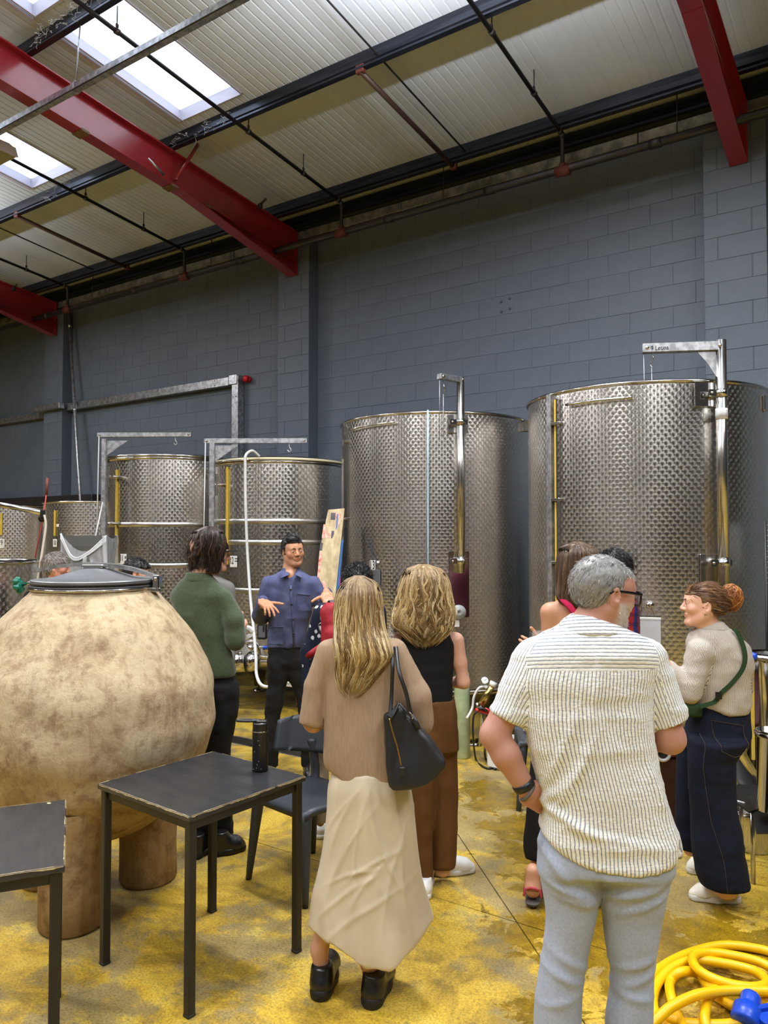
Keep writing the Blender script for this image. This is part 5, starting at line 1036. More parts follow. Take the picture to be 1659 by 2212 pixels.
tag(MB().extrude([at_z(1455, 1714, .05), at_z(1490, 1720, .05), at_z(1490, 1700, .05), at_z(1470, 1702, .05)], (0, 0, .006)).build('steel_scrap', M_SS), 'thin steel plate edge on the floor behind the bun-haired woman', 'plate')
b0 = wq(1412, 1585, 5.0); o = thing('red_crate', 'dark red crate under the tallest tank', 'crate', (b0[0]+.15, b0[1], 0)); MB().box((0, 0, .22), (.5, .3, .42), R=rotz(YAW), bev=.02).build('crate_body', mat('dark_red_plastic', lin(52, 12, 14), .5), o); MB().box((0, 0, .445), (.54, .34, .03), R=rotz(YAW), bev=.008).build('crate_rim', mat('dark_red_rim', lin(70, 16, 18), .5), o)
# wire shelf at the right edge
o = thing('wire_rack', 'wire mesh rack just entering the picture at the right edge', 'rack', tuple(at_z(1700, 1830))); o0 = A(*o.location); W_ = lambda x, y: wq(x, y, 5.08)-o0; b = MB(); zt, zb = W_(1654, 1126)[2], W_(1654, 1420)[2]
b.cyl(A(*W_(1653, 1130)[:2], 0-o0[2]), A(*W_(1653, 1130)[:2], zt), .008, 8); P_ = W_(1653, 1130)+CAM_R*.5; b.cyl(A(P_[0], P_[1], 0), A(P_[0], P_[1], zt), .008, 8); b.build('post', M_BLKP, o); b = MB()
z = zb
while z < zt: b.tube([A(*W_(1653, 1130)[:2], z), A(P_[0], P_[1], z)], .0022, 5); z += .035
for k in range(14): c = W_(1653, 1130)+CAM_R*(.5*k/14); b.tube([A(c[0], c[1], zb), A(c[0], c[1], zt)], .0022, 5)
b.build('mesh_panel', M_GALV, o)
# ================================================================ people: builders
def skin_mat(nm, c): return mat(nm, c, .48, tint=True, bump=.06, bscale=220, spec=.4, bdist=.002)
M_SKIN = skin_mat('skin', (1, 1, 1))
M_HAIR = mat('hair', (1, 1, 1), .42, tint=True, spec=.45)
M_EYE = mat('eye_white', lin(225, 220, 214), .2); M_IRIS = mat('dark_iris', lin(40, 26, 18), .15)
def cloth_mat(nm, c, c2=None, rough=.85, ns=30, bump=.25, bs=500, sheen=.0, extra=None, **k): return mat(nm, c, rough, col2=c2, nscale=ns, bump=bump, bscale=bs, sheen=sheen, spec=.25, bdist=.003, extra=extra, **k)
def axes(yaw, pitch=0.0, roll=0.0):
    """columns right, forward, up in the person's frame; yaw 0 looks away from the camera, +90 degrees looks to picture right"""
    f = A(math.sin(yaw)*math.cos(pitch), math.cos(yaw)*math.cos(pitch), math.sin(pitch)); r = A(math.cos(yaw), -math.sin(yaw), 0); u = np.cross(r, f)
    c, s = math.cos(roll), math.sin(roll); return np.stack([c*r+s*u, f, c*u-s*r], 1)
def mir(fn): return [fn(-1), fn(1)]
def head_prims(c, R, s=1.0, female=False, ears=True):
    P = lambda *v: c+R@(A(*v)*s); out = []; add = lambda p, k, op='u': out.append((p, k*s, op)); E = lambda v, r, Q=None: ell(P(*v), A(*r)*s, R if Q is None else R@Q); C_ = lambda a, b, ra, rb, sq=None: cone(P(*a), P(*b), ra*s, rb*s, sq)
    add(E((0, -.014, .028), (.074, .096, .088)), .0); add(E((0, .018, -.022), (.061, .074, .086)), .03); add(E((0, .05, .035), (.058, .045, .05)), .03)
    for e in (-1, 1):
        add(C_((e*.056, -.005, -.045), (e*.022, .060, -.094), .018, .016), .03); add(E((e*.042, .060, -.020), (.024, .022, .024)), .02)
    add(E((0, .070, -.096), (.023, .018, .018)), .02); add(C_((-.036, .083, .022), (.036, .083, .022), .009, .009), .012)
    for e in (-1, 1): add(E((e*.031, .094, .004), (.017, .013, .011)), .010, 's')
    for e in (-1, 1): add(E((e*.031, .0772, .0035), (.0150, .0150, .0140)), .004); add(C_((e*.020, .0875, .0125), (e*.042, .0835, .0115), .0045, .0045), .006); add(C_((e*.022, .0875, -.0065), (e*.041, .0835, -.006), .0035, .0035), .006)
    add(C_((0, .085, .016), (0, .1075, -.022), .0065, .0105 if not female else .0095), .012); add(E((0, .104, -.027), (.010, .012, .009)), .006)
    for e in (-1, 1): add(E((e*.0125, .096, -.029), (.0075, .010, .008)), .006)
    add(C_((-.018, .0815, -.056), (.018, .0815, -.056), .0065, .0065), .010); add(E((0, .0845, -.055), (.016, .0095, .0062)), .006); add(E((0, .0825, -.0665), (.016, .0095, .0066)), .007)
    add(E((0, .095, -.0605), (.020, .012, .0020)), .003, 's'); add(E((0, .092, -.079), (.018, .006, .005)), .008, 's')
    if ears:
        for e in (-1, 1):
            Q = np.stack([A(.93, -e*.37, 0), A(e*.37, .93, 0), A(0, 0, 1)], 1); add(E((e*.077, -.008, -.006), (.009, .019, .032), Q), .006); add(E((e*.086, -.003, -.002), (.007, .011, .017), Q), .004, 's'); add(E((e*.076, .002, -.032), (.007, .010, .011)), .005)
    return out
def hand_prims(w, d, n, side, s=1.0, curl=(.25, .25, .3, .35), spread=(.12, .03, -.06, -.16), thumb=(.9, .25), tcurl=.15, palm=True):
    """w wrist, d towards the fingers, n palm-down normal (fingers curl towards n), side towards the thumb"""
    w = A(*w); d = unit(d); side = unit(A(*side)-d*np.dot(side, d)); n = unit(n - d*np.dot(n, d)-side*np.dot(n, side)); R = np.stack([side, d, n], 1); out = []
    out.append((cone(w-d*.02*s, w+d*.02*s, .024*s, .026*s, (n, .75)), .01, 'u')); out.append((rbox(w+d*.050*s, A(.041, .049, .0145)*s, R, .0135*s), .02, 'u')); out.append((cone(w+d*.025*s+side*.022*s, w+d*.055*s+side*.034*s, .017*s, .014*s), .015, 'u'))
    for i, (off, L_, r) in enumerate(((.030, .074, .0092), (.0105, .082, .0095), (-.0095, .076, .0090), (-.0285, .060, .0080))):
        p = w+d*(.092-.004*abs(i-1.2))*s+side*off*s; a = spread[i]; dd = d*math.cos(a)+side*math.sin(a); ang = 0; c = curl[i]
        for j, fr_ in enumerate((.45, .31, .24)):
            ang += c*(.8, 1.2, .9)[j] if np.isscalar(c) else c[j]; dr = dd*math.cos(ang)+n*math.sin(ang); p2 = p+dr*L_*fr_*s; out.append((cone(p, p2, r*(1-.08*j)*s, r*(.93-.09*j)*s), .004 if j else .008, 'u')); p = p2
    p = w+d*.030*s+side*.030*s; a, dn = thumb
    for j, (L_, r) in enumerate(((.042, .0125), (.034, .0108), (.027, .0095))):
        aa = a-tcurl*j; dr = unit(d*math.cos(aa)+side*math.sin(aa)+n*dn); p2 = p+dr*L_*s; out.append((cone(p, p2, r*s, r*.9*s), .008 if j == 0 else .004, 'u')); p = p2
    return out
def mesh_of(prims, h, fine=(), pad=.03, cuts=(), lo=None, hi=None):
    los = np.min([p[0][1] for p in prims if p[2] == 'u'], 0)-pad; his = np.max([p[0][2] for p in prims if p[2] == 'u'], 0)+pad
    if lo is not None: los = np.maximum(los, lo)
    if hi is not None: his = np.minimum(his, hi)
    F = Field(los, his, h, fine)
    for p, k, op in prims: F.put(p, k, op)
    for n, o in cuts: F.cut(n, o)
    return F.mesh()
class Fig:
    def __init__(s, label, x, y, v, skin, group=None, name='person'):
        b = q(x, y, v); s.b = A(b[0], b[1], 0); s.label = label; s.skin = np.array(skin); s.name = name; s.parts = []
    def L(s, x, y, v): return q(x, y, v)-s.b
    def sec(s, y, xl, xr, v, ratio, dv=0.0, n=None):
        xm = (xl+xr)/2; p = s.L(xm, y, v); rx = (xr-xl)/2*v/FPX; return (p[2], p[0], p[1]+dv, rx, rx*ratio)
    def body(s, prims, head, R, hs=1.0, female=False, hands=(), h=.014, lips=(1.0, .62, .60), beard=None, hfine=.0042, skin_fn=None, eyes=True, look=(0, 1, -.12), brow=None, ears=True):
        s.head, s.R, s.hs = head, R, hs; P = list(prims)+head_prims(head, R, hs, female, ears)
        r = .125*hs; fine = [(a, head[a]-r, head[a]+r, hfine) for a in range(3)]
        V, Q = mesh_of(P, h, fine)
        Lc = (V-head)@R/hs; T = np.ones((len(V), 3))*s.skin
        d = np.linalg.norm((Lc-A(0, .088, -.060))/A(.021, .016, .011), axis=1); m = np.clip(1.6-d*1.15, 0, 1)[:, None]*.75; T = T*(1-m)+T*np.array(lips)*m
        d = np.linalg.norm((np.abs(Lc)*A(1, 0, 0)+Lc*A(0, 1, 1)-A(.045, .07, -.02))/.03, axis=1); m = np.clip(1-d, 0, 1)[:, None]*.25; T = T*(1-m)+T*A(1.1, .8, .75)*m
        if beard is not None:
            col, low, amt = beard; m = (Lc[:, 1] > -.01)*np.clip((low-Lc[:, 2])/.02+.0, 0, 1)*np.clip((Lc[:, 2]+.15)/.02, 0, 1)*np.clip((Lc[:, 1]-.0)/.02, 0, 1); m = np.where((np.abs(Lc[:, 0]) < .025) & (Lc[:, 2] > -.042), 0, m); d = np.linalg.norm((Lc-A(0, .094, -.061))/A(.022, .02, .009), axis=1); m = np.where(d < 1, 0, m)*amt; T = T*(1-m[:, None])+np.array(col)*m[:, None]
        if skin_fn is not None: T = skin_fn(V, Lc, T)
        Vs, Qs, Ts = [V], [Q], [T]; n = len(V)
        for hp in hands: v2, q2 = mesh_of(hp, .0031, pad=.012); Vs.append(v2); Qs.append(q2+n); n += len(v2); Ts.append(np.ones((len(v2), 3))*s.skin*A(1.02, .96, .94))
        s.root = np_mesh(s.name, np.concatenate(Vs), np.concatenate(Qs), M_SKIN, None, tuple(toW(s.b)), YAW, tint=np.concatenate(Ts)); tag(s.root, s.label, 'person')
        if eyes:
            for e in (-1, 1):
                c = head+R@(A(e*.031, .0806, .0025)*hs); b = MB(); b.ell(c, A(.0120, .0120, .0120)*hs, nu=14, nv=10); o = b.build('eye', M_EYE, s.root); lk = unit(R@A(*look)); b = MB(); b.ell(c+lk*.0088*hs, A(.0062, .0062, .0044)*hs, frame(lk), 12, 6); b.build('iris', M_IRIS, o)
            if brow is not None:
                for e in (-1, 1):
                    b = MB(); pts = [head+R@(A(e*x, y, z)*hs) for x, y, z in ((.011, .0985, .0205), (.022, .0985, .0245), (.034, .0935, .0260), (.048, .0815, .0205))]; b.tube(spline(pts, 4), list(np.interp(np.linspace(0, 1, 13), [0, .3, 1], [.0030, .0034, .0012])), 6); bo = b.build('eyebrow', M_HAIR, s.root); t_ = bo.data.color_attributes.new('tint', 'FLOAT_COLOR', 'POINT'); c4 = np.ones((len(bo.data.vertices), 4), np.float32); c4[:, :3] = brow; t_.data.foreach_set('color', c4.ravel())
        return s.root
    def part(s, name, m, prims, h=.011, fine=(), cuts=(), disp=None, smooth=1, uvr=None, tint=None, parent=None, lo=None, hi=None, post=None):
        V, Q = mesh_of(prims, h, fine, cuts=cuts, lo=lo, hi=hi)
        if smooth: V = relax(V, Q, smooth, .4)
        N = normals(V, Q)
        if disp is not None: V = V+N*disp(V, N)[:, None]
        if post is not None: V = post(V, N)
        o = np_mesh(name, V, Q, m, parent or s.root, tint=None if tint is None else tint(V, N))
        if uvr is not None: set_uv(o.data, V, Q, uvr)
        s.V, s.Q, s.N = V, normals, N; return o
def bone_uv(a, b, r, ref):
    a, b = np.array(a), np.array(b); d = unit(b-a); x = unit(np.array(ref)-d*np.dot(ref, d)); y = np.cross(d, x)
    def fn(V):
        p = V-a; t = p@d; e = p-np.clip(t, 0, np.linalg.norm(b-a))[:, None]*d; ang = np.arctan2(p@y, p@x); return np.stack([ang*r, t], 1), np.linalg.norm(e, axis=1)/r
    return fn, 2*PI*r
def set_uv(me, V, Q, regions):
    """regions: list of (fn(V)->(uv, score), period); the lowest score at a face's first corner wins"""
    U = []; S = []
    for fn, per in regions: u, sc_ = fn(V); U.append(u); S.append(sc_)
    S = np.stack(S); reg = S[:, Q].mean(2).argmin(0); U = np.stack(U); L_ = U[reg[:, None], Q].copy(); P = np.array([p for _, p in regions])[reg][:, None]
    a = L_[:, :, 0]; ref = a[:, :1]; L_[:, :, 0] = np.where(a-ref > P/2, a-P, np.where(a-ref < -P/2, a+P, a))
    ul = me.uv_layers.new(name='UVMap'); ul.data.foreach_set('uv', np.ascontiguousarray(L_.reshape(-1, 2), np.float32).ravel())
def tubes(paths, radii, tints, m, name, parent, seg=4):
    """many thin tapered locks as one mesh; paths (n, k, 3), radii (n, k)"""
    P = np.asarray(paths, float); n, k, _ = P.shape; T = np.gradient(P, axis=1); T /= np.linalg.norm(T, axis=2, keepdims=True)+1e-9
    up = np.where(np.abs(T[..., 2:3]) < .8, A(0, 0, 1), A(.6, .8, 0)); S_ = np.cross(T, up); S_ /= np.linalg.norm(S_, axis=2, keepdims=True)+1e-9; U_ = np.cross(S_, T)
    ang = 2*PI*np.arange(seg)/seg; V = P[:, :, None, :]+np.asarray(radii)[:, :, None, None]*(np.cos(ang)[None, None, :, None]*S_[:, :, None, :]+np.sin(ang)[None, None, :, None]*U_[:, :, None, :])
    idx = np.arange(n*k*seg).reshape(n, k, seg); a = idx[:, :-1, :]; b = np.roll(a, -1, 2); c = idx[:, 1:, :]; d = np.roll(c, -1, 2); Q = np.stack([a, b, d, c], -1).reshape(-1, 4)
    tt = np.repeat(np.asarray(tints)[:, None, None, :], k, 1).repeat(seg, 2).reshape(-1, 3) if np.ndim(tints) == 2 else np.repeat(np.asarray(tints)[:, :, None, :], seg, 2).reshape(-1, 3)
    return np_mesh(name, V.reshape(-1, 3), Q, m, parent, tint=tt)
def palette(cols, n, rng, jit=.12):
    c = np.array(cols)[rng.integers(0, len(cols), n)]; return np.clip(c*(1+jit*rng.standard_normal((n, 1))), 0.002, 1)
def loft_hair(fig, name, S, n, cols, phi=(0, 2*PI), wave=.006, freq=2.0, r=.0032, seed=1, top=.0, ends=.08, k=16, drift=.25, out=.003, base=True, base_mul=.75, root_dark=None, flick=0.0, sweep=None, nn=2.3, clump=26):
    """hair as a mass following loft sections S (z, cx, cy, rx, ry) with locks running down it"""
    S = np.array(sorted(S), float); rng = np.random.default_rng(seed); z = S[:, 0]
    mean = np.array(cols).mean(0)*base_mul
    if base:
        hb = fig.part(name, M_HAIR, [(loft([(a, b, c, max(d-.004, .004), max(e-.004, .004)) for a, b, c, d, e in S], nn), 0, 'u')], h=.009, smooth=2, tint=lambda V, N: np.ones((len(V), 3))*mean, disp=lambda V, N: .004*vnoise(V*A(1, 1, .12), 90, 3)+.003*vnoise(V*A(1, 1, .15), 40, 8))
    ph = np.sort(rng.uniform(phi[0], phi[1], n)); nb = max(12, n//clump); bi = np.minimum((np.arange(n)*nb//n)+rng.integers(-1, 2, n).clip(0, 1), nb-1); lay = rng.integers(0, 3, n); bi = bi*3+lay
    B = lambda lo, hi: rng.uniform(lo, hi, nb*3)[bi][:, None]
    t = np.linspace(0, 1, k)[None, :]; z0 = z[-1]-(z[-1]-z[0])*rng.uniform(0, top, n)[:, None] if top else np.full((n, 1), z[-1]); z1 = z[0]+(z[-1]-z[0])*(np.abs(rng.normal(0, ends, nb*3))[bi][:, None]+.03*rng.random((n, 1)))-.012*rng.random((n, 1))
    zz = z0+(z1-z0)*(t**.85); p = ph[:, None]+drift*(B(-1, 1)+.15*rng.uniform(-1, 1, (n, 1)))*t+(0 if sweep is None else sweep(t)); wv = B(0, 2*PI)+.35*rng.standard_normal((n, 1)); f = freq*B(.75, 1.25)
    g = [hermite(z, S[:, i], np.clip(zz, z[0], z[-1]).ravel()).reshape(zz.shape) for i in range(1, 5)]
    q_ = (np.abs(np.cos(p))**nn+np.abs(np.sin(p))**nn)**(-1/nn); off = out*(B(-.5, 1.2)+rng.uniform(-.25, .25, (n, 1)))+flick*np.clip(t-.75, 0, 1)**1.5*B(0, 1)
    w = wave*np.sin(wv+f*2*PI*t)*t**.7; x = g[0]+(g[2]*q_+off)*np.cos(p)+w*np.sin(p); y = g[1]+(g[3]*q_+off)*np.sin(p)-w*np.cos(p)
    rad = r*rng.uniform(.6, 1.4, (n, 1))*np.interp(t, [0, .15, .75, 1], [.7, 1, .9, .12]); P = np.stack([x, y, zz+.0*x], -1); c = np.clip(np.array(cols)[rng.integers(0, len(cols), nb*3)][bi]*(1+.16*rng.standard_normal((n, 1))), .002, 1)
    if root_dark is not None: cc = np.repeat(c[:, None, :], k, 1); m = np.clip(1-t/.35, 0, 1)[..., None]*.8; c = cc*(1-m)+np.array(root_dark)*m*(.8+.4*rng.random((n, 1, 1)))
    return tubes(P, rad, c, M_HAIR, 'hair_strands' if base else name, hb if base else fig.root, 3)
def tufts(fig, V, N, n, flow, length, cols, seed=1, lift=.35, r=.0016, k=6, parent=None, bend=.4, name='hair_strands', mess=.22):
    rng = np.random.default_rng(seed); i = rng.integers(0, len(V), n); p, nn = V[i], N[i]; f = flow(p, nn); f = f-nn*(f*nn).sum(1, keepdims=True); f = f/(np.linalg.norm(f, axis=1, keepdims=True)+1e-9)+mess*rng.standard_normal((n, 3)); f /= np.linalg.norm(f, axis=1, keepdims=True)+1e-9
    L_ = length*rng.uniform(.6, 1.3, (n, 1, 1)); t = np.linspace(0, 1, k)[None, :, None]; P = p[:, None]-nn[:, None]*.003+f[:, None]*L_*t+nn[:, None]*L_*lift*(t-bend*t*t); rad = r*rng.uniform(.7, 1.3, (n, 1))*np.interp(np.linspace(0, 1, k), [0, .6, 1], [1, .9, .1])[None, :]
    return tubes(P, rad, palette(cols, n, rng, .2), M_HAIR, name, parent or fig.root, 3)
def short_hair(fig, cols, hairline=.045, nape=-.075, puff=.012, side=.0, n=2600, length=.02, lift=.3, seed=1, flow=None, base_mul=.8, r=.0016, temple=.03, top=0.0, subs=(), extra=(), mess=.22):
    h, R, s = fig.head, fig.R, fig.hs; P = lambda *v: h+R@(A(*v)*s)
    pr_ = [(ell(P(0, -.014, .028+top*.4), (A(.074+side, .096, .088+top)+puff)*s, R), 0, 'u')]+[(ell(P(0, .05, .035), (A(.058, .045, .05)+puff*.8)*s, R), .02, 'u')]+[(ell(P(*c), A(*r_)*s, R), .015, 'u') for c, r_ in extra]
    pr_ += [(rbox(P(0, .102+hairline*0, -.10+hairline*.5+.0), A(.10, .075, .10+hairline*.5)*s, R, .02*s), .01, 's'), (rbox(P(0, .06, -.17), A(.12, .095-temple, .14)*s, R, .02*s), .01, 's'), (rbox(P(0, -.05, nape-.1), A(.12, .12, .1)*s, R, .01*s), .02, 's')]
    for e in (-1, 1): pr_.append((ell(P(e*.082, .0, -.012), A(.022, .026, .036)*s, R), .006, 's'))
    for c, r_ in subs: pr_.append((ell(P(*c), A(*r_)*s, R), .01, 's'))
    m = np.array(cols).mean(0)*base_mul; o = fig.part('hair', M_HAIR, pr_, h=.0055, smooth=1, tint=lambda V, N: np.ones((len(V), 3))*m*(1+.25*vnoise(V, 120, 2)[:, None]), disp=lambda V, N: .0025*vnoise(V, 70, 5))
    V, N = np.array([v.co for v in o.data.vertices]), fig.N; Lq = (V-h)@R/s; ok = (((V-h)*N).sum(1) > .03) & (np.linalg.norm((Lq-A(0, -.014, .028))/A(.074, .096, .088), axis=1) > 1.04) & (np.linalg.norm((Lq-A(0, .018, -.022))/A(.061, .074, .086), axis=1) > 1.06) & (np.linalg.norm((Lq-A(0, .05, .035))/A(.058, .045, .05), axis=1) > 1.06)
    fl = flow or (lambda p, nn: np.tile(R@A(0, -1, -.4), (len(p), 1))); tufts(fig, V[ok], N[ok], n, fl, length, cols, seed, lift, r, parent=o, mess=mess); return o
def shoe(fig, heel, toe, m, msole, kind='sneaker', w=.047, th=.028, col_h=.075, name='shoe'):
    a = A(heel[0], heel[1], 0); b = A(toe[0], toe[1], 0); d = unit(b-a); L_ = np.linalg.norm(b-a); up = A(0, 0, 1); P = lambda t, z, sd=0: a+d*L_*t+up*z+np.cross(up, d)*sd
    pr_ = [(cone(P(.14, .035+th*.3), P(.72, .030+th*.3), w*.80, w*.92, None), 0, 'u'), (cone(P(.72, .022+th*.4), P(.88, .012+th*.4), w*.9, w*.66), .02, 'u'), (cone(P(.17, .05), P(.21, col_h+.02), w*.82, w*.80), .02, 'u'), (cone(P(.24, col_h-.01), P(.55, .06), w*.66, w*.6), .03, 'u')]
    cuts = [(-up, P(0, th*.7)), (up, P(0, col_h+th*.5))]; o = fig.part(name, m, pr_, h=.006, cuts=cuts)
    so = [(cone(P(.13, th*.5), P(.5, th*.5), w*.86, w*.93), 0, 'u'), (cone(P(.5, th*.5), P(.86, th*.5), w*.95, w*.78), .02, 'u')]; fig.part('sole', msole, so, h=.0065, cuts=[(-up, P(0, .001)), (up, P(0, th))], parent=o, smooth=0)
    return o
def limb(a, b, ra, rb, k=.02, sq=None): return (cone(a, b, ra, rb, sq), k, 'u')
def arms_body(sh, el, wr, r=(.045, .038, .026)): return [limb(sh, el, r[0], r[1]), limb(el, el+(wr-el)*.3, r[1], r[1]*1.04), limb(el+(wr-el)*.3, wr, r[1]*1.04, r[2])]
def core(neck, chest, pel, shL, shR, neck_r=.055, head=None):
    return [limb(neck, chest, .055, .085, .03, (A(0, 1, 0), .62)), limb(chest, pel, .085, .07, .04, (A(0, 1, 0), .62)), limb(shL+(shR-shL)*.08-A(0, 0, .012), shR+(shL-shR)*.08-A(0, 0, .012), .034, .034, .03), limb(neck, head+A(0, 0, -.06) if head is not None else neck, neck_r, neck_r*.95, .03)]
def leg_body(hip, kn, an): return [limb(hip, kn, .06, .044), limb(kn, an, .044, .034)]
def legs_from(f, legs, v, dvs=(0, 0)):
    out = []
    for L_, dv in zip(legs, dvs):
        c = [f.sec(*r, v, 1, dv) for r in L_[1:]]
        for a, b in zip(c[:-1], c[1:]): out.append(limb(A(a[1], a[2], a[0]), A(b[1], b[2], b[0]), min(.06, a[3]*.62), min(.06, b[3]*.62), .03))
    return out
def cuff(end, d, r):
    """clean sleeve or trouser opening: removes the rounded end beyond point end along d"""
    d = unit(d); return rbox(end+d*r*1.1, A(r*1.5, r*1.5, r*1.1), frame(d, (0, 1, 0.1)), .003), .004, 's'
# ================================================================ people
FAIR, TAN_, OLIVE, PINKISH = lin(200, 154, 132), lin(192, 142, 112), lin(178, 132, 106), lin(180, 131, 113)
BLONDE = [lin(196, 170, 118), lin(164, 134, 90), lin(224, 206, 162), lin(120, 96, 64), lin(208, 186, 140), lin(146, 118, 78)]
def wr_(amp, s, seed, st=(1, 1, 1)): return lambda V, N: amp*fbm(V*A(*st), s, 2, seed)
def hem(fig, pts, v, down=True):
    """prim that removes everything below the line through photograph pixels pts"""
    P = np.array([fig.L(x, y, v) for x, y in pts]); o = np.argsort(P[:, 0]); xs, zs = P[o, 0], P[o, 2]
    def fn(X, Y, Z): return (Z-hermite(xs, zs, np.asarray(X).ravel())[:, None, None])+0*Y
    return (fn, A(xs[0]-.5, -1, zs.min()-.5), A(xs[-1]+.5, 1, zs.max()+.02)), 0, 's'
def col_tint(c): return lambda V, N: np.ones((len(V), 3))*np.array(c)
M_TAN = cloth_mat('tan_crinkle_cotton', lin(150, 126, 102), lin(162, 138, 114), ns=60, bump=.35, bs=260, stretch=(3, 3, .35))
M_SATIN = cloth_mat('cream_satin', lin(190, 177, 152), lin(200, 187, 162), rough=.38, ns=5, bump=.05, bs=400, sheen=.2)
M_BLKKNIT = cloth_mat('black_knit', lin(16, 16, 18), bump=.3, bs=600); M_BROWN = cloth_mat('brown_twill', lin(84, 54, 24), lin(98, 65, 30), ns=9, bump=.2, bs=300)
M_BLKTR = cloth_mat('black_cotton', lin(20, 19, 20), lin(28, 27, 28), ns=10); M_FLEECE = cloth_mat('green_fleece', lin(58, 70, 48), lin(72, 84, 60), ns=90, bump=.6, bs=320, sheen=.25)
M_BLUES = cloth_mat('blue_work_shirt', lin(70, 75, 110), lin(90, 95, 126), ns=14, bump=.3, bs=300); M_CHINO = cloth_mat('pale_blue_chino', lin(152, 162, 184), lin(166, 176, 196), ns=120, bump=.2, bs=500)
M_DENIM = cloth_mat('dark_denim', lin(11, 16, 31), lin(19, 25, 42), ns=60, bump=.25, bs=700); M_PINK = cloth_mat('pink_jersey', lin(186, 36, 80)); M_CREAMT = cloth_mat('cream_trousers', lin(186, 176, 156)); M_GREYSH = cloth_mat('grey_cotton', lin(110, 108, 104))
M_SHOEW = mat('white_leather', lin(228, 228, 226), .45); M_SOLEW = mat('white_rubber', lin(214, 212, 206), .6); M_SHOEB = mat('black_leather', lin(18, 18, 19), .32, spec=.6, bump=.1, bscale=120); M_SOLEB = mat('black_rubber', lin(16, 16, 17), .6)
def stripes(period, duty, c0, c1, seer=0.0):
    def ex(m, N, L, b):
        uv = N.new('ShaderNodeUVMap'); sp = N.new('ShaderNodeSeparateXYZ'); L.new(uv.outputs[0], sp.inputs[0]); n = N.new('ShaderNodeTexNoise'); n.inputs['Scale'].default_value = 60; L.new(uv.outputs[0], n.inputs['Vector'])
        u = MN(N, L, 'ADD', MN(N, L, 'DIVIDE', sp.outputs[0], period), MN(N, L, 'MULTIPLY', MN(N, L, 'SUBTRACT', n.outputs[0], .5), .25)); f = MN(N, L, 'FRACT', u); t = MN(N, L, 'ABSOLUTE', MN(N, L, 'SUBTRACT', f, .5))
        mr = N.new('ShaderNodeMapRange'); mr.inputs[1].default_value = duty/2+.06; mr.inputs[2].default_value = duty/2-.06; L.new(t, mr.inputs[0])
        n2 = N.new('ShaderNodeTexNoise'); n2.inputs['Scale'].default_value = 260; mp = N.new('ShaderNodeMapping'); mp.inputs['Scale'].default_value = (1, .3, 1); L.new(uv.outputs[0], mp.inputs[0]); L.new(mp.outputs[0], n2.inputs['Vector']); k = MN(N, L, 'MULTIPLY', mr.outputs[0], MN(N, L, 'ADD', .45, MN(N, L, 'MULTIPLY', n2.outputs[0], .9)), None, True)
        x = N.new('ShaderNodeMix'); x.data_type = 'RGBA'; L.new(k, x.inputs[0]); x.inputs[6].default_value = (*c0, 1); x.inputs[7].default_value = (*c1, 1); L.new(x.outputs[2], b.inputs['Base Color'])
        if seer:
            bp = N.new('ShaderNodeBump'); bp.inputs['Strength'].default_value = seer; bp.inputs['Distance'].default_value = .004; mp2 = N.new('ShaderNodeMapping'); mp2.inputs['Scale'].default_value = (75, 150, 1); L.new(uv.outputs[0], mp2.inputs[0]); n3 = N.new('ShaderNodeTexNoise'); n3.inputs['Scale'].default_value = 1; n3.inputs['Detail'].default_value = 3; L.new(mp2.outputs[0], n3.inputs['Vector'])
            L.new(MN(N, L, 'ADD', n3.outputs[0], MN(N, L, 'MULTIPLY', t, .5)), bp.inputs['Height']); L.new(bp.outputs[0], b.inputs['Normal'])
    return ex
M_SEER = cloth_mat('striped_seersucker', (1, 1, 1), extra=stripes(.0098, .30, lin(236, 237, 235), lin(128, 136, 146), .7)); M_TICK = cloth_mat('fine_striped_cotton', (1, 1, 1), extra=stripes(.0062, .44, lin(206, 198, 186), lin(112, 100, 92), .3))
def pants(fig, name, m, pel, legs, v, hem_cuts=(), disp=None, h=.0115, ratio=1.0, pr=.62, dvs=(0, 0), lean=0.0):
    pr_ = [(loft([fig.sec(*r, v, pr) for r in pel], 2.5), 0, 'u')]
    for L_, dv in zip(legs, dvs): pr_.append((loft([fig.sec(*r, v, ratio, dv) for r in L_], 2.15), .03, 'u'))
    return fig.part(name, m, pr_+list(hem_cuts), h=h, smooth=2, disp=disp or (lambda V, N: .006*fbm(V*A(1, 1, 1.6), 9, 2, 4)+.003*ridge(V*A(1, 1, 2.5), 12, 7)))

# ---------------- woman in tan shirt and satin skirt (seen from behind, nearest centre)
f = Fig('woman with long blonde hair, tan short-sleeved shirt and long cream satin skirt, black bag', 752, 1700, 3.05, FAIR); v = 3.05; L = f.L
hd = L(775, 1312, v); nk = L(772, 1374, v); ch = L(775, 1460, v); pe = L(790, 1690, v); sL, sR = L(708, 1408, v), L(852, 1408, v); eL, wL = L(677, 1560, v+.02), L(706, 1535, v+.22); eR, wR = L(900, 1540, v), L(850, 1500, v+.2)
kL, kR, aL, aR = L(735, 1860, v), L(830, 1865, v), L(690, 2050, v+.02), L(797, 2075, v-.02)
f.body(core(nk, ch, pe, sL, sR, head=hd)+arms_body(sL, eL, wL)+arms_body(sR, eR, wR)+leg_body(L(755, 1700, v), kL, aL)+leg_body(L(825, 1700, v), kR, aR)+[limb(aL, L(695, 2098, v+.02), .031, .031), limb(aR, L(802, 2122, v-.02), .031, .031)], hd, axes(0), .98, True, h=.012, ears=False)
TS = [(1369, 752, 797, .9), (1380, 722, 832, .62), (1392, 698, 858, .56), (1415, 694, 866, .56), (1460, 704, 860, .6), (1520, 704, 856, .62), (1580, 702, 858, .62), (1640, 700, 864, .62), (1672, 706, 868, .62), (1696, 716, 868, .6)]
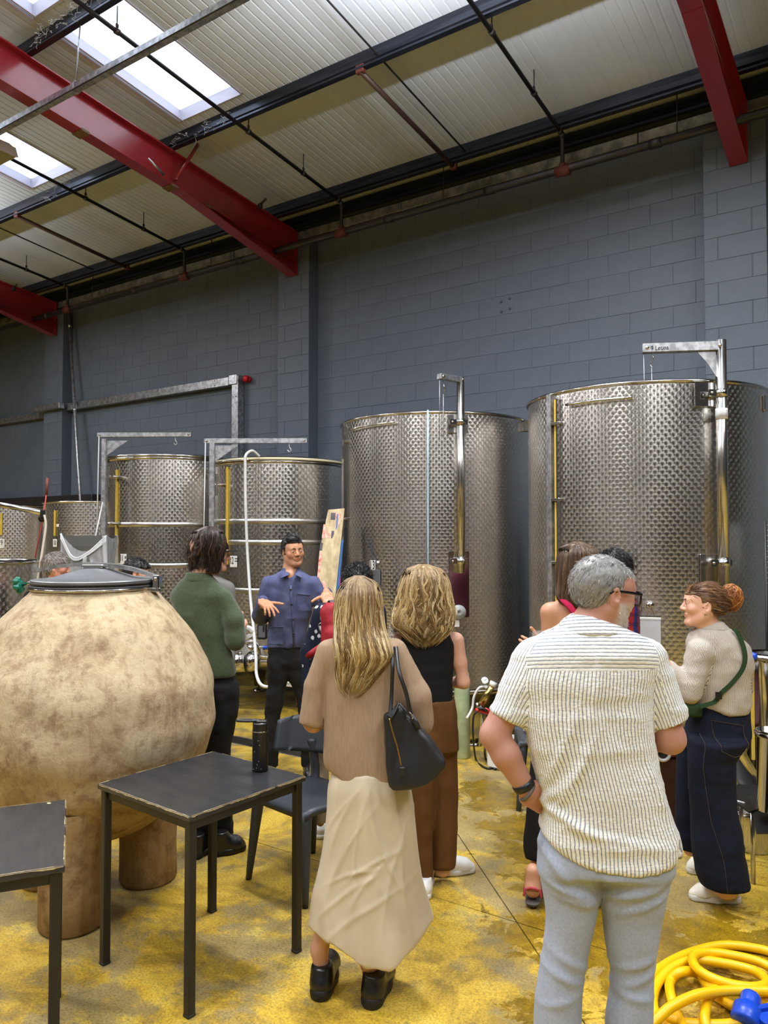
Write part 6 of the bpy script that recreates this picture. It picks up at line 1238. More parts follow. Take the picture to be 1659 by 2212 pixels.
tS = [f.sec(y, a, b, v, r) for y, a, b, r in TS]
hl, hr = L(671, 1566, v), L(903, 1556, v+.02)
def d_tan(V, N): return .007*fbm(V*A(1, 1, .6), 7, 2, 2)+.005*ridge(V*A(2.2, 2.2, .5), 5, 9)+.0012*vnoise(V*A(1, 1, .2), 160, 3)
f.part('shirt', M_TAN, [(cone(sL, L(682, 1480, v), .047, .048), .008, 'u'), (cone(L(682, 1480, v), hl+A(0, 0, -.03), .048, .050), .006, 'u'), (cone(sR, L(893, 1505, v), .052, .066), .014, 'u'), (cone(L(893, 1505, v), hr, .066, .058), .02, 'u'), cuff(hl, A(-.12, 0, -1), .06), cuff(hr+A(-.03, 0, -.035), A(-.55, .1, -1), .07), (loft(tS, 2.6), .012, 'u'), hem(f, [(640, 1650), (695, 1655), (715, 1664), (745, 1678), (790, 1686), (850, 1684), (900, 1676), (960, 1650)], v)], h=.0095, cuts=[(hl-sL+A(.03, 0, .02), L(671, 1570, v)), (A(-.2, 0, -1), L(905, 1576, v))] if False else (), disp=d_tan, smooth=2)
MOD = lambda th, Z: 1+.05*np.clip((1.0-Z)/.8, 0, 1)*np.sin(5*th+1.2+2*Z)+.02*np.sin(9*th+6*Z)*np.clip((1.0-Z)/.8, 0, 1)
SK = [(1660, 722, 868, .72), (1700, 711, 884, .74), (1750, 708, 890, .74), (1830, 698, 898, .72), (1900, 685, 906, .72), (1960, 675, 920, .72), (2010, 668, 934, .72), (2075, 664, 940, .72)]
def d_satin(V, N):
    Z = V[:, 2]; w = 0
    for (x, z, ang, amp, ln, wd) in ((730, 1790, 1.2, .010, .16, .012), (745, 1840, 1.1, .011, .2, .012), (768, 1830, 1.45, .010, .22, .01), (800, 1860, .5, .012, .10, .011), (765, 1880, .35, .012, .10, .010), (790, 1900, .9, .010, .12, .012), (820, 1820, 1.9, .010, .22, .013), (845, 1880, 1.3, .009, .25, .014), (740, 1930, .7, .010, .16, .014), (870, 1930, 1.7, .010, .2, .014), (730, 1760, 1.0, .008, .1, .01), (780, 1960, .6, .009, .2, .016), (860, 1780, 1.75, .007, .2, .014), (715, 1900, 1.3, .008, .2, .012)):
        p = L(x, z, v-.1); dx, dz = V[:, 0]-p[0], V[:, 2]-p[2]; a_ = dx*math.cos(ang)+dz*math.sin(ang); c_ = -dx*math.sin(ang)+dz*math.cos(ang); c_ = c_+.25*a_*a_/ln*.5; w = w+amp*.5*np.exp(-(a_/ln)**2-(c_/(wd*.62))**2)*(V[:, 1] < .05)
    return w+.006*fbm(V*A(2.0, 2.0, .35), 7, 2, 6)+.004*ridge(V*A(1.6, 1.6, .3), 8, 5)
f.part('skirt', M_SATIN, [(loft([f.sec(y, a, b, v, r) for y, a, b, r in SK], 2.1, MOD), 0, 'u'), hem(f, [(640, 1995), (677, 2018), (715, 2026), (780, 2064), (845, 2070), (882, 2048), (932, 2014), (970, 1990)], v-.1)], h=.0072, disp=d_satin, smooth=2)
for hx, hy, tx, ty in ((690, 2146, 716, 2062), (799, 2163, 838, 2078)): shoe(f, at3(f, hx, hy) if False else toW(f.b*0)*0+np.array(q(hx, hy, 1650*1.8/(hy-1156)))-f.b, np.array(q(tx, ty, 1650*1.8/(ty-1156)))-f.b, M_SHOEB, M_SOLEB, w=.052, th=.045, col_h=.092, name='loafer')
HS = [(1243.5, 770, 780, .9), (1251, 752, 800, .95), (1262, 741, 812, 1.1), (1285, 731, 820, 1.15), (1320, 727, 823, 1.1), (1355, 727, 827, .95), (1385, 728, 838, .7), (1410, 730, 845, .46), (1436, 731, 826, .38), (1460, 733, 808, .36), (1480, 738, 792, .36), (1496, 752, 776, .4)]
hS = [f.sec(y, a, b, v, r, -.005-.07*np.clip((y-1340)/60, 0, 1)) for y, a, b, r in HS]
loft_hair(f, 'hair', hS, 3400, BLONDE, phi=(PI*.93, PI*2.07), wave=.015, freq=1.6, r=.0018, seed=4, ends=.26, drift=.42, out=.007, k=17, flick=.03, root_dark=lin(128, 104, 76))
# ---------------- black tote on her shoulder
t0 = L(880, 1600, v-.12)+f.b; tb = thing('tote_bag', 'black leather tote with a brass zip hanging from the tan-shirted woman\'s shoulder', 'bag', tuple(toW(t0)), YAW); B_ = lambda x, y, d=0: q(x, y, v-.12+d)-t0
M_BAG = mat('black_grained_leather', lin(24, 25, 28), .42, bump=.25, bscale=420, spec=.5, bdist=.002)
ol = [(830, 1543), (845, 1540), (862, 1518), (880, 1536), (905, 1566), (935, 1598), (962, 1637), (960, 1652), (940, 1676), (920, 1689), (880, 1695), (842, 1698), (838, 1692), (834, 1640)]; P = np.array([B_(x, y) for x, y in ol])
F = Field(P.min(0)-A(.03, .12, .03), P.max(0)+A(.03, .12, .03), .0075); X, Y, Z = F.ax[0][:, None], None, F.ax[2][None, :]
def poly_sd(px, pz, P2):
    d = np.full(np.broadcast(px, pz).shape, 1e9); ins = np.zeros(d.shape, bool); n = len(P2)
    for i in range(n):
        a, b = P2[i], P2[(i+1) % n]; e = b-a; wx, wz = px-a[0], pz-a[1]; t = np.clip((wx*e[0]+wz*e[1])/(e@e), 0, 1); d = np.minimum(d, (wx-e[0]*t)**2+(wz-e[1]*t)**2)
        c = (a[1] > pz) != (b[1] > pz); ins ^= c & (px < (b[0]-a[0])*(pz-a[1])/(b[1]-a[1]+1e-12)+a[0])
    return np.where(ins, -1, 1)*np.sqrt(d)
sd = poly_sd(X, Z, P[:, [0, 2]]); zr = np.clip((Z-P[:, 2].min())/(P[:, 2].max()-P[:, 2].min()), 0, 1); hw = .075-.045*zr; dd = np.sqrt(np.maximum(sd[:, None, :]+.02, 0)**2+np.maximum(np.abs(F.ax[1])[None, :, None]-hw[:, None, :]+.02, 0)**2)-.02; F.F = np.where((sd[:, None, :]+.02 < 0) & (np.abs(F.ax[1])[None, :, None] < hw[:, None, :]-.02), -.02, dd)
V, Q = F.mesh(); V = relax(V, Q, 3); N = normals(V, Q); z0 = B_(860, 1620); V = V+N*(.008*np.exp(-((V[:, 0]-z0[0]-.25*(V[:, 2]-z0[2]))/.014)**2)*-1+.005*fbm(V*A(1, 1, .7), 12, 2, 3))[:, None]; np_mesh('body', V, Q, M_BAG, tb)
b = MB(); b.tube(spline([B_(833, 1545, -.01), B_(845, 1552, -.055), B_(862, 1519, -.035)], 6), .0045, 6); b.tube([B_(862, 1519, -.035), B_(905, 1568, -.035)], .004, 6); b.build('edge_binding', M_BAG, tb); b = MB(); b.extrude([B_(834, 1546, -.028), B_(846, 1551, -.045), B_(861, 1522, -.036), B_(848, 1538, .0)], (0, 0, .002)); b.build('lining', M_BLKP, tb)
zb = [B_(841, 1552, -.066), B_(848, 1580, -.078), B_(858, 1612, -.086), B_(867, 1655, -.088)]; MB().tube(spline(zb, 6), .0032, 5).build('zip', mat('brass_zip', lin(170, 136, 74), .3, metal=1), tb); b = MB(); b.box(B_(869, 1667, -.092), (.02, .008, .034), bev=.003); b.box(B_(872, 1690, -.085), (.004, .004, .04)); b.build('zip_tag', M_BAG, tb)
sh_top = q(853, 1393, v-.01)-t0; b = MB(); b.tube(spline([B_(843, 1545, -.03), B_(846, 1500, -.005), B_(848, 1440, .0), sh_top+A(-.01, -.05, -.01), sh_top+A(0, .02, .012)], 7), .0085, 6, flat=((0, 1, 0), 1, .45)); b.tube(spline([sh_top+A(.004, .02, .010), sh_top+A(.005, -.045, -.012), B_(862, 1450, -.03), B_(878, 1500, -.045), B_(888, 1545, -.04), B_(905, 1575, -.05)], 7), .0085, 6, flat=((0, 1, 0), 1, .45)); b.build('strap', M_BAG, tb)
b = MB(); b.tube(spline([B_(884, 1538, -.055), B_(893, 1548, -.058), B_(890, 1553, -.06)], 5), .0022, 5); b.build('chain', M_SSP, tb); MB().tube([B_(889, 1545, -.055), B_(900, 1562, -.058), B_(904, 1576, -.056)], .009, 6, flat=((0, 1, 0), 1, .3)).build('leather_tab', M_BAG, tb)

# ---------------- woman in black top and brown trousers
f = Fig('woman with wavy blonde shoulder-length hair, black sleeveless top and brown wide trousers', 930, 1700, 3.95, FAIR); v = 3.95; L = f.L
hd = L(913, 1271, v); nk = L(912, 1352, v); ch = L(918, 1420, v); pe = L(922, 1530, v); sL, sR = L(852, 1383, v), L(984, 1384, v); eL, wL = L(842, 1478, v), L(880, 1475, v+.2); eR, wR = L(1001, 1474, v), L(958, 1474, v+.14)
f.body(core(nk, ch, pe, sL, sR, head=hd)+[limb(sL, eL, .042, .036), limb(eL, wL, .034, .026), limb(sR, L(992, 1430, v), .044, .037), limb(L(992, 1430, v), eR, .037, .031), limb(eR, wR, .032, .026)]+legs_from(f, [[(1560, 862, 930), (1703, 880, 936), (1800, 888, 933), (1925, 907, 934)], [(1560, 912, 989), (1700, 924, 991), (1840, 929, 988), (1885, 929, 987)]], v, (-.04, .05)), hd, axes(.15), .98, True, ears=False, hands=[hand_prims(wR, (-.9, .3, .1), (0, 0, -1), (0, 1, 0), .95)], h=.011)
TS = [(1354, 890, 936, .9), (1362, 874, 955, .65), (1374, 866, 974, .55), (1392, 862, 984, .55), (1430, 860, 981, .6), (1480, 861, 977, .62), (1524, 859, 980, .66)]
f.part('top', M_BLKKNIT, [(loft([f.sec(*r[:3], v, r[3]) for r in TS], 2.5), 0, 'u')], h=.009, disp=lambda V, N: .004*fbm(V*A(1, 1, 2.5), 8, 2, 3), smooth=2)
LG8 = [[(1580, 862, 930), (1703, 880, 936), (1800, 888, 933), (1870, 897, 934), (1914, 907, 934)], [(1580, 912, 989), (1700, 924, 991), (1772, 927, 990), (1840, 929, 988), (1880, 929, 987)]]
pants(f, 'trousers', M_BROWN, [(1508, 863, 983), (1560, 860, 987), (1620, 864, 990)], [[(1580, 862, 930), (1703, 880, 936), (1800, 888, 933), (1870, 897, 934), (1914, 907, 934)], [(1580, 912, 989), (1700, 924, 991), (1772, 927, 990), (1840, 929, 988), (1880, 929, 987)]], v, dvs=(-.04, .05), disp=lambda V, N: .006*fbm(V*A(1.4, 1.4, .6), 9, 2, 4)+.003*ridge(V*A(1.3, 1.3, .9), 9, 7))
fl = lambda x, y: np.array(q(x, y, 1650*1.8/(y-1156)))-f.b
shoe(f, fl(914, 1940), fl(922, 1868)+A(.01, .05, 0), M_SHOEW, M_SOLEW, w=.044); shoe(f, fl(938, 1880), fl(1026, 1872), M_SHOEW, M_SOLEW, w=.043)
HS = [(1219, 910, 918, .9), (1226, 888, 942, .95), (1240, 876, 956, 1.05), (1265, 867, 966, 1.0), (1300, 860, 972, .85), (1326, 852, 976, .62), (1345, 850, 972, .46), (1362, 868, 962, .4), (1380, 886, 944, .36), (1394, 902, 926, .4)]
loft_hair(f, 'hair', [f.sec(*r[:3], v, r[3], -.018-.045*np.clip((r[0]-1310)/50, 0, 1)) for r in HS], 3000, BLONDE, phi=(PI*.88, PI*2.12), wave=.024, freq=2.5, r=.0020, seed=8, ends=.22, drift=.36, out=.012, k=18, flick=.09, root_dark=lin(136, 108, 76))
o = thing('shoulder_strap', 'woven beige bag strap over the black-topped woman\'s shoulder', 'strap', tuple(toW(q(845, 1365, v-.05)+A(0, 0, 0))), YAW); t0 = q(845, 1365, v-.05); M_WOV = mat('woven_strap', lin(164, 152, 136), .8, col2=lin(70, 64, 60), nscale=180, contrast=(.45, .55)); S_ = lambda x, y, d: q(x, y, v+d)-t0
MB().tube(spline([S_(846, 1440, .03), S_(846, 1395, -.09), S_(846, 1372, -.075), S_(848, 1348, -.02), S_(850, 1350, .05), S_(850, 1420, .11)], 6), .019, 6, flat=((0, 0, 1), 1, .12)).build('strap', M_WOV, o)

# ---------------- grey haired man in striped shirt (nearest, right)
f = Fig('grey-bearded man with black glasses, striped short-sleeved shirt and pale blue trousers', 1290, 1700, 2.40, PINKISH); v = 2.40; L = f.L
hd = L(1303, 1282, v); R = axes(math.radians(73), math.radians(-7)); nk = L(1275, 1362, v); ch = L(1268, 1480, v); pe = L(1295, 1780, v); sL, sR = L(1152, 1420, v), L(1398, 1420, v); eL, wL = L(1067, 1588, v-.02), L(1138, 1708, v-.03); eR, wR = L(1448, 1596, v), L(1376, 1600, v+.17)
f.body(core(nk, ch, pe, sL, sR, .062, hd)+[limb(L(1275, 1385, v), hd+A(-.005, 0, -.055), .066, .060, .03), limb(sL, eL, .052, .042), limb(eL, L(1093, 1630, v-.03), .041, .042), limb(L(1093, 1630, v-.03), wL, .042, .029), limb(sR, eR, .052, .044), limb(eR, wR, .044, .03)]+legs_from(f, [[(1840, 1180, 1300), (2060, 1173, 1267), (2370, 1152, 1240)], [(1840, 1290, 1440), (2060, 1314, 1416), (2370, 1310, 1398)]], v), hd, R, .985,
       hands=[hand_prims(wL, (.70, .42, -.52), (.5, .7, .2), (.5, -.1, .75), 1.02, curl=(.2, .2, .2, .2), thumb=(.3, .1))], h=.011, hfine=.0040, beard=(lin(186, 178, 170), -.014, .82), brow=lin(90, 80, 74), look=(.0, 1, -.15))
TS = [(1333, 1230, 1312, .95), (1350, 1208, 1338, .8), (1368, 1172, 1378, .62), (1388, 1143, 1406, .56), (1415, 1122, 1420, .54), (1450, 1118, 1416, .55), (1500, 1121, 1404, .57), (1560, 1130, 1404, .6), (1620, 1143, 1411, .62), (1680, 1160, 1422, .64), (1722, 1172, 1430, .64), (1760, 1169, 1440, .62), (1800, 1166, 1456, .6), (1870, 1166, 1462, .6)]
tS = [f.sec(*r[:3], v, r[3]) for r in TS]; hl, hr = L(1093, 1552, v-.01), L(1449, 1562, v)
zy = L(1270, 1441, v)[2]; tC = np.array([f.L((a+b)/2, y, v) for y, a, b, r in TS]); oz = np.argsort(tC[:, 2])
def uv_t(V):
    cx = np.interp(V[:, 2], tC[oz, 2], tC[oz, 0]); rr = np.interp(V[:, 2], [s[0] for s in tS[::-1]], [s[3] for s in tS[::-1]]); a = np.arctan2(V[:, 1]*1.65, V[:, 0]-cx); return np.stack([(a+PI/2)*.178, V[:, 2]], 1), np.hypot(V[:, 0]-cx, V[:, 1]*1.65)/rr
def uv_y(V): u, s_ = uv_t(V); return np.stack([V[:, 2]*.85-.2*np.abs(V[:, 1]), u[:, 0]], 1), np.where(V[:, 2] > zy, s_*.98, s_+1)
bl, pl_ = bone_uv(sL, hl, .060, (0, 1, 0)); br, pr2 = bone_uv(sR, hr, .060, (0, 1, 0))
def d_seer(V, N):
    w = .006*fbm(V*A(1, 1, .8), 6, 2, 2)+.0035*ridge(V*A(.8, .8, 3), 6, 9)+.0014*vnoise(V*A(1, 1, 2), 70, 4)
    for (x, z, ang, amp, ln, wd) in ((1200, 1740, -.5, .012, .13, .014), (1230, 1640, 1.1, .009, .14, .012), (1260, 1500, 1.4, .007, .2, .012), (1410, 1720, 1.9, .008, .15, .012), (1200, 1590, 1.2, .006, .15, .012), (1300, 1780, -.2, .006, .15, .012), (1180, 1700, .9, .008, .08, .012)):
        p = L(x, z, v); dx, dz = V[:, 0]-p[0], V[:, 2]-p[2]; a_ = dx*math.cos(ang)+dz*math.sin(ang); c_ = -dx*math.sin(ang)+dz*math.cos(ang); w = w+amp*np.exp(-(a_/ln)**2-(c_/wd)**2)*(V[:, 1] < .03)
    return w
f.part('shirt', M_SEER, [(cone(sL, hl+(hl-sL)*.15, .060, .061), .02, 'u'), (cone(sR, hr+(hr-sR)*.15, .060, .061), .02, 'u'), cuff(hl, hl-sL, .07), cuff(hr, hr-sR, .07), (loft(tS, 2.7), .018, 'u'), hem(f, [(1080, 1560), (1120, 1640), (1150, 1780), (1166, 1788), (1208, 1822), (1271, 1846), (1349, 1857), (1426, 1842), (1436, 1838), (1437, 1796), (1441, 1796), (1443, 1834), (1470, 1820), (1500, 1780), (1540, 1700)], v)], h=.0085, cuts=(), disp=d_seer, smooth=2, uvr=[(uv_t, 2*PI*.178), (uv_y, 1e9), (lambda V: (bl(V)[0], bl(V)[1]-.12), pl_), (lambda V: (br(V)[0], br(V)[1]-.12), pr2)])
sh_ = f.root.children[-1]
C0 = [(1326, 1236, 1312, 1.0), (1340, 1217, 1330, .95), (1356, 1206, 1346, .9), (1366, 1198, 1356, .85)]
cS = [f.sec(*r[:3], v, r[3]) for r in C0]; f.part('collar', M_SEER, [(loft(cS, 2.3), 0, 'u'), (loft([(z+.02, x, y, a-.006-.02*0, b_-.006) for z, x, y, a, b_ in cS], 2.3), 0, 's')][:1], h=.007, parent=sh_, uvr=[(uv_y, 1e9)])
pts = []
for t_ in np.linspace(-1, 1, 40): a = -PI/2+t_*1.45; s_ = [np.interp(zy, [r[0] for r in tS[::-1]], [r[i] for r in tS[::-1]]) for i in range(5)]; q_ = (abs(math.cos(a))**2.7+abs(math.sin(a))**2.7)**(-1/2.7); pts.append(A(s_[1]+(s_[3]*q_+.001)*math.cos(a), s_[2]+(s_[4]*q_+.001)*math.sin(a), zy))
def d_chino(V, N):
    w = .004*fbm(V*A(1, 1, 1.2), 8, 2, 3)
    for (x, z, ang, amp, ln, wd) in ((1215, 1900, -.35, .013, .09, .012), (1240, 1925, -.3, .010, .08, .010), (1340, 1905, .25, .012, .09, .012), (1370, 1930, .35, .009, .08, .010), (1230, 2060, -.5, .008, .06, .012), (1210, 2090, -.4, .008, .06, .01), (1360, 2060, .3, .009, .06, .011), (1365, 2095, .4, .009, .06, .011), (1355, 2130, -.2, .008, .06, .01), (1205, 2140, .3, .007, .06, .01), (1190, 1850, -.9, .008, .08, .012)):
        p = L(x, z, v); dx, dz = V[:, 0]-p[0], V[:, 2]-p[2]; a_ = dx*math.cos(ang)+dz*math.sin(ang); c_ = -dx*math.sin(ang)+dz*math.cos(ang); w = w+amp*np.exp(-(a_/ln)**2-(c_/wd)**2)*(V[:, 1] < .03)
    return w
pants(f, 'trousers', M_CHINO, [(1790, 1190, 1420), (1850, 1172, 1442), (1870, 1170, 1444)], [[(1800, 1168, 1310), (1867, 1168, 1297), (1910, 1171, 1291), (1964, 1178, 1287), (2060, 1173, 1267), (2138, 1161, 1257), (2212, 1157, 1252), (2370, 1152, 1240)], [(1800, 1285, 1448), (1867, 1291, 1444), (1915, 1298, 1437), (2012, 1308, 1421), (2109, 1319, 1411), (2212, 1312, 1408), (2370, 1310, 1398)]], v, disp=d_chino, h=.0105)
for hx in (1200, 1352): shoe(f, L(hx, 2393, v-.06)*A(1, 1, 0)+A(0, -.10, 0), L(hx, 2393, v)*A(1, 1, 0)+A(.01, .17, 0), M_SHOEW, M_SOLEW)
GREYH = [lin(150, 150, 150), lin(112, 112, 114), lin(190, 188, 184), lin(90, 90, 92), lin(206, 204, 200)]
short_hair(f, GREYH, puff=.007, n=5200, length=.020, lift=.05, seed=3, mess=.14, hairline=.058, flow=lambda p, nn: np.tile(R@A(.1, -.5, -.9), (len(p), 1)), r=.0009, base_mul=.62, nape=-.082)
V = np.array([x.co for x in f.root.data.vertices]); Lc = (V-hd)@R/.985; N0 = np.zeros_like(V); f.root.data.vertices.foreach_get('normal', nv := np.zeros(len(V)*3, np.float32)); N0 = nv.reshape(-1, 3)
m = (Lc[:, 1] > .005) & (Lc[:, 2] < -.03) & (Lc[:, 2] > -.125) & (np.linalg.norm(Lc, axis=1) < .15) & ~((np.abs(Lc[:, 0]) < .026) & (Lc[:, 2] > -.07) & (Lc[:, 1] > .06)); tufts(f, V[m], N0[m], 1500, lambda p, nn: np.tile(R@A(0, .25, -1), (len(p), 1)), .010, [lin(206, 198, 190), lin(170, 158, 148), lin(224, 218, 212)], 9, .4, .0008, name='beard')
gl = lambda *p: hd+R@(A(*p)*.985); b = MB(); [b.tube(spline([gl(e*.078, -.028, .004), gl(e*.080, -.005, .012), gl(e*.076, .05, .012), gl(e*.070, .094, .010)], 4), .0036, 6, flat=((0, 0, 1), .55, 1.2)) for e in (-1, 1)]
for e in (-1, 1):
    ring_ = [gl(e*(.036+.029*math.copysign(abs(math.cos(t_))**.6, math.cos(t_))), .104-.010*max(0, math.cos(t_)), -.004+.021*math.copysign(abs(math.sin(t_))**.7, math.sin(t_))) for t_ in np.linspace(0, 2*PI, 25)[:-1]]; b.tube(ring_, .0030, 6, closed=True)
b.tube([gl(-.009, .106, .002), gl(0, .109, .005), gl(.009, .106, .002)], .0028, 6); go = b.build('glasses', mat('glossy_black_acetate', lin(14, 14, 16), .15), f.root)
def _lens(m, N, L_, b): b.inputs['Alpha'].default_value = .16; b.inputs['Roughness'].default_value = .05
M_LENS = mat('lens', lin(210, 220, 225), .05, extra=_lens); b = MB(); [b.add([gl(e*(.036+.027*math.cos(t_)), .103-.009*max(0, math.cos(t_)), -.004+.019*math.sin(t_)) for t_ in np.linspace(0, 2*PI, 17)[:-1]], [tuple(range(16))]) for e in (-1, 1)]; b.build('lens', M_LENS, go)
for (t_, r_, w_, mm, nm) in ((.84, .034, .011, M_BLKP, 'wrist_band'), (1.02, .034, .005, mat('grey_cord_bracelet', lin(96, 88, 84), .7), 'bracelet')):
    c = wL+(L(1093, 1630, v-.03)-wL)*(1-t_); fr_ = frame(unit(wL-L(1093, 1630, v-.03)) + (A(.25, 0, .3) if t_ > 1 else A(0, 0, 0))); b = MB(); b.lathe([(r_-.004, -w_), (r_, -w_), (r_+.001, 0), (r_, w_), (r_-.004, w_)], 24, c=c, fr=fr_); b.build(nm, mm, f.root)
# ---------------- man in green fleece (left, seen from behind)
f = Fig('man with dark chin-length hair in a green fleece and black trousers, by the clay jar', 450, 1700, 4.47, FAIR); v = 4.47; L = f.L; fl = lambda x, y: np.array(q(x, y, 1650*1.8/(y-1156)))-f.b
hd = L(447, 1190, v); nk = L(430, 1250, v); ch = L(438, 1320, v); pe = L(445, 1460, v); sL, sR = L(392, 1290, v), L(490, 1292, v-.03); eR, wR = L(509, 1382, v-.05), L(519, 1366, v+.17); eL, wL = L(410, 1370, v+.15), L(470, 1370, v+.27)
LG = [[(1478, 404, 458), (1630, 412, 460), (1790, 415, 455), (1822, 415, 452)], [(1478, 440, 511), (1520, 443, 512), (1628, 446, 498), (1790, 458, 503), (1815, 460, 500)]]
f.body(core(nk, ch, pe, sL, sR, head=hd)+[limb(sR, eR, .036, .033), limb(eR, wR, .033, .025), limb(sL, eL, .036, .033), limb(eL, wL, .033, .025)]+legs_from(f, LG, v), hd, axes(math.radians(42)), 1.0, ears=False, hands=[hand_prims(wR, (.25, .75, .25), (-.6, .2, -.2), (0, -.1, .9), .9, curl=(.6, .6, .6, .6))])
TS = [(1246, 402, 458, .9), (1256, 392, 470, .7), (1268, 383, 484, .62), (1285, 379, 495, .62), (1330, 377, 492, .66), (1397, 388, 494, .66), (1435, 396, 505, .66), (1458, 400, 508, .66)]
so = f.part('fleece', M_FLEECE, [(loft([f.sec(*r[:3], v, r[3]) for r in TS], 2.6), 0, 'u'), (cone(L(486, 1292, v-.03), L(504, 1340, v-.05), .054, .056), .006, 'u'), (cone(L(504, 1340, v-.05), eR, .056, .050), .02, 'u'), (cone(eR, wR, .050, .038), .02, 'u'), (cone(sL, eL, .055, .05), .02, 'u'), (cone(eL, wL, .05, .04), .02, 'u')], h=.010, disp=lambda V, N: .006*fbm(V*A(1, 1, .8), 7, 2, 5)+.004*ridge(V*A(1, 1, 2), 8, 3)+.001*vnoise(V, 120, 2), smooth=2)
f.part('collar', M_FLEECE, [(loft([f.sec(*r[:3], v, r[3]) for r in ((1236, 403, 453, .95), (1246, 399, 460, .9), (1256, 394, 470, .8))], 2.3), 0, 'u')], h=.009, parent=so)
pants(f, 'trousers', M_BLKTR, [(1440, 412, 500), (1462, 406, 506), (1500, 404, 510), (1540, 404, 507)], LG, v, pr=.52)
shoe(f, fl(418, 1846), fl(452, 1822), M_SHOEB, M_SOLEB, w=.05, th=.035, col_h=.11); shoe(f, fl(462, 1838), fl(526, 1826), M_SHOEB, M_SOLEB, w=.05, th=.035, col_h=.11)
DARK = [lin(44, 34, 30), lin(34, 26, 24), lin(58, 46, 40), lin(74, 60, 52)]
HS = [(1137, 448, 455, .9), (1143, 430, 472, .95), (1157, 418, 481, 1.05), (1180, 412, 484, 1.0), (1202, 412, 479, .85), (1220, 417, 470, .72), (1233, 425, 462, .6), (1244, 436, 450, .55)]
loft_hair(f, 'hair', [f.sec(*r[:3], v, r[3], .0) for r in HS], 1900, DARK, phi=(PI*.75, PI*2.15), wave=.018, freq=1.9, r=.0017, seed=14, ends=.2, drift=.4, out=.011, flick=.34, k=16)
pp_ = thing('tasting_sheet', 'white folded tasting sheets held by the man in the green fleece', 'paper', tuple(toW(q(532, 1380, 4.6))), YAW); t0 = q(532, 1380, 4.6); S_ = lambda x, y, d=0: q(x, y, 4.6+d)-t0
MB().extrude([S_(525, 1376), S_(546, 1366), S_(547, 1374), S_(527, 1384)], (0, .004, .002)).build('sheet', M_WHITE, pp_); MB().extrude([S_(518, 1396), S_(526, 1386), S_(540, 1406), S_(527, 1418)], (0, .003, .0)).build('sheet', M_WHITE, pp_); MB().tube(spline([S_(533, 1356), S_(540, 1358), S_(545, 1366)], 4), .016, 7, flat=((0, 1, 0), 1, .3)).build('crumpled_sheet', M_WHITE, pp_)
# ---------------- generic standing figure for those mostly hidden
def standing(label, x, v, yhead, headx, yaw, skin, shw, M_up, M_low, hs=1.0, female=False, pitch=0, arms=True, head_kw={}, seed=1, foot=True):
    f = Fig(label, x, 1700, v, skin); L = f.L; px = FPX/v; hd = L(headx, yhead, v); W_ = shw*px; zb = lambda m: yhead+m*px
    nk, ch, pe = L(x, zb(.16), v), L(x, zb(.38), v), L(x, zb(.72), v); sL, sR = L(x-W_*.40, zb(.245), v), L(x+W_*.40, zb(.245), v); eL, eR = L(x-W_*.47, zb(.53), v), L(x+W_*.47, zb(.53), v); wL, wR = L(x-W_*.42, zb(.75), v-.1), L(x+W_*.42, zb(.75), v-.1)
    yf = 1156+FPX*1.8/v; LG = [[(zb(.72), x-W_*.38, x-1), (zb(1.1), x-W_*.34, x-W_*.05), (yf-.05*px, x-W_*.30, x-W_*.06)], [(zb(.72), x+1, x+W_*.38), (zb(1.1), x+W_*.05, x+W_*.34), (yf-.05*px, x+W_*.06, x+W_*.30)]]
    f.body(core(nk, ch, pe, sL, sR, head=hd)+[limb(sL, eL, .036, .03), limb(eL, wL, .03, .024), limb(sR, eR, .036, .03), limb(eR, wR, .03, .024)]+legs_from(f, LG, v), hd, axes(math.radians(yaw), math.radians(pitch)), hs, female, h=.015, hfine=.0050, **head_kw)
    TS = [(zb(.135), x-.055*px, x+.055*px, .9), (zb(.16), x-W_*.30, x+W_*.30, .7), (zb(.20), x-W_*.46, x+W_*.46, .5), (zb(.26), x-W_*.5, x+W_*.5, .5), (zb(.5), x-W_*.44, x+W_*.44, .58), (zb(.78), x-W_*.46, x+W_*.46, .6)]
    ap = []
    if arms: ap = [(cone(sL, eL, .055, .048), .02, 'u'), (cone(eL, wL, .048, .04), .02, 'u'), (cone(sR, eR, .055, .048), .02, 'u'), (cone(eR, wR, .048, .04), .02, 'u')]
    o = f.part('shirt', M_up, [(loft([f.sec(*r[:3], v, r[3]) for r in TS], 2.6), 0, 'u')]+ap, h=.013, disp=wr_(.005, 8, seed), smooth=1, uvr=[bone_uv(pe, nk, .17, (1, 0, 0))]); f.shirt = o
    pants(f, 'trousers', M_low, [(zb(.7), x-W_*.42, x+W_*.42), (zb(.85), x-W_*.42, x+W_*.42)], LG, v, h=.015)
    if foot:
        for sx in (-1, 1): c = A(f.L(x+sx*W_*.18, yf, v)[0], 0, 0); shoe(f, c+A(-math.sin(math.radians(yaw))*.09, -math.cos(math.radians(yaw))*.09, 0), c+A(math.sin(math.radians(yaw))*.18, math.cos(math.radians(yaw))*.18, 0), M_SHOEB, M_SOLEB)
    f.hd = hd; return f
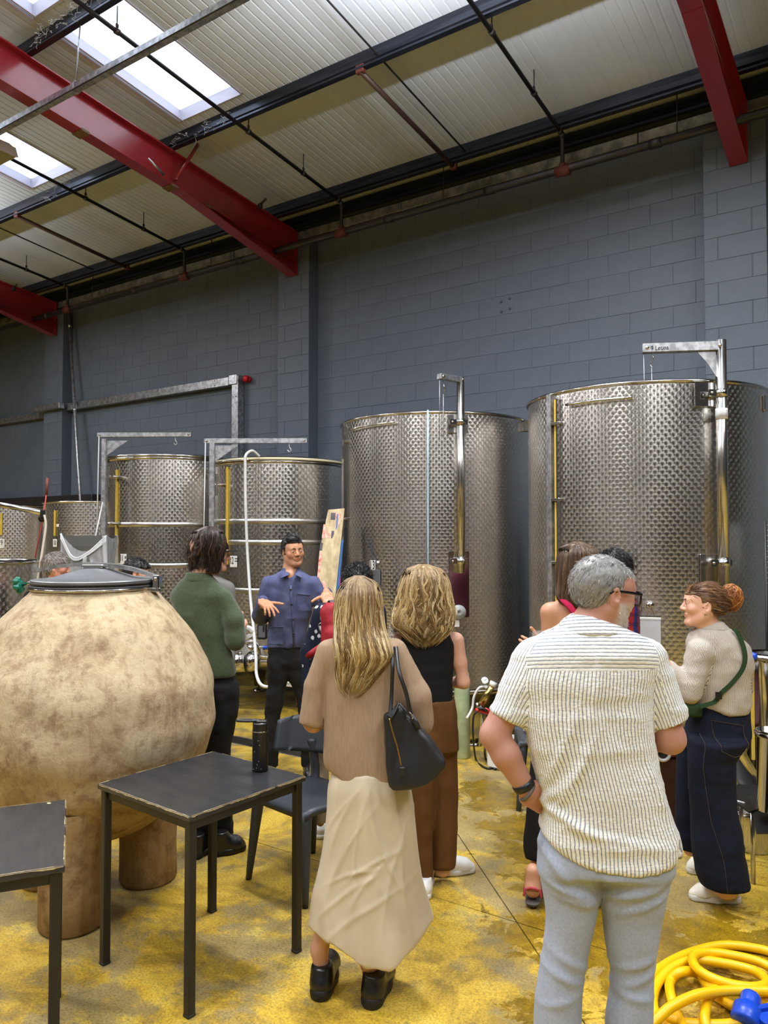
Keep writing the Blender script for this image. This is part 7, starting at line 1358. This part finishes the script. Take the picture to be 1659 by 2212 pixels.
# man in the black cap behind the green fleece
f = standing('man in a black cap and glasses, half hidden behind the man in green fleece', 444, 5.35, 1199, 462, 80, lin(200, 150, 126), .38, M_GREYSH, M_BLKTR, seed=3, head_kw=dict(brow=lin(60, 44, 34))); R, h = f.R, f.head; P = lambda *a: h+R@A(*a)
cap = f.part('cap', cloth_mat('black_cap_cotton', lin(16, 16, 18), bump=.2), [(ell(P(0, -.008, .044), (.086, .112, .092), R), 0, 'u'), (rbox(P(0, 0, -.045), (.2, .2, .085), R, .005), .005, 's')], h=.007)
b = MB(); n = 14; top = [P(.078*math.cos(t_), .075+.095*math.sin(t_), .045-.012*math.sin(t_)-.012*math.cos(t_)**2*1.0) for t_ in np.linspace(0, PI, n)]; b.add(top+[p-R@A(0, 0, .005) for p in top], [tuple(range(n)), tuple(range(n, 2*n))[::-1]]+[(i, n+i, n+i+1, i+1) for i in range(n-1)]); b.build('brim', M_BLKP, cap); MB().box(P(.086, -.02, .052), (.004, .05, .006), R=R).build('cap_mark', M_WHITE, cap)
short_hair(f, [lin(60, 46, 38), lin(44, 34, 28)], puff=.006, n=600, seed=5, subs=((( 0, 0, .09), (.12, .12, .06)),)); MB().tube([P(.08, -.02, .006), P(.074, .09, .004), P(.03, .108, .002)], .003, 5).build('glasses', mat('amber_frame', lin(120, 90, 60), .2), f.root)
# grey haired man and dark haired man behind the clay jar
f = standing('grey-haired man looking right, only his head showing above the clay jar', 112, 6.15, 1226, 122, 78, lin(196, 136, 114), .42, cloth_mat('dark_jacket', lin(24, 24, 28)), M_BLKTR, seed=6, head_kw=dict(brow=lin(70, 60, 54)), pitch=-6, hs=.93)
short_hair(f, [lin(150, 142, 134), lin(120, 112, 106), lin(96, 90, 86), lin(176, 168, 160)], puff=.014, n=1800, length=.028, lift=.2, seed=7, r=.002, flow=lambda p, nn: np.tile(f.R@A(0, .5, -.5), (len(p), 1)), top=.004)
f = standing('dark-haired man looking right, head just above the jar in front of tank 11', 288, 6.55, 1238, 297, 84, lin(206, 150, 120), .44, M_GREYSH, M_BLKTR, seed=8, head_kw=dict(brow=lin(24, 18, 16)), pitch=-4)
short_hair(f, [lin(26, 24, 26), lin(16, 15, 16), lin(40, 36, 36)], puff=.014, n=1600, length=.026, lift=.25, seed=9, r=.002, top=.004)
# dark haired man in plaid beside the tallest tank
def plaid(m, N, L, b):
    uv = N.new('ShaderNodeUVMap'); sp = N.new('ShaderNodeSeparateXYZ'); L.new(uv.outputs[0], sp.inputs[0]); o = []
    for c, per in ((0, .06), (1, .06)):
        fr_ = MN(N, L, 'FRACT', MN(N, L, 'DIVIDE', sp.outputs[c], per)); o.append(MN(N, L, 'LESS_THAN', fr_, .4))
    x = N.new('ShaderNodeMix'); x.data_type = 'RGBA'; L.new(o[0], x.inputs[0]); x.inputs[6].default_value = (*lin(160, 40, 44), 1); x.inputs[7].default_value = (*lin(40, 50, 104), 1); y = N.new('ShaderNodeMix'); y.data_type = 'RGBA'; L.new(MN(N, L, 'MULTIPLY', o[1], .5), y.inputs[0]); L.new(x.outputs[2], y.inputs[6]); y.inputs[7].default_value = (*lin(30, 30, 60), 1); L.new(y.outputs[2], b.inputs['Base Color'])
f = standing('dark-haired man in a red and blue plaid shirt, mostly hidden behind the bearded man', 1310, 4.85, 1229, 1322, -70, OLIVE, .36, cloth_mat('red_blue_plaid', (1, 1, 1), extra=plaid), M_BLKTR, seed=12, head_kw=dict(brow=lin(24, 20, 18)))
short_hair(f, [lin(24, 22, 22), lin(40, 36, 34), lin(14, 13, 13)], puff=.014, n=1800, length=.03, lift=.22, seed=13, r=.002, flow=lambda p, nn: np.tile(f.R@A(0, -.9, -.3), (len(p), 1)))
# ---------------- man in the blue work shirt, speaking
f = Fig('man with short black hair in a blue button-up shirt, gesturing with both hands', 625, 1600, 5.8, lin(196, 142, 108)); v = 5.8; L = f.L; fl = lambda x, y: np.array(q(x, y, 1650*1.8/(y-1156)))-f.b
hd = L(633, 1192, v); R = axes(math.radians(154), math.radians(2), math.radians(-4)); nk = L(628, 1233, v); ch = L(628, 1300, v); pe = L(616, 1400, v); sL, sR = L(582, 1259, v), L(678, 1262, v); eL, wL = L(563, 1330, v+.02), L(567, 1300, v-.24); eR, wR = L(700, 1318, v), L(706, 1281, v-.22)
LG = [[(1425, 578, 622), (1440, 579, 626), (1480, 578, 618), (1523, 573, 611), (1558, 572, 604), (1655, 574, 600)], [(1425, 610, 653), (1454, 618, 657), (1500, 637, 662), (1540, 645, 668), (1655, 652, 676)]]
hL = hand_prims(wL, (.55, -.72, -.30), (-.15, -.35, -.95), (.75, .55, .1), 1.04, curl=(.20, .32, .38, .45), spread=(.22, .05, -.12, -.28), thumb=(1.0, -.05)); hR = hand_prims(wR, (.18, -.62, -.62), (.1, .6, -.7), (-.95, 0, .25), 1.04, curl=(.25, .25, .3, .32), spread=(.16, .04, -.08, -.2), thumb=(1.15, -.1))
f.body(core(nk, ch, pe, sL, sR, head=hd)+[limb(nk, hd+R@A(0, -.02, -.05), .058, .056, .02), limb(nk+A(0, -.05, -.03), ch+A(0, -.07, .06), .04, .03, .03), limb(sL, eL, .038, .034), limb(eL, wL, .034, .027), limb(sR, eR, .038, .034), limb(eR, wR, .034, .027)]+legs_from(f, LG, v), hd, R, .97, hands=[hL, hR], brow=lin(18, 14, 12), look=(-.05, 1, -.42), beard=(lin(120, 84, 66), -.035, .28), hfine=.0040, h=.011)
TS = [(1233, 606, 650, .9), (1241, 594, 661, .72), (1249, 583, 673, .60), (1260, 576, 682, .56), (1290, 579, 680, .60), (1325, 582, 672, .62), (1362, 580, 663, .64), (1398, 577, 653, .64)]; tS = [f.sec(*r[:3], v, r[3]) for r in TS]
neckcut = [(cone(L(630, 1236, v-.12), L(633.5, 1266, v-.15), .052, .004), .004, 's')]
sh_ = f.part('shirt', M_BLUES, [(loft(tS, 2.6), 0, 'u'), (cone(sL, eL, .058, .060), .02, 'u'), (cone(eL, wL+A(0, .03, 0), .060, .042), .02, 'u'), (cone(sR, eR, .058, .056), .02, 'u'), (cone(eR, wR+A(0, .03, 0), .054, .040), .02, 'u')]+neckcut, h=.009, disp=lambda V, N: .007*fbm(V*A(1, 1, 1.3), 8, 2, 8)+.004*ridge(V*A(1, 1, 1.6), 10, 2), smooth=2)
def front(x, y, off=.004):
    p = L(x, y, v); s_ = [np.interp(p[2], [r[0] for r in tS[::-1]], [r[i] for r in tS[::-1]]) for i in range(5)]; t_ = np.clip(abs((p[0]-s_[1])/s_[3]), 0, .98); return A(p[0], s_[2]-s_[4]*(1-t_**2.6)**(1/2.6)-off, p[2])
MB().tube([front(x, y, .005) for x, y in ((632, 1262), (633, 1290), (635, 1320), (637, 1350), (638, 1396))], .009, 5, flat=((0, 1, 0), 1, .3)).build('placket', M_BLUES, sh_)
for x, y in ((632, 1271), (634, 1302), (636.5, 1334), (637.5, 1365)): p = front(x, y, .012); MB().lathe([(0, -.002), (.008, -.002), (.008, .003), (0, .003)], 12, c=p, fr=frame((0, -1, 0))).build('button', M_BLKP, sh_)
for nm, c, w_ in (('chest_pocket', [(645, 1280), (672, 1284), (672, 1310), (645, 1308)], .0), ('hip_pocket', [(584, 1353), (616, 1350), (616, 1388), (584, 1388)], 0)):
    P4 = [front(x, y, .007) for x, y in c]; b = MB(); b.extrude(P4, (0, -.003, 0)); b.tube([P4[0]+A(0, -.004, 0), P4[1]+A(0, -.004, 0)], .004, 5); b.build(nm, M_BLUES, sh_)
for s_, pts in ((-1, [(612, 1228), (607, 1240), (607, 1250), (622, 1243), (627, 1240)]), (1, [(646, 1230), (652, 1240), (653, 1249), (641, 1244), (638, 1241)])):
    pp = [L(pts[0][0], pts[0][1], v+.0), L(pts[1][0], pts[1][1], v-.085), L(pts[2][0], pts[2][1], v-.135), L(pts[3][0], pts[3][1], v-.15), L(pts[4][0], pts[4][1], v-.11)]; MB().extrude(pp, (0, -.006, .003)).build('collar_point', M_BLUES, sh_)
f.part('collar', M_BLUES, [(loft([f.sec(*r[:3], v, r[3]) for r in ((1226, 610, 648, .95), (1236, 605, 654, .9), (1243, 600, 658, .8))], 2.3), 0, 'u'), (cone(L(629, 1222, v-.06), L(632, 1250, v-.14), .050, .040), .004, 's')], h=.007, parent=sh_)
pants(f, 'trousers', M_BLKTR, [(1385, 580, 650), (1420, 579, 653), (1436, 580, 653)], LG, v); shoe(f, L(585, 1668, v)*A(1, 1, 0)+A(0, .05, 0), L(578, 1668, v)*A(1, 1, 0)+A(0, -.2, 0), M_SHOEB, M_SOLEB); shoe(f, L(664, 1668, v)*A(1, 1, 0)+A(0, .05, 0), L(672, 1668, v)*A(1, 1, 0)+A(.02, -.2, 0), M_SHOEB, M_SOLEB)
BLK = [lin(20, 18, 18), lin(14, 13, 13), lin(32, 28, 27)]
short_hair(f, BLK, puff=.011, n=2600, length=.026, lift=.10, seed=21, r=.0018, top=.012, hairline=.066, mess=.08, extra=(((.01, .058, .100), (.054, .034, .024)),), flow=lambda p, nn: np.tile(f.R@A(.75, -.5, -.1), (len(p), 1)))
# ---------------- person with red backpack, hidden behind the tan shirt
f = Fig('person with curly dark hair, navy patterned shirt and red backpack, behind the tan-shirted woman', 735, 1700, 4.45, OLIVE); v = 4.45; L = f.L; fl = lambda x, y: np.array(q(x, y, 1650*1.8/(y-1156)))-f.b
def sprig(m, N, L_, b):
    v_ = N.new('ShaderNodeTexVoronoi'); v_.inputs['Scale'].default_value = 26; tc = N['Texture Coordinate']; mp = N.new('ShaderNodeMapping'); mp.inputs['Scale'].default_value = (1, .6, .75); L_.new(tc.outputs['Object'], mp.inputs[0]); n = N.new('ShaderNodeTexNoise'); n.inputs['Scale'].default_value = 60; L_.new(tc.outputs['Object'], n.inputs[0]); L_.new(mp.outputs[0], v_.inputs['Vector'])
    k = MN(N, L_, 'LESS_THAN', MN(N, L_, 'ADD', v_.outputs['Distance'], MN(N, L_, 'MULTIPLY', n.outputs[0], .35)), .43); x = N.new('ShaderNodeMix'); x.data_type = 'RGBA'; L_.new(k, x.inputs[0]); x.inputs[6].default_value = (*lin(22, 28, 46), 1); x.inputs[7].default_value = (*lin(200, 206, 214), 1); L_.new(x.outputs[2], b.inputs['Base Color'])
M_NAVY = cloth_mat('navy_sprigged_cotton', (1, 1, 1), extra=sprig)
hd = L(770, 1263, v); nk = L(766, 1300, v); ch = L(755, 1370, v); pe = L(735, 1490, v); sL, sR = L(698, 1322, v), L(812, 1322, v); eL, wL = L(672, 1405, v), L(667, 1480, v-.05); eR, wR = L(820, 1410, v), L(790, 1420, v+.2)
LG = [[(1500, 684, 742), (1620, 672, 716), (1700, 668, 708), (1775, 676, 708)], [(1500, 730, 785), (1650, 728, 770), (1775, 730, 765)]]
f.body(core(nk, ch, pe, sL, sR, head=hd)+[limb(sL, eL, .036, .032), limb(eL, wL, .032, .026), limb(sR, eR, .036, .032), limb(eR, wR, .032, .026)]+legs_from(f, LG, v), hd, axes(math.radians(-32)), .95)
TS = [(1292, 742, 802, .9), (1300, 718, 818, .65), (1312, 698, 824, .55), (1330, 690, 826, .55), (1393, 682, 820, .6), (1450, 676, 815, .62), (1505, 672, 815, .64)]
f.part('shirt', M_NAVY, [(loft([f.sec(*r[:3], v, r[3]) for r in TS], 2.6), 0, 'u'), (cone(sL, eL, .056, .055), .02, 'u'), (cone(eL, wL, .055, .046), .02, 'u'), (cone(sR, eR, .056, .055), .02, 'u'), (cone(eR, wR, .055, .04), .02, 'u')], h=.011, disp=wr_(.005, 8, 4), smooth=2)
pants(f, 'trousers', M_CREAMT, [(1480, 685, 785), (1540, 684, 788)], LG, v); shoe(f, fl(690, 1806), fl(700, 1780)+A(0, .1, 0), M_SHOEW, M_SOLEW); shoe(f, L(748, 1823, v)*A(1, 1, 0), L(752, 1823, v)*A(1, 1, 0)+A(0, .27, 0), M_SHOEW, M_SOLEW)
short_hair(f, BLK, puff=.009, n=4200, length=.018, lift=.35, seed=24, mess=.6, r=.0018, top=.008, nape=-.09, flow=lambda p, nn: np.random.default_rng(3).standard_normal(p.shape), base_mul=.9)
bp = thing('backpack', 'red backpack with grey shoulder straps and a key chain, worn over the navy patterned shirt', 'backpack', tuple(toW(q(738, 1355, v-.2))), YAW); t0 = q(738, 1355, v-.2); S_ = lambda x, y, d=0: q(x, y, v-.2+d)-t0
M_RPK = cloth_mat('red_nylon', lin(132, 22, 34), lin(150, 30, 42), rough=.6, bump=.3, bs=200); F = Field(A(-.2, -.2, -.25), A(.22, .2, .25), .010)
for p, k in ((rbox(S_(738, 1366), (.115, .075, .115), None, .06), 0), (rbox(S_(738, 1380, -.06), (.09, .05, .07), None, .04), .02), (cone(S_(712, 1322), S_(765, 1322), .05, .05), .03)): F.put(p, k)
V, Q = F.mesh(); N = normals(V, Q); V = V+N*(.008*fbm(V, 12, 2, 3))[:, None]; np_mesh('body', V, Q, M_RPK, bp)
MB().tube(spline([S_(728, 1318, .02), S_(722, 1300, .12), S_(716, 1300, .2), S_(706, 1325, .3)], 6), .027, 6, flat=((0, 0, 1), 1, .2)).build('shoulder_strap', mat('grey_strap', lin(84, 74, 78), .8), bp); MB().tube(spline([S_(733, 1316, .0), S_(727, 1299, .1)], 4), .004, 5).build('strap_edge', M_RPK, bp)
b = MB(); b.tube([S_(693+5*math.cos(a_), 1352+6*math.sin(a_), -.02) for a_ in np.linspace(0, 2*PI, 14)[:-1]], .0025, 5, closed=True); [b.ell(S_(x, y, -.02), (.006, .006, .01)) for x, y in ((696, 1335), (697, 1345), (694, 1362), (695, 1372), (698, 1383))]; b.build('key_chain', M_SSP, bp); MB().tube(spline([S_(700, 1392, .1), S_(672, 1412, .05), S_(664, 1420, .1)], 5), .02, 6, flat=((0, 1, 0), 1, .3)).build('hip_belt', M_RPK, bp)
# ---------------- woman in pink top holding a glass
f = Fig('woman with long brown hair, pink tank top and black skirt, holding a wine glass', 1228, 1700, 3.88, TAN_); v = 3.88; L = f.L; fl = lambda x, y: np.array(q(x, y, 1650*1.8/(y-1156)))-f.b
hd = L(1244, 1224, v); nk = L(1240, 1292, v); ch = L(1236, 1370, v); pe = L(1225, 1560, v); sL, sR = L(1189, 1323, v), L(1288, 1325, v); eL, wL = L(1184, 1425, v), L(1174, 1404, v-.2); eR, wR = L(1300, 1425, v), L(1270, 1420, v+.2); hw = hand_prims(wL, (-.75, -.2, .22), (-.1, .9, -.2), (.1, -.1, .9), .85, curl=(.55, .6, .65, .7))
f.body([limb(nk, ch, .065, .10, .05, (A(0, 1, 0), .75)), limb(ch, pe, .105, .09, .05, (A(0, 1, 0), .7)), limb(sL, sR, .048, .048, .05), limb(nk, hd+A(0, 0, -.06), .055, .052, .03), limb(sL, eL, .046, .036), limb(eL, wL, .036, .027), limb(sR, eR, .046, .036), limb(eR, wR, .036, .027)]+leg_body(L(1190, 1600, v), L(1175, 1740, v), L(1157, 1915, v))+leg_body(L(1270, 1600, v), L(1285, 1740, v), L(1300, 1915, v)), hd, axes(math.radians(38)), .98, True, ears=False, hands=[hw], h=.011)
TS = [(1290, 1212, 1252, .5), (1312, 1206, 1264, .5), (1335, 1206, 1278, .6), (1365, 1194, 1284, .68), (1420, 1192, 1286, .72), (1500, 1196, 1280, .74), (1570, 1186, 1284, .74)]
f.part('tank_top', M_PINK, [(loft([f.sec(*r[:3], v, r[3]) for r in TS], 2.4), 0, 'u')]+[(ell(L(x, 1325, v), (.052, .14, .085)), .01, 's') for x in (1186, 1288)], h=.009, disp=wr_(.003, 10, 3))
MB().tube(spline([L(1212, 1287, v-.05), L(1219, 1298, v-.085), L(1234, 1314, v-.098), L(1247, 1338, v-.102), L(1250, 1375, v-.10)], 6), .017, 6, flat=((1, 0, .3), .25, 1)).build('shoulder_strap', M_PINK, f.root)
f.part('skirt', M_BLKTR, [(loft([f.sec(*r[:3], v, r[3]) for r in ((1555, 1188, 1282, .75), (1655, 1146, 1305, .7), (1750, 1138, 1312, .7), (1824, 1134, 1314, .7), (1850, 1138, 1310, .7))], 2.2, lambda th, Z: 1+.06*np.clip((.75-Z)/.5, 0, 1)*np.sin(8*th)), 0, 'u')], h=.011, disp=wr_(.004, 8, 6))
M_SAND = mat('red_sandal_strap', lin(168, 58, 66), .6); M_FOOTB = mat('grey_sandal_sole', lin(84, 80, 78), .7)
for hx, tx in ((1150, 1166), (1302, 1318)):
    a, b_ = fl(hx, 1952), fl(tx, 1928)+A(0, .12, 0); so = f.part('sandal', M_FOOTB, [(cone(a+(b_-a)*.1+A(0, 0, .013), b_+A(0, 0, .013), .04, .046), 0, 'u')], h=.007, cuts=[((0, 0, -1), A(0, 0, .001)), ((0, 0, 1), A(0, 0, .028))]); d = unit((b_-a)*A(1, 1, 0)); f.part('foot', M_SKIN, [(cone(a+d*.04+A(0, 0, .05), a+d*.15+A(0, 0, .045), .033, .034), 0, 'u'), (cone(a+d*.15+A(0, 0, .045), a+d*.24+A(0, 0, .036), .034, .024), .02, 'u'), (cone(a+d*.05+A(0, 0, .05), a+d*.06+A(0, 0, .13), .034, .036), .03, 'u')], h=.007, tint=col_tint(TAN_))
    bb = MB(); sd = np.cross(A(0, 0, 1), d); [bb.tube(spline([a+d*t_-sd*.042+A(0, 0, .022), a+d*(t_+.01)-sd*.03+A(0, 0, .07*k_), a+d*(t_+.015)+A(0, 0, .085*k_), a+d*(t_+.01)+sd*.03+A(0, 0, .07*k_), a+d*t_+sd*.042+A(0, 0, .022)], 4), .008, 6, flat=((0, 0, 1), 1, .35)) for t_, k_ in ((.02, .9), (.07, 1.05), (.13, 1.0), (.2, .78))]; bb.tube(spline([a+d*.01-sd*.03+A(0, 0, .06), a-d*.002+A(0, 0, .075), a+d*.01+sd*.03+A(0, 0, .06)], 4), .007, 6); bb.build('sandal_strap', M_SAND, so)
BRN = [lin(84, 66, 52), lin(70, 54, 44), lin(106, 84, 64), lin(124, 100, 76)]
HS = [(1169.5, 1242, 1250, .9), (1177, 1217, 1274, 1.0), (1194, 1206, 1285, 1.12), (1228, 1202, 1287, 1.08), (1262, 1201, 1280, .85), (1284, 1199, 1272, .6), (1300, 1206, 1262, .5), (1312, 1226, 1254, .45)]
loft_hair(f, 'hair', [f.sec(*r[:3], v, r[3], -.022-.03*np.clip((r[0]-1260)/40, 0, 1)) for r in HS], 2100, BRN, phi=(PI*.8, PI*2.1), wave=.005, freq=1.3, r=.0015, seed=31, ends=.12, drift=.14, out=.004, k=16)
wg = thing('wine_glass', 'clear wine glass held by the woman in the pink top', 'glass', tuple(toW(q(1163, 1395, 3.66))), YAW)
def _gl(m, N, L_, b): b.inputs['Alpha'].default_value = .25; b.inputs['Roughness'].default_value = .03
M_GLASS = mat('clear_glass', lin(226, 232, 234), .03, extra=_gl); b = MB(); b.lathe([(.0, .0), (.022, .006), (.032, .025), (.031, .045), (.026, .072)], 20); b.build('bowl', M_GLASS, wg); b = MB(); b.cyl((0, 0, 0), (0, 0, -.08), .004, 8); b.lathe([(0, -.082), (.03, -.084), (.03, -.086), (0, -.086)], 18); b.build('stem', M_GLASS, wg)
# ---------------- woman with the bun
f = Fig('woman with an auburn bun in a striped cropped jacket and dark wide jeans', 1548, 1700, 3.80, lin(228, 178, 152)); v = 3.80; L = f.L; fl = lambda x, y: np.array(q(x, y, 1650*1.8/(y-1156)))-f.b
hd = L(1520, 1308, v); R = axes(math.radians(-77), math.radians(5)); nk = L(1536, 1362, v); ch = L(1550, 1440, v); pe = L(1552, 1545, v+.03); sL, sR = L(1514, 1408, v-.06), L(1598, 1406, v+.02); eL, wL = L(1488, 1492, v-.08), L(1448, 1446, v-.05); eR, wR = L(1600, 1490, v+.2), L(1500, 1440, v+.25)
LG = [[(1590, 1482, 1600), (1640, 1476, 1572), (1732, 1484, 1576), (1798, 1486, 1588), (1860, 1493, 1598), (1902, 1506, 1604)], [(1590, 1486, 1600), (1640, 1484, 1560), (1740, 1482, 1548), (1822, 1482, 1542), (1856, 1488, 1536)]]
f.body(core(nk, ch, pe, sL, sR, .05, hd)+[limb(sL, eL, .038, .034), limb(eL, wL, .034, .026), limb(sR, eR, .038, .034), limb(eR, wR, .034, .026)]+legs_from(f, LG, v, (-.06, .12)), hd, R, .94, True, hands=[hand_prims(wL, (-.7, .1, .35), (0, .6, -.5), (0, -.6, .6), .92, curl=(.5, .5, .5, .5))], brow=lin(92, 60, 40), look=(0, 1, -.05), hfine=.0036)
TS = [(1352, 1512, 1566, .9), (1362, 1503, 1584, .8), (1376, 1492, 1600, .72), (1404, 1488, 1619, .7), (1440, 1492, 1621, .72), (1470, 1494, 1619, .74), (1515, 1497, 1616, .76), (1538, 1500, 1613, .76)]; tS = [f.sec(*r[:3], v, r[3]) for r in TS]
def uv_j(V): cx = np.interp(V[:, 2], [s_[0] for s_ in tS[::-1]], [s_[1] for s_ in tS[::-1]]); rr = np.interp(V[:, 2], [s_[0] for s_ in tS[::-1]], [s_[3] for s_ in tS[::-1]]); a = np.arctan2(V[:, 1]*1.35, V[:, 0]-cx); return np.stack([(a+PI/2)*.15, V[:, 2]], 1), np.hypot(V[:, 0]-cx, V[:, 1]*1.35)/rr
bl, pl_ = bone_uv(sL, eL, .06, (0, 1, 0)); bl2, pl2 = bone_uv(eL, wL, .055, (0, 1, 0))
jk = f.part('jacket', M_TICK, [(loft(tS, 2.5), 0, 'u'), (cone(L(1512, 1410, v-.06), eL, .062, .060), .014, 'u'), (cone(eL, wL, .058, .042), .02, 'u'), (cone(sR, eR, .06, .055), .02, 'u'), (cone(eR, wR, .055, .045), .02, 'u'), hem(f, [(1440, 1500), (1500, 1521), (1540, 1532), (1580, 1541), (1613, 1540), (1650, 1536)], v)], h=.0085, disp=lambda V, N: .007*fbm(V*A(1, 1, 1.2), 9, 2, 8)+.004*ridge(V*A(1, 1, 1.5), 11, 2), smooth=2, uvr=[(uv_j, 2*PI*.15), (lambda V: (bl(V)[0], bl(V)[1]-.1), pl_), (lambda V: (bl2(V)[0], bl2(V)[1]-.1), pl2)])
f.part('collar', M_TICK, [(loft([f.sec(*r[:3], v, r[3]) for r in ((1342, 1517, 1560, .95), (1350, 1511, 1567, .9), (1360, 1505, 1578, .8))], 2.3), 0, 'u')], h=.008, parent=jk, uvr=[(uv_j, 2*PI*.15)])
pants(f, 'jeans', M_DENIM, [(1520, 1496, 1612), (1556, 1487, 1617), (1586, 1482, 1617), (1606, 1480, 1608)], LG, v, dvs=(-.06, .12), ratio=.85, disp=lambda V, N: .005*fbm(V*A(1, 1, .7), 7, 2, 4)+.003*ridge(V*A(1, 1, 2), 9, 7))
jn = f.root.children[-1]; M_STI = mat('tan_stitching', lin(92, 72, 54), .8)
V = np.array([x.co for x in jn.data.vertices])
def surf(x, y):
    p = L(x, y, v); d = np.hypot(V[:, 0]-p[0], V[:, 2]-p[2]); m = d < .018; return A(p[0], V[m, 1].min() if m.any() else 0, p[2]-0)+A(0, -.001, 0)
def stitch(pts): 
    P_ = []
    for (x0, y0), (x1, y1) in zip(pts[:-1], pts[1:]): P_ += [surf(x0+(x1-x0)*t_, y0+(y1-y0)*t_) for t_ in np.linspace(0, 1, 6)]
    MB().tube(P_, .0009, 4).build('stitching', M_STI, jn)
stitch([(1519, 1546), (1586, 1557), (1588, 1590), (1582, 1610), (1556, 1616), (1526, 1602), (1519, 1546)]); stitch([(1496, 1575), (1492, 1640), (1508, 1750), (1532, 1830), (1540, 1896)]); stitch([(1610, 1556), (1616, 1580)])
shoe(f, fl(1597, 1936), fl(1488, 1930), mat('cream_canvas', lin(226, 222, 208), .75), M_SOLEW, w=.045, th=.034, col_h=.075, name='sneaker'); shoe(f, fl(1552, 1878), fl(1487, 1874), mat('cream_canvas', lin(226, 222, 208), .75), M_SOLEW, w=.045, th=.034, name='sneaker')
AUB = [lin(124, 88, 54), lin(100, 70, 46), lin(146, 106, 64), lin(84, 60, 42)]
short_hair(f, AUB, puff=.006, n=1700, length=.05, lift=.05, seed=41, r=.0016, nape=-.095, mess=.05, flow=lambda p, nn: (f.head+f.R@A(0, -.12, .02))-p)
hr_ = [c for c in f.root.children if c.name.startswith('hair')][0]; bc = L(1579, 1291, v); rng = np.random.default_rng(5)
bun = f.part('bun', M_HAIR, [(ell(bc, (.048, .044, .060)), 0, 'u'), (ell(L(1557, 1297, v), (.03, .035, .045)), .02, 'u')], h=.007, tint=col_tint(np.array(lin(110, 68, 34))), parent=hr_); paths = []
for i in range(420):
    ax_ = unit(rng.standard_normal(3)); fr_ = frame(ax_, unit(rng.standard_normal(3))); a0 = rng.uniform(0, 2*PI); ln = rng.uniform(1.2, 3.2); rr = rng.uniform(.93, 1.14); paths.append([bc+(A(.049, .045, .061)*rr)*(fr_@A(math.cos(a0+ln*t_), math.sin(a0+ln*t_), .25*math.sin(3*t_+i))) for t_ in np.linspace(0, 1, 12)])
tubes(np.array(paths), np.interp(np.linspace(0, 1, 12), [0, .2, .8, 1], [.0006, .0022, .0018, .0003])[None, :]*np.ones((420, 1)), palette([lin(150, 92, 44), lin(176, 116, 60), lin(120, 72, 36)], 420, rng), M_HAIR, 'bun_strands', hr_)
b = MB(); e_ = f.head+f.R@(A(-.079, 0, -.036)*.94); b.tube([e_+A(.004*math.cos(a_), 0, -.006+.007*math.sin(a_)) for a_ in np.linspace(0, 2*PI, 12)[:-1]], .0014, 5, closed=True); b.build('earring', M_SSP, f.root)
gs = thing('crossbody_bag', 'green crossbody bag whose strap runs over the bun-haired woman\'s back', 'bag', tuple(toW(q(1540, 1450, v-.15))), YAW); t0 = q(1540, 1450, v-.15); M_GRB = cloth_mat('green_webbing', lin(36, 58, 30), bump=.4, bs=400); jv = np.array([x.co for x in jk.data.vertices])+f.b
def onj(x, y, off=.007): p = q(x, y, v); d = np.hypot(jv[:, 0]-p[0], jv[:, 2]-p[2]); m = d < .02; return A(p[0], (jv[m, 1].min() if m.any() else p[1]-.1)-off, p[2])-t0
MB().tube(spline([onj(1571, 1354), onj(1577, 1364), onj(1585, 1390), onj(1586, 1415), onj(1578, 1440), onj(1556, 1468), onj(1535, 1488, .009), onj(1522, 1506, .012), q(1512, 1526, v-.15)-t0], 6), .0145, 4, flat=((0, 1, 0), 1, .2)).build('strap', M_GRB, gs)
Fb = Field(A(-.25, -.25, -.3), A(.2, .25, .05), .01); Fb.put(rbox(q(1492, 1532, v-.08)-t0, (.048, .04, .035), rotz(0), .02), 0); V, Q = Fb.mesh(); np_mesh('body', V, Q, M_GRB, gs); MB().box(onj(1530, 1492, .014), (.03, .004, .035), R=np.eye(3)).build('buckle', M_BLKP, gs)
tag(MB().cyl(at_y(1, 1, 1)*0+wq(1432, 1628, 4.55), wq(1432, 1628, 4.55)+CAM_F*.95+A(0, 0, .03), .034, 20).build('pipe_fitting', M_SSP), 'round steel pipe fitting beside the bearded man\'s elbow', 'fitting')
c = wq(1432, 1628, 4.54); b = MB(); b.tube([c+CAM_R*.04*math.cos(a_)+A(0, 0, .04*math.sin(a_)) for a_ in np.linspace(0, 2*PI, 20)[:-1]], .010, 8, closed=True); b.build('white_ring', M_WHITEH, bpy.data.objects['pipe_fitting']); b = MB(); b.cyl(c-CAM_F*.002, c+CAM_F*.004, .028, 18); b.build('bore', M_BLKP, bpy.data.objects['pipe_fitting'])
